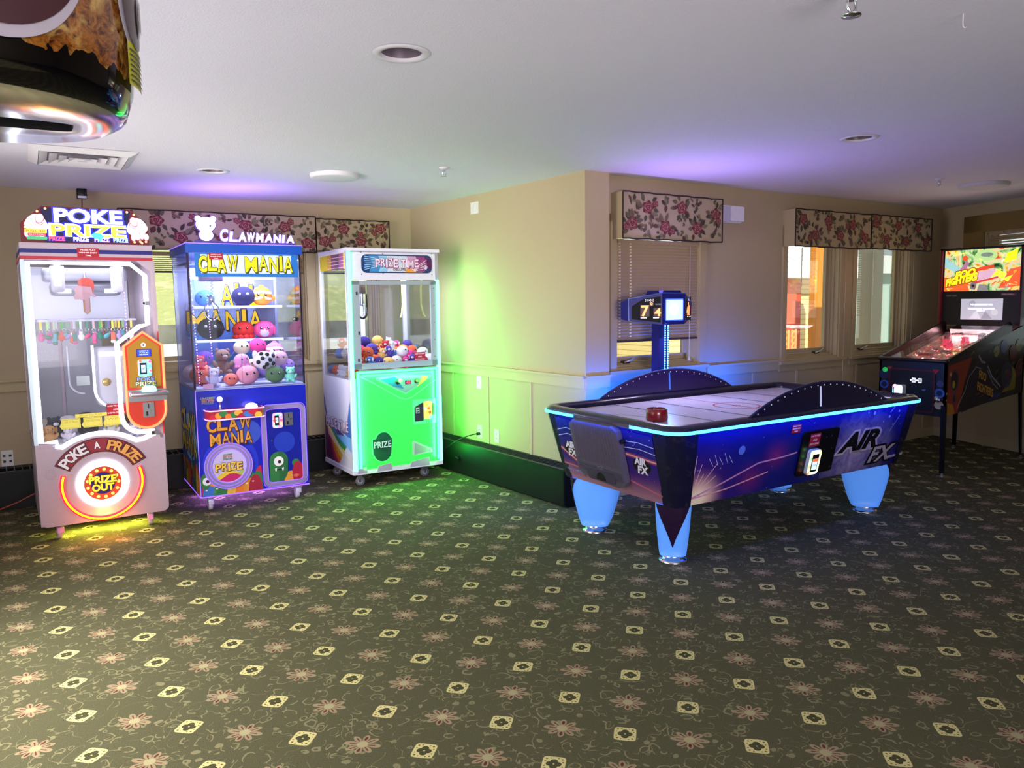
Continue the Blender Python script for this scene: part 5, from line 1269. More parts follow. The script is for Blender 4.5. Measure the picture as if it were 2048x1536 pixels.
    for (a, c, p, q) in ((.05, .066, .17, .965), (W-.05, W-.034, .17, .965), (.05, W-.034, .95, .966)): b.slab(F, [(a, p), (c, p), (c, q), (a, q)], .012, .030, E('#50ffb8', 3.0))
    b.build('door_edge_light', ld)
    b = MB(); tri = [(.475, .765), (.255, .875), (.235, .895), (.25, .905)]+[(.45, .915), (.68, .90), (.69, .888), (.675, .87)]
    b.slab(F, [( (u-.465)*1.12+.465, (v-.85)*1.15+.85) for u, v in tri][::-1], .0, .014, E('#50ff70', .8)); b.slab(F, tri[::-1], .012, .018, M('#7f9f9a', .3))  # surround glows green like the door panel
    b.poly(F, [(.36, .83), (.25, .89), (.38, .908), (.46, .80)], M('#2a7aa0', .35), .0185); b.poly(F, [(.58, .81), (.63, .905), (.685, .89), (.66, .86)], M('#d8b84a', .35), .0185)
    b.build('control_panel', ld)
    b = MB(); b.lathe([(.024, 0), (.020, -.008), (.008, -.01), (.008, -.04)], PLASTIC_K, (.405, -.018, .865), 14, axis='y'); b.ell((.41, -.065, .878), .02, M('#d8d4cc', .3), 12, 8); b.build('joystick', ld)
    b = MB(); b.lathe([(.022, 0), (.022, -.008), (.016, -.014), (.001, -.015)], PLASTIC_K, (.575, -.018, .862), 16, axis='y'); b.lathe([(.013, -.012), (.013, -.018), (.001, -.019)], M('#9a8a60', .4), (.575, -.018, .862), 14, axis='y'); b.build('button', ld)
    b = MB(); b.rect(F, .47, .838, .525, .87, M('#1a0808', .3), .019)
    b.text(F, '45', .478, .842, .518, .866, E('#ff2030', 6), .0195, .03); b.build('credit_display', ld)
    # embossed panel line and prize flap, door's green glow put into both
    b = MB(); b.tube([F.p(u, v, .012) for u, v in [(.07, .93), (.2, .86), (.42, .725), (.475, .71), (.54, .725), (.70, .83), (.765, .86)]], .006, E('#50ff70', .8), 6); b.build('embossed_rib', ld)
    fl = [(.165, .40), (.165, .28)]+arc(.25, .285, .078, 195, 345, 10)+[(.335, .36), (.335, .40)]+arc(.26, .385, .068, 15, 165, 10)
    b = MB(); b.slab(F, [((u-.25)*1.06+.25, (v-.32)*1.04+.32) for u, v in fl], .012, .022, E('#50ff80', .7)); b.poly(F, fl, M('#1f5a3c', .2), .0225)
    b.text(F, 'PRIZE', .175, .325, .325, .375, M('#10221c', .4), .024, .10); b.text(F, 'PRIZE', .175, .325, .325, .375, M('#c8f0dc', .4), .025, .02)
    b.poly(F, [(.19, .31), (.26, .295), (.32, .31), (.26, .30)][::-1], M('#0a1a14', .4), .024); b.build('prize_flap', ld)
    b = MB(); b.slab(F, rpts(.535, .49, .775, .70, .012), .010, .02, E('#50ff80', .7)); b.slab(F, [(.548, .515), (.628, .515), (.628, .675), (.56, .645), (.548, .63)], .02, .03, BLK)  # backing plate given the door's green glow
    for v in (.60,): b.rect(F, .556, .585, .59, .635, M('#b8c8bc', .4), .031); b.rect(F, .56, .592, .586, .600, BLK, .032); b.rect(F, .56, .612, .586, .62, BLK, .032)
    b.build('coin_box', ld)
    b = MB(); b.slab(F, rpts(.632, .53, .705, .68, .016), .02, .034, E('#ffcf60', .9))
    for k, (u, v, c) in enumerate(((.655, .655, '#ffb030'), (.675, .62, '#ff5020'), (.66, .59, '#ffa020'), (.685, .585, '#ff4020'), (.68, .65, '#ffe060'), (.65, .55, '#ffc040'), (.69, .545, '#60e0a0'), (.64, .62, '#80ffb0'))): b.disc(F, u, v, .014, E(c, 2.5), .035+.0003*k, n=12)
    b.slab(F, [(.715, .56), (.728, .56), (.728, .66), (.715, .66)], .02, .036, M('#5a7a60', .3)); b.build('card_reader', ld)
    b = MB()
    for v, r in ((.518, .013), (.498, .012)): b.ring(F, .668, v, r-.004, r, BLK, .0215, n=16)
    b.ring(F, .70, .505, .004, .008, BLK, .0215, n=12); b.build('key_locks', ld)
    b = MB(); b.slab(F, [(.525, .225), (.71, .235), (.70, .27), (.545, .345), (.525, .345)], .012, .02, M('#b4c8bc', .4)); b.slab(F, [(.54, .237), (.69, .245), (.685, .262), (.548, .328), (.54, .328)], .02, .022, M('#8fa898', .6)); b.build('speaker_grille', ld)
    for i, (a, c) in enumerate(((.03, .11), (.20, .33), (.50, .68))): b = MB(); b.slab(F, [(a, .125), (c, .125), (c, .175+.01*i), (a+.01, .17)], .012, .016, M('#a89cb0', .7)); b.build('tape_patch', t)
    # inside
    inn = part_empty('interior', t)
    b = MB(); b.box((.03, .03, .88), (W-.03, D-.03, .905), M('#d8d4e0', .5)); b.box((.39, .30, .90), (.395, D-.05, 1.02), GLASS('#f0f4ff', .05)); b.box((.13, .03, .90), (W-.03, D-.03, .962), M('#d8d4e0', .5)); b.build('bay_floor', inn)
    b = MB(); b.box((.03, .30, 1.86), (W-.03, .32, 1.88), STEEL); b.rbox((.12, .24, 1.60), (.25, .36, 1.70), .008, M('#6a5a4a', .4)); b.build('gantry', inn)
    b = MB(); P = [(.235, .20, 1.60), (.237, .20, 1.50), (.230, .20, 1.44)]+[(.20+.032*math.cos(a), .20, 1.43+.035*math.sin(a)) for a in [-PI*i/8 for i in range(9)]]+[(.167, .20, 1.49)]
    b.tube(P, .008, PLASTIC_K, 8); b.lathe([(.014, 1.60), (.016, 1.52), (.012, 1.50)], CHROME, (.20, .21, 0), 12)
    for k in range(3): a = 1+2*PI*k/3; b.tube([(.20+r*math.cos(a), .21+r*math.sin(a), z) for r, z in ((.01, 1.52), (.045, 1.48), (.04, 1.43), (.012, 1.405))], .004, CHROME, 6)
    b.tube([(.20+.006*math.cos(k), .21+.006*math.sin(k), 1.72-.004*k) for k in range(30)], .0016, BLK, 4); b.build('claw', inn)
    b = MB(); b.tube([(.235, .2, 1.46), (.26, .25, 1.44), (.28, .3, 1.40), (.285, .3, 1.20)], .0014, BLK, 4); b.build('wire', inn)
    b = MB(); b.tube([(.70, .55, 1.82), (.715, .56, 1.65), (.715, .56, 1.5), (.70, .55, 1.42), (.685, .54, 1.39)], .005, E('#f0ff80', 1.8), 6); b.build('light_tube', inn)
    lamp('interior_lamp', 'AREA', (.42, .36, 1.90), 14, (.92, .95, 1.0), .5, .4, look=(0, 0, -1), parent=t)
    lamp('side_strip_glow', 'AREA', (W+.012, .05, .95), 13, (.02, 1.0, .05), .03, 1.5, look=(1, .05, 0), parent=t)
    lamp('front_strip_glow', 'AREA', (W/2, -.05, .75), 5, (.10, 1.0, .12), .75, 1.2, look=(0, -1, -.6), parent=t)
    for nm_, loc_, lk, sz, e in (('door_glow_left', (.085, -.035, .56), (.8, .75, 0), .75, 5), ('door_glow_right', (W-.07, -.035, .56), (-.8, .75, 0), .75, 5)):
        lamp(nm_, 'AREA', loc_, e, (.05, 1.0, .12), .02, sz, look=lk, parent=t)
    lamp('door_glow_top', 'AREA', (.42, -.035, .93), 5, (.05, 1.0, .12), .65, .02, look=(0, .75, -.8), parent=t)
    return t
pt = ptime()
G4 = 'soft toy pile in the white claw machine'
tp = [('#f06a3c', 'orange'), ('#f4c46a', 'yellow'), ('#5a48a8', 'purple'), ('#f08838', 'amber'), ('#3c2c80', 'dark violet'), ('#f04a9a', 'pink'), ('#ffffff', 'white'), ('#4a7ab8', 'blue'), ('#e8e0d0', 'cream'), ('#d03030', 'red')]
lay = []
rr = random.Random(21)
for row, (y, z) in enumerate(((.085, .97), (.18, .985), (.29, 1.01), (.41, 1.04), (.54, 1.04))):
    n = 9 if row < 3 else 8
    for i in range(n):
        x = .13+.61*i/(n-1)+rr.uniform(-.015, .015)
        lay.append((x, y+rr.uniform(-.02, .02), z+rr.uniform(0, .02), row, i, n))
for row, (y, z) in enumerate(((.14, 1.055), (.29, 1.09), (.45, 1.13))):
    for i in range(7):
        lay.append((.12+.57*i/6+rr.uniform(-.02, .02), y, z+rr.uniform(-.01, .02)-(.03 if i > 4 else 0), row+5, i, 7))
seq = ['orange', 'orange', 'yellow', 'purple', 'white', 'pink', 'white', 'blue', 'purple']
cd_ = dict((n, c) for c, n in tp)
ROWN = ['front', 'second', 'third', 'fourth', 'rear', 'upper front', 'upper middle', 'topmost rear']
for k, (x, y, z, row, i, n) in enumerate(lay):
    nm = tp[(k*7+row*3) % 10][1] if row not in (5,) else seq[i]
    kind = ('bear', 'ball', 'octopus', 'dog', 'ball')[(k*3+row) % 5]
    if kind in ('bear', 'dog'): r = .042
    else: r = .051
    toy(kind, cd_[nm], world(pt, x, y, z), r, '%s plush %s, %s from left, %s row of the white claw machine pile' % (nm, {'bear': 'bear', 'dog': 'dog', 'ball': 'ball', 'octopus': 'octopus'}[kind], ORD[i], ROWN[row]), G4, '#f4ecf0', rnd.uniform(-.8, .8), rnd.uniform(-.3, .3), sd=k, eyes=row in (0, 1, 5, 6))

for k, (y, z, c, kd) in enumerate(((.10, .905, 'red', 'ball'), (.20, .905, 'yellow', 'bear'), (.30, .905, 'white', 'dog'), (.42, .905, 'white', 'bear'), (.53, .905, 'orange', 'ball'), (.63, .905, 'blue', 'ball'))):
    toy(kd, cd_[c], world(pt, .07, y, z), .045 if kd == 'ball' else .04, '%s plush %s behind the side pane of the white claw machine, %s from front' % (c, kd, ORD[k]), G4, '#f4ecf0', -1.2, 0, sd=k)
# ================================================================ 4. air hockey table
def airtable():
    X0, Y0, X1, Y1 = 2.885, 2.955, 5.265, 4.225     # rim outline in the room
    cx, cy = (X0+X1)/2, (Y0+Y1)/2; HX, HY = (X1-X0)/2, (Y1-Y0)/2
    t = thing('air_hockey_table', 'blue air hockey table with cyan edge lights and AIR FX lettering', 'air hockey table', (cx, cy, 0))
    NAVY = M('#0a0c30', .25, coat=.6); DK = M('#15123a', .3, coat=.5); CY = E('#38b4ff', 7.0); LEDN = (.0, .08, 1.0)
    HZf = lambda z: Fr((0, 0, z), (1, 0, 0), (0, 1, 0))
    def ring_pts(hx, hy, r, n=6): return rpts(-hx, -hy, hx, hy, r, n)
    # tapered body
    bx, by = 1.07, .53; zt, zb = .79, .365
    m, nt, bs = newmat('blue_space_print', .28); bs.inputs['Coat Weight'].default_value = .5
    v, x, y, z = coords(nt)
    col = mixc(nt, noise(nt, v, 2.5, 2), lin('#070d5c'), lin('#0d1890'))
    def glow(col, u, w, r, c, amt, k=2.0, ax=x):
        g = ((ax-u).sq()+(z-w).sq()*1.6).sqrt()/r; f = (g*-1.0+1.0).mx(0.0).pw(k)*amt; return mixc(nt, f, col, lin(c))
    nz = noise(nt, v, 9, 4, .6, 1.0)
    col = glow(col, -.96, .40, .48, '#6a1c68', .8, 1.8); col = glow(col, -.93, .40, .24, '#ffb0a0', 1.2, 1.6); col = glow(col, -.92, .40, .20, '#fff2d8', 1.6)
    col = glow(col, -.50, .46, .20, '#7a1c70', .9); col = glow(col, -.30, .58, .17, '#8a2278', .9); col = glow(col, .10, .60, .22, '#7a2a9a', .6)
    col = glow(col, .50, .50, .42, '#9a8cc8', .9, 1.6)
    fl = (nz*2.2-.9); fl2 = ((x-.50).sq()*.8+(z-.52).sq()*2.0).sqrt()
    col = mixc(nt, (fl*((fl2*-2.4)+1.0).mx(0.0)*1.1), col, lin('#d8d0e8'))
    stars = voro(nt, v, 26); col = mixc(nt, NX(nt, stars.outputs['Distance']).lt(.10)*noise(nt, v, 4, 1).gt(.55)*.7, col, lin('#c8b0e8'))
    nt.links.new(col, bs.inputs['Base Color'])
    top = ring_pts(HX-.015, HY-.015, .10); bot = ring_pts(bx, by, .08); n = len(top)
    b = MB(); vs = [(u, w, zt) for u, w in top]+[(u, w, zb) for u, w in bot]
    b.add(vs, [(i, n+i, n+(i+1) % n, (i+1) % n) for i in range(n)], m); b.add(vs, [list(range(n, 2*n))[::-1]], NAVY); b.build('body', t)
    # dark corner pods and light legs
    for sx in (-1, 1):
        for sy in (-1, 1):
            def pod(w0, w1, g):
                tp = [(sx*(HX-.015+g), sy*(HY-w0)), (sx*(HX-.03+g*.7), sy*(HY-.05+g*.0)), (sx*(HX-.07), sy*(HY-.015-.005+g*.8)), (sx*(HX-w0), sy*(HY-.015+g))]
                return tp
            b = MB(); q1 = [(HX-.012, HY-.19), (HX-.012, HY-.09), (HX-.04, HY-.035), (HX-.09, HY-.012), (HX-.19, HY-.012), (HX-.19, HY-.19)]
            q0 = [(bx+.006, by-.10), (bx+.006, by-.06), (bx-.012, by-.012), (bx-.06, by+.006), (bx-.10, by+.006), (bx-.10, by-.10)]
            vs = [(sx*u, sy*w, zt) for u, w in q1]+[(sx*u, sy*w, zb-.004) for u, w in q0]
            fs = [(i, (i+1) % 6, 6+(i+1) % 6, 6+i) for i in range(6)]+[tuple(range(6, 12))]
            if sx*sy < 0: pass
            b.add(vs, fs, NAVY); b.build('corner_pod', t)
            # leg: a fin running diagonally inwards
            lg = part_empty('leg', t, (sx*.935, sy*.365, 0)); a = math.atan2(sy, sx); c_, s_ = math.cos(a), math.sin(a)
            out = lambda o_, w_: (o_*c_-w_*s_, o_*s_+w_*c_)
            secs = [(.365, .155, -.185, .105), (.30, .15, -.175, .103), (.20, .13, -.15, .096), (.10, .105, -.12, .086), (.045, .085, -.095, .078)]
            vs = []; N = 16
            for zz, o1, o0, hw in secs:
                cc, L = (o1+o0)/2, (o1-o0)/2
                for k in range(N):
                    th = 2*PI*k/N; u = cc+L*abs(math.cos(th))**.6*(1 if math.cos(th) > 0 else -1); w = hw*abs(math.sin(th))**.6*(1 if math.sin(th) > 0 else -1)
                    uu, ww = out(u, w); vs.append((uu, ww, zz))
            fs = [(i*N+k, (i+1)*N+k, (i+1)*N+(k+1) % N, i*N+(k+1) % N) for i in range(len(secs)-1) for k in range(N)]
            b = MB(); b.add(vs, fs+[list(range((len(secs)-1)*N, len(secs)*N))], E('#5c9cff', .50), True); b.build('leg_shell', lg)
            b = MB(); vs = []; K = 13; zs = [.366, .33, .28, .22, .16, .11]
            def shell(zz, th):
                for q_ in range(len(secs)-1):
                    if secs[q_][0]+.01 >= zz >= secs[q_+1][0]-.001: break
                A, B_ = secs[q_], secs[q_+1]; f_ = (A[0]-zz)/(A[0]-B_[0]); o1, o0, hw = [A[k_]+(B_[k_]-A[k_])*f_+.003 for k_ in (1, 2, 3)]
                cc, L = (o1+o0)/2, (o1-o0)/2; return (*out(cc+L*abs(math.cos(th))**.6, hw*abs(math.sin(th))**.6*(1 if math.sin(th) > 0 else -1)), zz)
            for zz in zs:
                wmax = 1.0*(zz-.10)/(.366-.10)
                vs += [shell(zz, (-1+2*k/(K-1))*wmax**1.9) for k in range(K)]
            b.add(vs, [(r_*K+k, (r_+1)*K+k, (r_+1)*K+k+1, r_*K+k+1) for r_ in range(len(zs)-1) for k in range(K-1)], M('#240a34', .3, coat=.5), True)
            b.build('dark_wedge', lg)
            b = MB(); b.lathe([(.062, .05), (.062, .02), (.078, .016), (.085, .004), (.085, 0)], CHROME, n=28); b.build('foot', lg)
    # rim, light strip, playing field
    b = MB(); ro, ri = ring_pts(HX, HY, .12), ring_pts(HX-.085, HY-.085, .06); n = len(ro)
    rq = ring_pts(HX-.02, HY-.02, .11)
    vs = [(u, w, .812) for u, w in ro]+[(u, w, .835) for u, w in rq]+[(u, w, .838) for u, w in ring_pts(HX-.06, HY-.06, .08)]+[(u, w, .815) for u, w in ri]+[(u, w, .785) for u, w in ri]+[(u, w, .79) for u, w in ro]
    fs = []
    for a_, c_ in ((5, 0), (0, 1), (1, 2), (2, 3), (3, 4)): fs += [(a_*n+i, a_*n+(i+1) % n, c_*n+(i+1) % n, c_*n+i) for i in range(n)]
    b.add(vs, fs, M('#1a1834', .28, coat=.4), True); b.build('rim', t)
    b = MB(); ring = ring_pts(HX+.004, HY+.004, .12, 8)
    P = [p for p in ring]
    # break the strip behind the score box on the near end
    pts = []
    for i, p in enumerate(P):
        q = P[(i+1) % len(P)]; L = math.hypot(q[0]-p[0], q[1]-p[1]); k = max(1, int(L/.02))
        pts += [(p[0]+(q[0]-p[0])*j/k, p[1]+(q[1]-p[1])*j/k) for j in range(k)]
    run = [];
    def flush(run):
        if len(run) > 2:
            vs = []
            for u, w in run: vs += [(u, w, .793), (u, w, .811)]
            b.add(vs, [(2*i, 2*i+2, 2*i+3, 2*i+1) for i in range(len(run)-1)], CY)
    start = next(i for i, p in enumerate(pts) if p[0] < -HX and abs(p[1]-(-.02)) < .15)
    pts = pts[start:]+pts[:start]+[pts[start]]
    cur = []
    for u, w in pts:
        if u < -HX+.001 and -.265 < w < .235: flush(cur); cur = []
        else: cur.append((u, w))
    flush(cur)
    b.build('edge_light', t)
    b = MB(); L = HX-.08; Wd = HY-.08; Fz = HZf(.795); FM = M('#efe6ff', .3, coat=.2)
    b.box((-L, -Wd, .77), (L, Wd, .795), FM); LK = M('#241848', .3); RL = M('#c83050', .3)
    for u in (-.62, .62, -.30, .30): b.rect(Fz, u-.008, -Wd, u+.008, Wd, LK, .0006)
    b.rect(Fz, -.006, -Wd, .006, Wd, RL, .0007); b.ring(Fz, 0, 0, .145, .157, RL, .0008, n=48); b.ring(Fz, 0, 0, .02, .03, RL, .0008, n=20)
    for s_ in (-1, 1): b.ring(Fz, s_*L, 0, .26, .268, LK, .0006, (PI/2 if s_ > 0 else -PI/2), (PI*1.5 if s_ > 0 else PI/2), n=30)
    b.build('playing_field', t)
    # puck guards: curved shields on both long sides
    SH = M('#0c0a34', .25, coat=.3)
    for name_, y, u0, u1, zt_, mk in (('near', -HY+.03, 3.47-cx, 4.86-cx, 1.0, 4.13-cx), ('far', HY-.03, 3.36-cx, 4.72-cx, 1.005, 4.03-cx)):
        g = part_empty('puck_guard', t); mid, hw, h0 = (u0+u1)/2, (u1-u0)/2, .825
        R = (hw*hw+(zt_-h0)**2)/(2*(zt_-h0)); zc = zt_-R; aa = math.asin(hw/R)
        arcp = [(mid+R*math.sin(a), zc+R*math.cos(a)) for a in [aa-2*aa*i/36 for i in range(37)]]
        G = Fr((0, y, 0), (1, 0, 0), (0, 0, 1)); b = MB(); b.slab(G, [(u0, h0), (u1, h0)]+arcp[1:-1], -.004, .004, SH if name_ == 'near' else M('#2a1a58', .2, coat=.3)); b.build('shield', g)
        b = MB(); b.tube([G.p(u, v, 0) for u, v in arcp], .005, M('#3a3a6a', .3, .4), 6); b.build('shield_edge', g)
        b = MB(); WD = E('#c8d0f0', .5)
        for i in range(23):
            a = aa*.955-2*aa*.955*i/22; r = R-.018; 
            b.disc(G, mid+r*math.sin(a), zc+r*math.cos(a), .0045, WD, .0055, n=8)
        b.build('rivets', g)
        b = MB(); b.slab(G, [(mk, zt_-.15), (mk+.014, zt_-.15), (mk+.006, zt_-.025), (mk-.006, zt_-.025)], .004, .006, E('#b8b8e8' if name_ == 'near' else '#3a6ad8', .7)); b.build('centre_mark', g)
    # score box on the near end
    e0 = part_empty('goal_box', t); 
    tilt = math.atan2((HX-.015)-bx, zt-zb)
    Eo = Vector((-HX+.012, 0, .79)); up = Vector((math.sin(tilt)*-1, 0, math.cos(tilt))); GE = Fr(Eo-up*.425, (0, -1, 0), up)
    GP_ = M('#5a5468', .5)
    b = MB(); pts_ = [((u)*.90-.050, v) for u, v in [(-.245, .10), (-.20, .065), (.17, .035), (.235, .055), (.25, .08), (.255, .40), (.20, .432), (-.20, .432), (-.25, .40)]]
    b.slab(GE, pts_, .0, .04, GP_)
    for k in range(15): b.slab(GE, [(-.235+.0265*k, .17), (-.229+.0265*k, .17), (-.229+.0265*k, .415), (-.235+.0265*k, .415)], .04, .044, GP_)
    for k in range(5): b.slab(GE, [(-.25, .15-.012*k), (.155, .13-.012*k), (.155, .134-.012*k), (-.25, .154-.012*k)], .04, .044, M('#4a4458', .5))
    b.build('box_cover', e0)
    b = MB(); sl = rpts(-.17, .055, .09, .12, .025); b.slab(GE, sl, .04, .048, M('#443e52', .45)); b.poly(GE, [(-.085, .062), (.005, .062), (.005, .075)]+arc(-.04, .072, .042, 10, 170, 8)+[(-.085, .075)], BLK, .0487)
    b.text(GE, 'ICE', -.06, .135, -.01, .155, M('#7a748a', .4), .046, .03); b.build('puck_slot', e0)
    b = MB()
    for u in (-.285, .195):
        b.tube([GE.p(u, .34, -.005), GE.p(u, .34, .03)], .014, PLASTIC_K, 10)
    b.build('side_knobs', e0)
    # end artwork panels either side of the goal box
    b = MB()
    for u0, u1, sg in ((-.47, -.27, -1), (.185, .44, 1)):
        dm = .003
        b.poly(GE, [(u0, .02), (u1, .02), (u1, .40), (u0, .41)], m, dm)
        for k, q in enumerate((.30, .34)): b.stroke(GE, [(u0, q-.02*(sg < 0)), ((u0+u1)/2, q+.006), (u1, q-.01)], .004, M('#d8dcf4', .4), dm+.001)
        b.stroke(GE, [(u0, .20+.06*(sg > 0)), (u1, .10+.14*(sg > 0))], .03, M('#8a3a70', .4), dm+.0007); b.stroke(GE, [(u0, .20+.06*(sg > 0)), (u1, .10+.14*(sg > 0))], .010, M('#f0a890', .4), dm+.001)
        b.stroke(GE, [(u0, .09), (u1, .04+.04*(sg < 0))], .012, M('#c06878', .4), dm+.001)
        mu = -.365 if sg < 0 else .30; b.disc(GE, mu+.01, .205, .075, PLASTIC_K, dm+.0015, rv=.048)
        b.text(GE, 'AIR', mu-.045, .21, mu+.045, .25, M('#f4f2f8', .35), dm+.002, .05, .2); b.text(GE, 'FX', mu-.03, .155, mu+.055, .20, M('#f4f2f8', .35), dm+.002, .05, .2); b.build('end_artwork', t); b = MB()
    b.text(GE, 'WWW.ICEGAME.COM', -.45, .045, -.28, .058, M('#9ab0e8', .4), .0045, .01)
    b.build('web_address', t)
    # long side lettering, coin panel
    tl = math.atan2((HY-.015)-by, zt-zb); upn = Vector((0, -math.sin(tl), math.cos(tl))); SFr = Fr(Vector((0, -HY+.015, .79))-upn*.432, (1, 0, 0), upn)
    b = MB(); d = .002
    def streak(pts, w, c, dd): b.stroke(SFr, pts, w, M(c, .4), dd)
    q = lambda pts: pts
    streak([(-1.02, .0+.03), (-.75, .10), (-.45, .19), (-.25, .20), (-.11, .215)], .010, '#c890c8', d); streak([(-1.02, .035), (-.7, .06), (-.35, .12)], .008, '#e0a0b8', d)
    for k in range(7): a = math.radians(20+14*k); streak([(-.98+.09*math.cos(a), .04+.09*math.sin(a)), (-.98+(.16+.05*(k % 3))*math.cos(a), .04+(.16+.05*(k % 3))*math.sin(a))], .004, '#f0c8d8', d+.0005)
    for k in range(5): streak([(-.88+.04*k, .27+.02*(k % 2)), (-.84+.04*k, .22)], .003, '#b8c4f0', d)
    b.disc(SFr, -.62, .29, .028, M('#5878d0', .4), d, n=20)
    # AIR : black letters with a pale outline, FX : pale letters with a black outline
    b.text(SFr, 'AIR', .325, .162, .715, .280, M('#c4bcd4', .4), d+.001, .13, .35); b.text(SFr, 'AIR', .325, .162, .715, .280, PLASTIC_K, d+.002, .05, .35)
    b.text(SFr, 'FX', .665, .048, .93, .150, PLASTIC_K, d+.0025, .12, .35); b.text(SFr, 'FX', .665, .048, .93, .150, M('#b8aeb8', .4), d+.0035, .03, .35)
    b.slab(SFr, [(.86, .050), (1.06, .058), (1.06, .072), (.875, .066)], d, d+.004, M('#b8aeb8', .4))
    for u, v_, r_ in ((.62, .40, .012), (.74, .33, .006), (.80, .36, .010), (.86, .30, .006), (.90, .39, .009), (.55, .41, .006)): b.disc(SFr, u, v_, r_, M('#a8b0d8', .4), d, n=10)
    streak([(.84, .25), (.92, .36)], .005, '#8a98d8', d); streak([(.80, .39), (.84, .43)], .008, '#8a98d8', d)
    sticker(b, SFr, -.165, .375, .085, .055, ['PRIZE PLAY', 'WINNER EVERY', 'TIME'], d+.001); b.build('side_lettering', t)
    cpn = part_empty('coin_panel', t)
    b = MB(); b.slab(SFr, rpts(-.09, .05, .26, .345, .02), .0, .012, M('#06060c', .3)); b.build('panel_plate', cpn)
    b = MB(); sticker(b, SFr, .025, .285, .10, .085, ['$1.00 TO START', 'AND', '$1.00 TO CONTINUE'], .0135); b.build('price_sticker', cpn)
    b = MB(); b.slab(SFr, rpts(-.02, .06, .085, .225, .02), .012, .035, M('#d8e0d0', .3)); b.slab(SFr, rpts(-.016, .065, .081, .22, .018), .035, .039, E('#e8ffb8', 2.6))
    for u, v_, c in ((-.01, .075, '#ff6a40'), (-.01, .12, '#ff8a50'), (-.01, .17, '#70ff70'), (-.005, .21, '#c0ff80'), (.035, .212, '#d0ffb0'), (.07, .20, '#ffe080')): b.disc(SFr, u, v_, .012, E(c, 3), .040, n=10)
    b.slab(SFr, rpts(.0, .083, .06, .20, .006), .038, .043, PLASTIC_K); b.rect(SFr, .005, .098, .052, .17, E('#b8d8ff', 1.6), .044); b.rect(SFr, .005, .15, .052, .17, E('#ff6040', 1.2), .0445); b.text(SFr, 'SWIPE', .01, .12, .048, .135, M('#183060', .4), .045); b.build('card_reader', cpn)
    b = MB()
    for u, v_ in ((.14, .29), (.19, .295), (.21, .21), (.235, .08)): b.disc(SFr, u, v_, .006, STEEL, .0135, n=8)
    b.build('panel_screws', cpn)
    # score display on its post
    sd = part_empty('scoreboard', t, (4.045-cx, 4.30-cy, 0)); BLU = M('#0c1470', .5)
    b = MB(); b.box((-.045, -.03, .62), (.055, .05, 1.36), BLU); b.box((-.05, -.13, .66), (.05, .0, .74), BLU); b.build('post', sd)
    b = MB()
    for u in (.012, .042): b.slab(Fr((0, -.03, 0), (1, 0, 0), (0, 0, 1)), [(u-.005, .84), (u+.005, .84), (u+.005, 1.33), (u-.005, 1.33)], 0, .003, E('#1a66ff', 1.2))
    for u in (.012, .042):
        for k in range(28): b.ell((u, -.034, .85+.0175*k), (.0055, .003, .0055), E('#66f0ff', 8), 6, 4)
    b.build('led_strips', sd)
    pl = [(-.295, .02), (-.10, -.12), (.125, -.12), (.33, .02), (.30, .10), (-.30, .10)]
    b = MB(); zb_ = 1.335; n = len(pl)
    zt2 = [1.525, 1.565, 1.56, 1.49, 1.49, 1.50]; zb2 = [1.365, 1.335, 1.335, 1.38, 1.38, 1.375]
    vs = [(x_, y_, zb2[i]) for i, (x_, y_) in enumerate(pl)]+[(x_*1.02, y_, zt2[i]) for i, (x_, y_) in enumerate(pl)]
    b.add(vs, [list(range(n))[::-1], list(range(n, 2*n))]+[(i, (i+1) % n, n+(i+1) % n, n+i) for i in range(n)], BLU)
    b.slab(Fr((0, -.02, 0), (1, 0, 0), (0, 0, 1)), [(-.10, 1.55), (.11, 1.55), (.09, 1.583), (-.08, 1.583)], -.08, .09, BLU); b.build('display_housing', sd)
    def face(i):
        a, c = Vector((*pl[i], 0)), Vector((*pl[i+1], 0)); return Fr(a, (c-a), (0, 0, 1)), (c-a).length
    DIG = E('#ff6a3a', 5); REDG = E('#c01408', .8)
    for fi, txts in ((0, (('7', .09, .14, 1.40, 1.475), ('4', .185, .228, 1.40, 1.455), ('0', .155, .17, 1.478, 1.498))), (2, (('4', .06, .10, 1.40, 1.46), ('1', .13, .16, 1.40, 1.47), ('1', .12, .135, 1.475, 1.495)))):
        Ff, L = face(fi); b = MB(); b.poly(Ff, [(.02, 1.378), (L-.012, 1.352), (L-.012, 1.54), (.02, 1.515)], M('#040406', .8), .002)
        for s_, a, c, p, q_ in txts: b.rect(Ff, a-.008, p-.004, c+.008, q_+.004, M('#3a0604', .4), .003); b.text(Ff, s_, a, p, c, q_, DIG, .004, .02)
        for a in (.085, .175): b.rect(Ff, a, 1.384, a+.042, 1.390, E('#f0e8f8', 2), .003)
        for k in range(14): b.disc(Ff, .12+.009*(k % 7), 1.508+.008*(k // 7)+.003*(k % 2), .0025, E('#e8e8ff', 2), .003, n=6)
        b.rect(Ff, .19, 1.478, .235, 1.49, M('#3a3c58', .4), .003); b.build('score_face', sd)
    Ff, L = face(1); b = MB(); b.slab(Ff, rpts(.03, 1.365, L-.02, 1.52, .008), 0, .003, E('#a8c4ff', 1.6)); b.disc(Ff, L/2, 1.45, .045, E('#f4f4ff', 2.2), .0045); b.disc(Ff, L/2, 1.45, .02, E('#ffe8f0', 2.4), .005)
    b.stroke(Ff, rpts(.03, 1.365, L-.02, 1.52, .008), .008, E('#3060ff', 1.0), .005, True); b.build('centre_screen', sd)
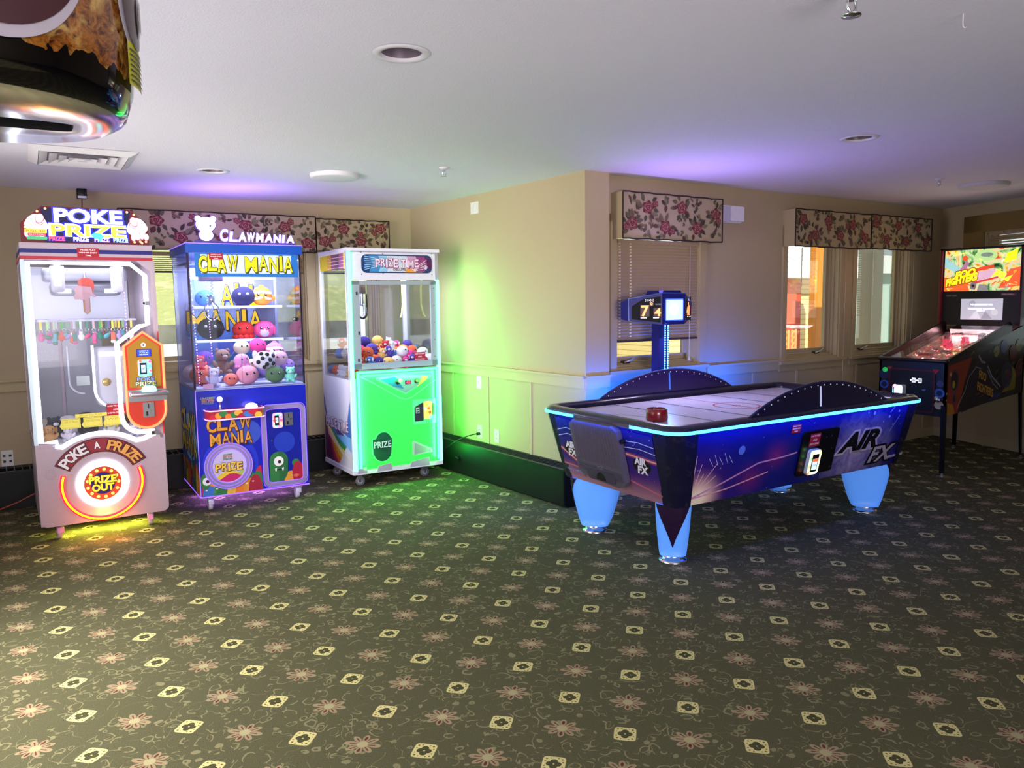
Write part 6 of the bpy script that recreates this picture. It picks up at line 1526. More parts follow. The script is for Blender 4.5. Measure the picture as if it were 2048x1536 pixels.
    b = MB(); b.tube([Vector((x_*1.02, y_, zt2[i]+.001)) for i, (x_, y_) in enumerate(pl[:4])], .003, M('#6a88d0', .3, .5), 5); b.tube([Vector((pl[0][0], pl[0][1], zb2[0])), Vector((pl[0][0]*1.02, pl[0][1], zt2[0]))], .003, M('#6a88d0', .3, .5), 5); b.build('display_edge', sd)
    # what the light strips give off
    for nm_, lc, lk, sx_, sy_, e in (('strip_glow_near', (0, -HY-.03, .785), (0, .35, -1), 2.2, .03, 3.5), ('strip_glow_end', (-HX-.03, 0, .785), (.35, 0, -1), .03, 1.1, 1.2),
                                     ('strip_glow_far', (0, HY+.02, .80), (0, 1, -.1), 2.2, .03, 26)):
        l = lamp(nm_, 'AREA', lc, e, LEDN, 1, .03, look=lk, parent=t)
        l.data.size = max(sx_, sy_); l.data.size_y = .03
        l.rotation_euler = (Vector(lk).to_track_quat('-Z', 'Y') @ Matrix.Rotation(0, 3, 'Z').to_quaternion()).to_euler() if sx_ > sy_ else Vector(lk).to_track_quat('-Z', 'Y').to_euler()
    lamp('post_glow', 'AREA', (4.06-cx, 4.25-cy, 1.08), 2.5, (.03, .35, 1.0), .05, .5, look=(0, -1, 0), parent=t)
    lamp('under_body_glow', 'POINT', (0, 0, .30), .6, (.1, .15, 1.0), parent=t, radius=.2)
    lamp('ceiling_violet', 'AREA', (3.985-cx, 4.29-cy, 1.62), 10, (.40, .26, 1.0), .3, .15, look=(.4, -.9, 1), parent=t).data.spread = 2.6
    lamp('field_fill', 'AREA', (3.985-cx, 4.20-cy, 1.32), 5, (.78, .66, 1.0), .3, .08, look=(.15, -.75, -.6), parent=t)  # added lamp to brighten the playing field
    return t
ah = airtable()
# mallet on the field
t = thing('hockey_mallet', 'dark red round hockey mallet on the near end of the playing field', 'mallet', (3.19, 3.42, .797))
b = MB(); b.lathe([(.060, .0), (.064, .004), (.066, .02), (.064, .05), (.062, .072), (.058, .074), (.054, .05), (.045, .034), (.030, .03)], M('#7e0c1c', .25, coat=.5), n=32); b.build('shell', t)
b = MB(); b.lathe([(.030, .03), (.024, .045), (.022, .07), (.016, .08), (.002, .082)], M('#6a0a18', .25, coat=.5), n=20); b.build('knob', t)

# ================================================================ 5. pinball machine
def pinball():
    W = .595
    t = thing('pinball_machine', 'pinball machine with a glowing comic-style backglass by the far wall', 'pinball machine', (6.51, 4.095, 0), -PI/2)
    F = FRONT; BK = M('#0a0a0e', .35, coat=.2); RED = M('#5a1420', .35, .2)
    prof = [(0, .50), (0, .955), (1.32, 1.245), (1.32, .62), (.62, .565)]
    SR = Fr((W, 0, 0), (0, 1, 0), (0, 0, 1))       # side facing the camera, +x local = -y room
    SL = Fr((0, 0, 0), (0, 1, 0), (0, 0, 1))
    b = MB(); b.slab(SR, prof, -.018, 0, BK); b.slab(SL, prof, .0, .018, BK); b.slab(F, [(0, .50), (W, .50), (W, .955), (0, .955)], -.018, 0, BK)
    vs = [(0.01, .0, .52), (W-.01, 0, .52), (W-.01, .62, .58), (.01, .62, .58), (.01, 1.32, .63), (W-.01, 1.32, .63)]; b.add(vs, [(0, 3, 2, 1), (3, 4, 5, 2)], BK); b.box((0, 1.30, .63), (W, 1.32, 1.24), BK); b.build('cabinet', t)
    # front trim, coin door, buttons
    b = MB(); b.rbox((-.01, -.025, .955), (W+.01, .03, .985), .008, M('#3a3034', .3, .8)); b.build('lockdown_bar', t)
    for x in (-.006, W-.012):
        b = MB(); s_ = Fr((x, 0, 0), (0, 1, 0), (0, 0, 1)); b.slab(s_, [(0, .955), (0, .985), (1.02, 1.275), (1.05, 1.25), (1.05, 1.185)], .0, .018, M('#241418', .3, .5)); b.build('side_rail', t)
    cd_ = part_empty('coin_door', t)
    b = MB(); b.stroke(F, rpts(.10, .53, .50, .885, .03), .014, RED, .006, True); b.slab(F, rpts(.10, .53, .50, .885, .03), .0, .004, M('#050508', .4)); b.build('door_plate', cd_)
    b = MB()
    for u in (.315, .37, ): 
        b.disc(F, u-.018, .795, .006, E('#ffffff', 3), .008, n=10); b.slab(F, [(u-.008, .775), (u+.022, .775), (u+.022, .815), (u-.008, .815)], .004, .009, E('#d8d8e8', 1.2)); b.text(F, '25', u-.004, .785, u+.018, .805, PLASTIC_K, .0095, .03)
    for k in range(5): b.disc(F, .40+.006*k, .72-.008*(k % 2), .004, CHROME, .006, n=6)
    b.build('coin_slots', cd_)
    b = MB(); b.slab(F, rpts(.165, .62, .255, .75, .014), .004, .06, M('#d8e0f0', .25)); b.slab(F, rpts(.168, .624, .252, .746, .012), .06, .064, E('#a8f4ff', 4))
    for u, v, c in ((.19, .735, '#ff90a8'), (.215, .68, '#d8a0ff'), (.235, .65, '#90ffe0')): b.disc(F, u, v, .02, E(c, 3), .065, n=12)
    b.slab(F, [(.172, .64), (.182, .64), (.182, .73), (.172, .73)], .064, .067, PLASTIC_K); b.build('card_reader', cd_)
    b = MB()
    for (u, v, r, c) in ((.045, .83, .05, '#141c4a'), (.05, .74, .042, '#2a50b8'), (.05, .74, .026, '#0c1440'), (.045, .655, .04, '#5a1c28')): b.disc(F, u, v, r, M(c, .4), .001+.0003*len(b.f) % .001, n=18, rv=r*.9)
    b.poly(F, [(.07, .90), (.12, .90), (.105, .87)], M('#a01c28', .4), .003); b.build('front_artwork', t); b = MB()
    for (u, v, r, c) in ((.545, .70, .045, '#2a60c8'), (.545, .70, .026, '#0c1848'), (.55, .78, .03, '#3a3a7a'), (.545, .60, .04, '#b8b0a0'), (.545, .60, .022, '#5a3418'), (.52, .655, .018, '#c8d0a8')): b.disc(F, u, v, r, M(c, .4), .001+.0003*len(b.f) % .001, n=18, rv=r*.9)
    b.poly(F, [(.48, .90), (.54, .90), (.50, .85)], M('#a01c28', .4), .003); b.build('front_artwork', t)
    b = MB(); b.lathe([(.022, 0), (.022, -.008), (.016, -.018), (.001, -.02)], E('#20a050', .8), (.055, -.0, .87), 16, axis='y'); b.build('start_button', t)
    b = MB(); b.lathe([(.014, 0), (.012, -.03), (.02, -.034), (.02, -.04), (.001, -.042)], CHROME, (.555, .0, .645), 12, axis='y'); b.build('plunger', t)
    b = MB()
    for v in (.70, .645): b.disc(SR, -.0+.012, v, .01, CHROME, .004, n=12)
    b.disc(SR, .06, .86, .016, M('#c89860', .3), .006, n=14); b.build('side_buttons', t)
    # legs
    for x in (.0, W):
        for y, zt in ((.0, .60), (1.30, .62)):
            b = MB(); sx = 1 if x > .1 else -1; sy = -1 if y < .1 else 1; 
            for (dx, dy) in ((0, 1), (1, 0)):
                w = .035; P = [(x+sx*.004, y+sy*.004, zt), (x+sx*.004-sx*w*dx, y+sy*.004-sy*w*dy, zt), (x+sx*.02-sx*w*dx*.8, y+sy*.03-sy*w*dy*.8, .03), (x+sx*.02, y+sy*.03, .03)]
                b.add(P, [(0, 1, 2, 3)], M('#1a1a20', .3, .6))
            b.lathe([(.008, .03), (.008, .012), (.02, .01), (.022, 0)], STEEL, (x+sx*.014, y+sy*.022, 0), 14); b.build('leg', t)
    # side artwork
    b = MB(); d = .0012
    def pg(pts, c, k=0, r=.35): b.poly(SR, pts, M(c, r), d+.0004*k)
    pg([(.03, .505), (.03, .93), (.40, .99), (.30, .80), (.20, .52)][::-1][::-1], '#8e2c12'); pg([(.03, .505), (.03, .62), (.12, .60), (.16, .52)][::-1][::-1], '#b07820', 1)
    b.disc(SR, .13, .80, .075, M('#5a3a4a', .35), d+.0006, rv=.10); b.disc(SR, .13, .80, .055, M('#120a10', .35), d+.001, rv=.08); b.disc(SR, .12, .77, .022, M('#b09a28', .35), d+.0014, rv=.032)
    b.disc(SR, .14, .65, .035, M('#5a3a5a', .35), d+.0008, rv=.05); b.disc(SR, .14, .645, .018, M('#120a10', .35), d+.0012, rv=.032)
    pg([(.26, .52), (.44, .97), (.90, 1.10), (1.10, .63), (.62, .575)], '#0c0c1e', 2)
    LN = M('#a8a4b8', .4)
    b.stroke(SR, [(.18, .56), (.30, .70), (.36, .82), (.47, .90), (.55, .88)], .007, LN, d+.0018); b.stroke(SR, [(.50, 1.0), (.56, .94), (.62, .93)], .02, M('#8a8a9a', .4), d+.0018)
    b.stroke(SR, [(.66, .90), (.74, .80), (.84, .74), (.90, .70)], .016, M('#8c94a8', .4), d+.0018); b.stroke(SR, [(.66, .86), (.76, .74), (.86, .68)], .007, LN, d+.002)
    pg([(.92, .64), (1.16, .66), (1.18, .82), (1.04, .90), (1.10, .78), (1.0, .70)], '#7d7420', 4); pg([(.70, .585), (.94, .62), (.80, .66)], '#16307a', 4)
    b.disc(SR, 1.0, .80, .10, M('#20304a', .35), d+.0019, rv=.12); b.disc(SR, 1.02, .80, .03, M('#5a2438', .35), d+.0023, rv=.05)
    b.disc(SR, .80, 1.02, .05, M('#7a7a28', .35), d+.002); b.disc(SR, .93, 1.06, .06, M('#3a4484', .35), d+.0022); b.disc(SR, 1.1, 1.0, .07, M('#5a1a1c', .35), d+.0022); b.disc(SR, 1.2, 1.06, .06, M('#6a6a34', .35), d+.0024); b.disc(SR, 1.22, .85, .07, M('#48181c', .35), d+.0022)
    rr = random.Random(5)
    for k in range(60):
        u, v = rr.uniform(.35, 1.28), rr.uniform(.62, 1.1)
        if v > .98+.2*u: continue
        if u > 1.30 or v < .60: continue
        b.stroke(SR, [(u+.035*math.cos(a_), v+.02*math.sin(a_*1.3)) for a_ in [rr.uniform(0, 6)+j*.5 for j in range(5)]], .004, M(rr.choice(['#5a5a70', '#6a3030', '#70702c', '#2c3c80', '#8a6a3a']), .4), d+.0026)
    for k, (w_, u, v) in enumerate((('FOO', .52, .80), ('FIGHTERS', .50, .70))):
        def wp(uu, vv, u=u, v=v): return uu, vv-(uu-u)*.32
        b.text(SR, w_, u, v, u+(.12 if k == 0 else .27), v+.07, M('#2a0e08', .4), d+.0028, .10, warp=wp); b.text(SR, w_, u, v, u+(.12 if k == 0 else .27), v+.07, M('#c89838', .4), d+.0034, .03, warp=wp)
    b.build('side_artwork', t)
    # playfield under glass
    sl = .29/1.0
    FZ = Fr((0, .03, .90), (1, 0, 0), (0, 1, sl*.95))
    pf = part_empty('playfield', t)
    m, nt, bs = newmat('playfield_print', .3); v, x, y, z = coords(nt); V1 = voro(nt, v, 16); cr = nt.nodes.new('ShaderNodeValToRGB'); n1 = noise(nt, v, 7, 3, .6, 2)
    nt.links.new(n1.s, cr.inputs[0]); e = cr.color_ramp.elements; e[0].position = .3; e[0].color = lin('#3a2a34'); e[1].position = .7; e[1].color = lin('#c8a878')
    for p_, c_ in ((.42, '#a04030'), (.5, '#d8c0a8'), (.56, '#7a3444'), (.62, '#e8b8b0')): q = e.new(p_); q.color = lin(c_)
    nt.links.new(cr.outputs[0], bs.inputs['Base Color']); nt.links.new(cr.outputs[0], bs.inputs['Emission Color']); bs.inputs['Emission Strength'].default_value = .65  # board glows by itself, adding to the lamp light on it
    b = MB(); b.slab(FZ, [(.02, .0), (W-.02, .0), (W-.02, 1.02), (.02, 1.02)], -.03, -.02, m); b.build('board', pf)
    b = MB(); rr = random.Random(11)
    for k in range(130):
        u, v = rr.uniform(.06, W-.06), rr.uniform(.12, .98); c = rr.choice(['#ff3048', '#ffffff', '#ffd0c8', '#ff5a5a', '#ffe0a0', '#ff80a0', '#fff0e0', '#d02030'])
        b.disc(FZ, u, v, rr.uniform(.005, .013), E(c, rr.choice([1.5, 3, 5])), -.018, n=8)
    b.build('insert_lamps', pf)
    b = MB()
    for (u, v, r) in ((.20, .70, .035), (.33, .78, .035), (.28, .60, .035)): b.lathe([(r, 0), (r, .02), (r*.8, .025), (r*.95, .05), (.005, .058)], E('#ff5a78', 1.2), tuple(FZ.p(u, v, -.02)), 18)
    for (u, v, r) in ((.42, .9, .04), (.12, .88, .03), (.50, .62, .02)): b.lathe([(r, 0), (r*.9, .06), (.005, .065)], M('#c8c0c8', .3), tuple(FZ.p(u, v, -.02)), 14)
    b.build('bumpers', pf)
    b = MB()
    for P, c in (([(.10, .40), (.10, .75), (.20, .95), (.34, .98)], '#d8ccd8'), ([(.48, .42), (.50, .75), (.42, .92), (.30, .88)], '#e8d8c8'), ([(.40, .3), (.44, .55), (.36, .68)], '#c8b8d8')):
        for off in (-.02, .02): b.tube([FZ.p(u+off, v, .03) for u, v in P], .003, M(c, .2, .5), 5)
    for (u0, v0, u1, v1, c) in ((.08, .12, .15, .26, '#d8c8a8'), (.42, .14, .50, .24, '#b8a040'), (.15, .32, .25, .36, '#e87088'), (.30, .42, .46, .47, '#e8e0d8')): b.slab(FZ, [(u0, v0), (u1, v0), (u1, v1), (u0, v1)], .0, .012, M(c, .3))
    for s_ in (-1, 1): b.slab(FZ, [(.29+s_*.10, .13), (.29+s_*.03, .085), (.29+s_*.03, .10), (.29+s_*.10, .155)] if s_ < 0 else [(.32, .085), (.39, .13), (.39, .155), (.32, .10)], -.015, .01, M('#f0e8e0', .3))
    b.build('ramps_and_flippers', pf)
    b = MB(); b.slab(FZ, [(.01, -.02), (W-.01, -.02), (W-.01, 1.02), (.01, 1.02)], .066, .069, GLASS('#fff8fa', .02)); b.build('top_glass', t)
    # backbox
    bb = part_empty('backbox', t); x0, x1, yb = -.085, .655, 1.10; z0, z1 = 1.24, 1.965
    b = MB(); b.box((x0, yb, z0), (x1, yb+.22, z1), BK)
    b.box((x0, yb-.03, z0), (x0+.02, yb, z1), M('#7c2030', .3, .3)); b.box((x1-.02, yb-.03, z0), (x1, yb, z1), M('#3c1018', .3, .3)); b.box((x0, yb-.03, z1-.015), (x1, yb, z1), BK); b.build('box_shell', bb)
    G = Fr((0, yb, 0), (1, 0, 0), (0, 0, 1)); gx0, gx1, gz0, gz1 = -.055, .63, 1.56, 1.945
    b = MB(); m, nt, bs = newmat('backglass_print', .25); v, x, y, z = coords(nt); n1 = noise(nt, v, 6, 3, .6, 2.5); cr = nt.nodes.new('ShaderNodeValToRGB'); nt.links.new(n1.s, cr.inputs[0]); e = cr.color_ramp.elements
    e[0].position = .28; e[0].color = lin('#1c3420'); e[1].position = .75; e[1].color = lin('#f06a3a')
    for p_, c_ in ((.38, '#6aa860'), (.46, '#c8e8a0'), (.52, '#e8c8b8'), (.58, '#f0d848'), (.64, '#d84a34')): q = e.new(p_); q.color = lin(c_)
    nt.links.new(cr.outputs[0], bs.inputs['Base Color']); nt.links.new(cr.outputs[0], bs.inputs['Emission Color']); bs.inputs['Emission Strength'].default_value = .9
    b.rect(G, gx0, gz0, gx1, gz1, m, .001); L_ = lambda c, s=1.0: E(c, s)
    U = lambda u: gx0+(gx1-gx0)*u; V = lambda v: gz0+(gz1-gz0)*v
    def pg2(pts, c, k, s=1.0): b.poly(G, [(U(u), V(v)) for u, v in pts], L_(c, s), .002+.0004*k)
    pg2([(0, .60), (.32, .30), (.36, .38), (0, .86)], '#98c8c8', 0); pg2([(.0, 0), (.35, 0), (.30, .25), (0, .35)], '#e8602c', 0); pg2([(.72, .05), (1, .1), (1, .55), (.86, .5)], '#e85c30', 1)
    b.disc(G, U(.55), V(.84), .10, L_('#b8e090', .9), .0035, rv=.055); b.disc(G, U(.56), V(.86), .055, L_('#8a9a90', .7), .004, rv=.02)
    pg2([(.30, .52), (.66, .62), (.66, .54), (.32, .43)], '#e04028', 3, 1.1); pg2([(.34, .42), (.68, .53), (.70, .34), (.40, .22)], '#d8b0c8', 4, .9); pg2([(.38, .21), (.72, .34), (.72, .30), (.40, .16)], '#c83a48', 5)
    pg2([(.78, .66), (.93, .72), (.95, .97), (.82, .88)], '#f8e018', 6, 1.3); pg2([(.70, .50), (.82, .40), (.78, .28), (.90, .36), (.84, .20), (.70, .36), (.62, .30)], '#f8e838', 7, 1.3)
    b.disc(G, U(.40), V(.12), .03, L_('#8a8088', .6), .006, rv=.035); b.disc(G, U(.40), V(.12), .014, L_('#2a2228', .3), .0065); b.disc(G, U(.28), V(.80), .025, L_('#e85028', 1), .006); b.disc(G, U(.14), V(.92), .04, L_('#e0e070', 1), .006, rv=.012)
    pg2([(.20, .50), (.30, .74), (.34, .66), (.28, .50)], '#b87aa0', 8, .8); pg2([(.45, .0), (.60, .0), (.58, .14), (.48, .16)], '#9a9a9a', 8, .6)
    for w_, u, v, s_ in (('FOO', .16, .29, .26), ('FIGHTERS', .03, .12, .42)):
        def wp(uu, vv, u=u): return uu, vv+(uu-U(u))*.20
        b.text(G, w_, U(u), V(v), U(u+s_), V(v+.17), L_('#a8601c', .7), .0070, .16, .15, warp=wp); b.text(G, w_, U(u), V(v), U(u+s_), V(v+.17), L_('#ffe81c', 1.4), .0078, .05, .15, warp=wp)
    for k in range(26):
        u, v = rnd.random(), rnd.random(); u = .05+.9*u; v = .05+.9*v
        b.stroke(G, [(U(u)+.03*math.cos(a_), V(v)+.02*math.sin(a_)) for a_ in [rnd.uniform(0, 6)+j*.5 for j in range(5)]], .003, L_(rnd.choice(['#fff8e0', '#a03020', '#406a40', '#f8f060', '#7a5a8a']), 1), .0066)
    b.build('backglass', bb)
    b = MB(); b.rect(G, .115, 1.29, .49, 1.485, E('#b8bccc', .75), .003)
    b.poly(G, [(.2, 1.30), (.26, 1.38), (.30, 1.30)], E('#d0d4e0', .8), .0035); b.poly(G, [(.3, 1.30), (.34, 1.37), (.40, 1.30)], E('#989cac', .7), .0036); b.disc(G, .22, 1.44, .03, E('#a0a4b4', .7), .0034); b.disc(G, .42, 1.36, .03, E('#c8ccd8', .8), .0034)
    for s_, v, hw in (('THIS MACHINE IS SET FOR', 1.425, .10), ('TOURNAMENT GAME PLAY', 1.385, .12), ('ENJOY IT', 1.365, .035)): b.text(G, s_, .30-hw, v, .30+hw, v+.014, E('#f4f6ff', 1.4), .0045, .03)
    b.build('screen', bb)
    b = MB(); b.text(G, 'DOLBY AUDIO', -.03, 1.51, .07, 1.525, M('#8a8a94', .4), .002, .02); b.build('badge', bb); b = MB(); b.rect(G, .47, 1.512, .60, 1.535, M('#6a2838', .4), .002); b.text(G, 'STERN PINBALL', .475, 1.517, .58, 1.53, M('#d0c0c8', .4), .003, .02); b.build('badge', bb)
    lamp('playfield_lamp', 'AREA', (W/2, 1.0, 1.19), 2.6, (1.0, .62, .62), .45, .04, look=(0, -1, -.45), parent=t)
    lamp('backglass_lamp', 'AREA', (W/2, yb-.06, 1.75), 1.0, (1.0, .9, .7), .6, .35, look=(0, -1, 0), parent=t)
    return t
pinball()

# ================================================================ 6. overhanging head of the machine beside the camera
def hood():
    t = thing('boxing_machine', 'glossy black flame-printed arcade machine head overhanging the upper left corner', 'arcade machine', (-.30, 1.64, 0))
    def sec(sx, sy, n=48, p=2.6):
        return [(sx*abs(math.cos(a))**(2/p)*(1 if math.cos(a) >= 0 else -1), sy*abs(math.sin(a))**(2/p)*(1 if math.sin(a) >= 0 else -1)) for a in [2*PI*k/n for k in range(n)]]
    m, nt, bs = newmat('flame_print', .12); bs.inputs['Coat Weight'].default_value = .8; v, x, y, z = coords(nt)
    n1 = noise(nt, v, 10, 3, .6, .8); n2 = noise(nt, v, 26, 3, .6, .5)
    h = z-1.915+(n1-.5)*.16
    f = (h*7.0); msk = f.gt(0)*(x+(z-1.9)*.6).gt(.34)
    n3 = noise(nt, v, 40, 4, .7, 1.5); c = mixc(nt, (n3-.35)*3.0, lin('#3a0c06'), lin('#b07028')); c = mixc(nt, (n2-.5)*6.0, c, lin('#c8a458')); c = mixc(nt, msk, lin('#020205'), c); nt.links.new(c, bs.inputs['Base Color'])
    b = MB(); S = [(1.848, .482, .268), (1.856, .495, .278), (1.89, .506, .287), (1.96, .512, .292), (2.10, .515, .295), (2.36, .515, .295), (2.40, .49, .28)]
    vs = []; n = 48
    for z_, sx, sy in S: vs += [(u, w, z_) for u, w in sec(sx, sy)]
    b.add(vs, [(i*n+k, i*n+(k+1) % n, (i+1)*n+(k+1) % n, (i+1)*n+k) for i in range(len(S)-1) for k in range(n)], m, True)
    b.add(vs[-n:], [list(range(n))], BLK); b.build('head_shell', t)
    b = MB(); ch = M('#e4e2ea', .14, 1.0); o = sec(.482, .268); i_ = sec(.41, .043, 48, 8)
    vs = [(u, w, 1.848) for u, w in o]+[(u*.97, w*.95, 1.841) for u, w in o]+[(u, w+.043, 1.846) for u, w in i_]
    b.add(vs, [((q)*n+k, (q+1)*n+k, (q+1)*n+(k+1) % n, q*n+(k+1) % n) for q in range(2) for k in range(n)], ch, True); b.build('chrome_underside', t)
    b = MB(); vs = [(u, w+.043, 1.846) for u, w in i_]+[(u, w+.043, 1.90) for u, w in i_]; b.add(vs, [(k, n+k, n+(k+1) % n, (k+1) % n) for k in range(n)]+[list(range(n, 2*n))[::-1]], BLK); b.build('slot', t)
    def fine(vs, fs):                            # cut long triangles so the print follows the curve
        bm = bmesh.new(); q = [bm.verts.new((x_, y_, 0)) for x_, y_ in vs]
        for f_ in fs:
            try: bm.faces.new([q[i] for i in f_])
            except ValueError: pass
        bmesh.ops.triangulate(bm, faces=bm.faces[:])
        for _ in range(7):
            L = [e_ for e_ in bm.edges if e_.calc_length() > .03]
            if not L: break
            bmesh.ops.subdivide_edges(bm, edges=L, cuts=1); bmesh.ops.triangulate(bm, faces=bm.faces[:])
        bm.verts.index_update(); r = [(v_.co.x, v_.co.y) for v_ in bm.verts], [tuple(v_.index for v_ in f_.verts) for f_ in bm.faces]
        bm.free(); return r
    # printed figures wrapped on the front: white outlined dark red letters
    b = MB(); WO, DR, GD = M('#b8b0b8', .3, coat=.3), M('#3a0408', .3, coat=.3), M('#a89068', .25)
    def blob(pts, mat, d):
        vs, fs = fine(pts, [tuple(range(len(pts)))]); p = 2.6; sx, sy = .515+d, .295+d
        b.add([(sx*abs(math.cos(a))**(2/p)*(1 if math.cos(a) >= 0 else -1), sy*abs(math.sin(a))**(2/p)*(1 if math.sin(a) >= 0 else -1), z_) for a, z_ in vs], fs, mat)
    def figure(a0, a1, z0, r, g):                # rounded outline that runs up out of sight
        return [(a0-g, 2.30), (a0-g, z0-g), ]+[(a1-r+(r+g)*math.sin(q), z0+r*.5-(r*.5+g)*math.cos(q)) for q in [PI/2*k/14 for k in range(15)]]+[(a1+g, 2.06), (a1-.1+g, 2.10), (a1+g, 2.14), (a1+g, 2.30)]
    blob(figure(-2.2, -.66, 1.922, .40, .016), WO, .003); blob(figure(-2.2, -.68, 1.924, .38, .0), DR, .006)
    blob([(-1.25+.30*math.cos(2*PI*k/24), 1.985+.032*math.sin(2*PI*k/24)) for k in range(24)], WO, .008); blob([(-1.25+.26*math.cos(2*PI*k/24), 1.986+.026*math.sin(2*PI*k/24)) for k in range(24)], GD, .010)
    blob([(-.27+.20*math.cos(2*PI*k/28), 2.035+.088*math.sin(2*PI*k/28)) for k in range(28)], WO, .003); blob([(-.27+.17*math.cos(2*PI*k/28), 2.036+.078*math.sin(2*PI*k/28)) for k in range(28)], DR, .006)
    blob([(-.20+.055*math.cos(2*PI*k/20), 2.02+.035*math.sin(2*PI*k/20)) for k in range(20)], WO, .008); blob([(-.20+.04*math.cos(2*PI*k/20), 2.02+.028*math.sin(2*PI*k/20)) for k in range(20)], GD, .010)
    b.build('printed_figures', t)
    b = MB(); YS = M('#c8c41c', .4); n_ = 8; vs = []
    for k in range(n_+1):
        a = -.40+.26*k/n_; c_, s2 = math.cos(a), -math.sin(-a)
        for zz in (1.893, 1.965): 
            p = 2.6; vs.append(((.515+.004)*abs(c_)**(2/p), -(.295+.004)*abs(math.sin(a))**(2/p), zz))
    b.add(vs, [(2*k, 2*k+2, 2*k+3, 2*k+1) for k in range(n_)], YS)
    for r in range(7):
        vs = []
        for k in range(n_):
            a = -.39+.24*k/(n_-1); zz = 1.899+.0085*r; vs += [((.515+.006)*abs(math.cos(a))**(2/2.6), -(.295+.006)*abs(math.sin(a))**(2/2.6), zz+q) for q in (0, .003)]
        b.add(vs, [(2*k, 2*k+2, 2*k+3, 2*k+1) for k in range(n_-1)], M('#3a3a10', .5))
    b.build('yellow_warning_label', t)
    # the column and base that carry the head, left of the frame
    b = MB(); b.rbox((-.62, -.05, .08), (-.40, .35, 2.2), .03, m); b.rbox((-.9, -.35, 0), (-.35, .45, .10), .02, BLK); b.rbox((-.50, -.10, 2.0), (-.30, .20, 2.2), .02, BLK); b.build('column', t)
    return t
hood()

# ================================================================ outside the windows
def grass():
    m, nt, b = newmat('sunlit_meadow', .95); v, x, y, z = coords(nt); n = noise(nt, v, 1.6, 5, .7); n2 = noise(nt, v, 9, 4, .7)
    c = mixc(nt, n2, lin('#868a58'), lin('#b8ba82')); c = mixc(nt, n.gt(.56), c, lin('#c8c08a')); c = mixc(nt, n2.gt(.66), c, lin('#f0ecc8')); nt.links.new(c, b.inputs['Base Color']); return m
GRASS = grass()
b = MB(); b.box((-30, 7.4, -.5), (60, 60, -.3), M('#b8b29c', .9)); struct(b.build('ground'))
b = MB(); nx, ny = 26, 16; rr = random.Random(2)
vs = [(-12+i*.9, 12.5+j*.8, -.3+(.95 if j else 0)+.34*j+rr.uniform(-.12, .12)) for j in range(ny) for i in range(nx)]
b.add(vs, [(j*nx+i, j*nx+i+1, (j+1)*nx+i+1, (j+1)*nx+i) for j in range(ny-1) for i in range(nx-1)], GRASS, True)
tag(b.build('meadow_bank'), 'sunlit yellow and green meadow bank outside the back windows', 'meadow', kind='stuff')
b = MB(); m, nt, bs = newmat('stone_wall', .9); v, x, y, z = coords(nt); vv = voro(nt, v, 4); nt.links.new(mixc(nt, NX(nt, vv.outputs['Distance']), lin('#5a5a58'), lin('#8a8880')), bs.inputs['Base Color'])
b.box((-10, 12.1, -.3), (8.2, 12.4, 1.25), m); tag(b.build('stone_garden_wall'), 'low grey stone wall at the foot of the meadow bank', 'wall')
b = MB(); b.rbox((-6, 10.6, -.3), (7.4, 11.2, 1.02), .04, M('#d8d6ce', .8)); tag(b.build('white_planter_wall'), 'low pale wall just outside the back windows', 'wall')
# building across the yard
t = thing('outbuilding', 'cream sided building with a red door and white metal roof across the yard', 'building', (14.5, 11.2, -.3))
m, nt, bs = newmat('lap_siding', .8); v, x, y, z = coords(nt); nt.links.new(mixc(nt, (z*9.0).mod(1.0).lt(.14), lin('#e8cf98'), lin('#b89c68')), bs.inputs['Base Color'])
b = MB(); b.box((-3.8, 0, 0), (1.6, 3, 2.35), m); b.build('wall', t)
b = MB(); b.box((-1.3, -.06, .2), (.16, 0, 2.22), M('#c8503c', .6)); b.box((-1.1, -.08, .35), (-.02, -.06, 1.1), M('#d86a54', .6)); b.box((-1.1, -.08, 1.25), (-.02, -.06, 2.1), M('#d86a54', .6)); b.build('door', t)
b = MB(); vs = [(-3.95, -.5, 2.25), (1.9, -.5, 2.25), (1.9, 1.6, 3.3), (-3.95, 1.6, 3.3), (-3.95, -.5, 2.38), (1.9, -.5, 2.38), (1.9, 1.6, 3.42), (-3.95, 1.6, 3.42)]
b.add(vs, [(0, 3, 2, 1), (4, 5, 6, 7), (0, 1, 5, 4), (1, 2, 6, 5), (3, 0, 4, 7), (2, 3, 7, 6)], M('#e8ecf4', .5))
for k in range(19): u = -3.9+.3*k; b.add([(u, -.5, 2.385), (u+.03, -.5, 2.385), (u+.03, 1.6, 3.45), (u, 1.6, 3.45)], [(0, 1, 2, 3)], M('#c8ccd8', .5))
b.build('metal_roof', t)
b = MB(); m, nt, bs = newmat('orange_stained_wood', .6); v, x, y, z = coords(nt); w = nt.nodes.new('ShaderNodeTexNoise'); w.inputs['Scale'].default_value = 3
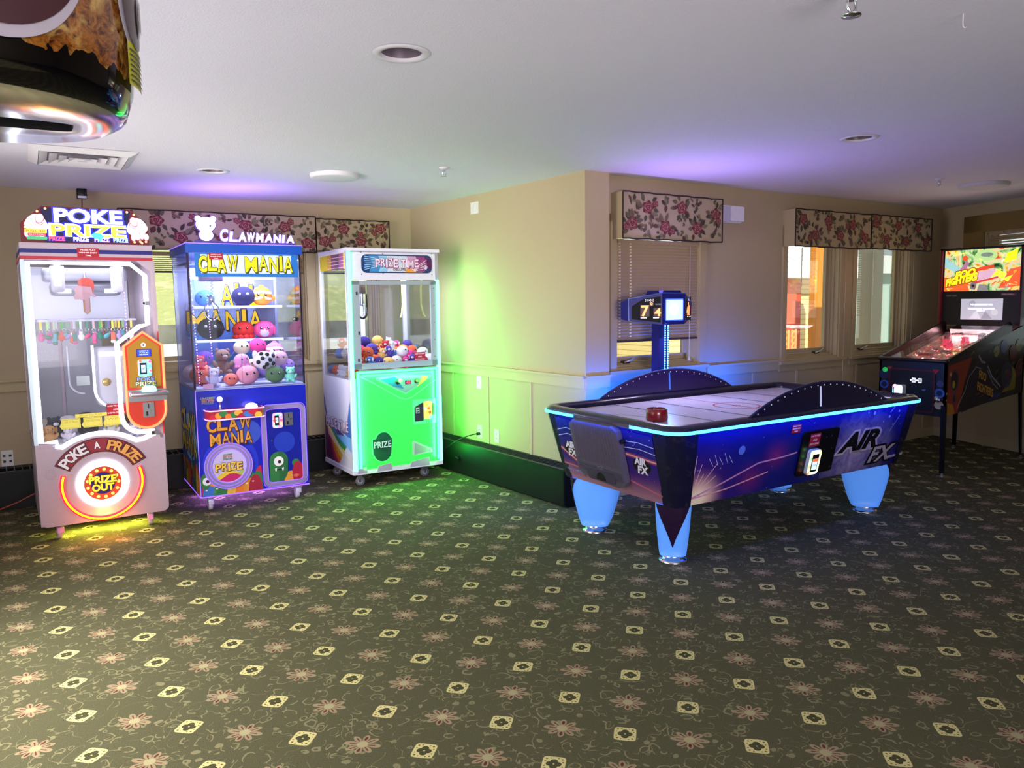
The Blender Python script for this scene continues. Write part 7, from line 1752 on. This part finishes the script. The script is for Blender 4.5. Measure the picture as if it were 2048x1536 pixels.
mp = nt.nodes.new('ShaderNodeMapping'); mp.inputs['Scale'].default_value = (8, 8, .6); nt.links.new(v, mp.inputs[0]); nt.links.new(mp.outputs[0], w.inputs['Vector']); nt.links.new(mixc(nt, NX(nt, w.outputs['Fac']), lin('#c86a10'), lin('#f09a3c')), bs.inputs['Base Color'])
b.box((8.42, 6.2, -.3), (8.64, 6.28, 3.2), m); tag(b.build('porch_post'), 'thick orange stained timber post outside the window', 'post')
b = MB(); b.box((13.8, 8.9, -.3), (14.15, 9.2, 3.0), M('#7a766c', .8)); tag(b.build('grey_porch_post'), 'grey post outside the window nearest the pinball machine', 'post')
t = thing('shed', 'pale teal shed with a white roof seen in the window nearest the pinball machine', 'building', (17.3, 10.8, -.3))
b = MB(); b.box((-.5, 0, 0), (2.6, 2, 2.35), M('#c8dcd8', .7)); b.build('wall', t); b = MB(); b.box((.15, -.04, .1), (.75, 0, 2.1), M('#8fbcb8', .6)); b.build('door', t)
b = MB(); b.box((-.7, -.3, 2.35), (2.9, 2.3, 2.75), M('#f0f2f4', .6)); b.build('roof', t)
for i, (x, y, lab) in enumerate(((13.0, 10.25, 'orange wooden outdoor chair left of the timber post, nearer the building door'), (13.62, 10.25, 'orange wooden outdoor chair just left of the timber post'))):
    t = thing('wooden_chair', lab, 'chair', (x, y, -.2), .5 if i else -.3); m_ = M('#e8a868', .6); z0 = .02
    b = MB(); b.box((-.24, -.22, z0+.43), (.24, .22, z0+.46), m_); b.build('seat', t)
    b = MB()
    for z_ in (.62, .74, .86, .98): b.box((-.24, .2, z0+z_), (.24, .22, z0+z_+.05), m_)
    b.build('backrest', t)
    for sx in (-1, 1):
        for sy in (-1, 1): b = MB(); b.box((sx*.22-.02, sy*.2-.02, 0), (sx*.22+.02, sy*.2+.02, z0+(.43 if sy < 0 else 1.05)), m_); b.build('leg', t)
b = MB(); b.box((9, 7.6, -.3), (14.4, 10.8, -.2), M('#c8b088', .8)); struct(b.build('deck'))
# leafy hill behind the yard
b = MB(); rr = random.Random(8)
for k in range(60): b.ell((rr.uniform(13, 34), rr.uniform(26, 30), rr.uniform(.5, 6)), (rr.uniform(1.8, 3), 1.6, rr.uniform(1.5, 2.6)), GRASS, 8, 6)
tag(b.build('trees'), 'bright green trees behind the outbuilding', 'trees', kind='stuff')
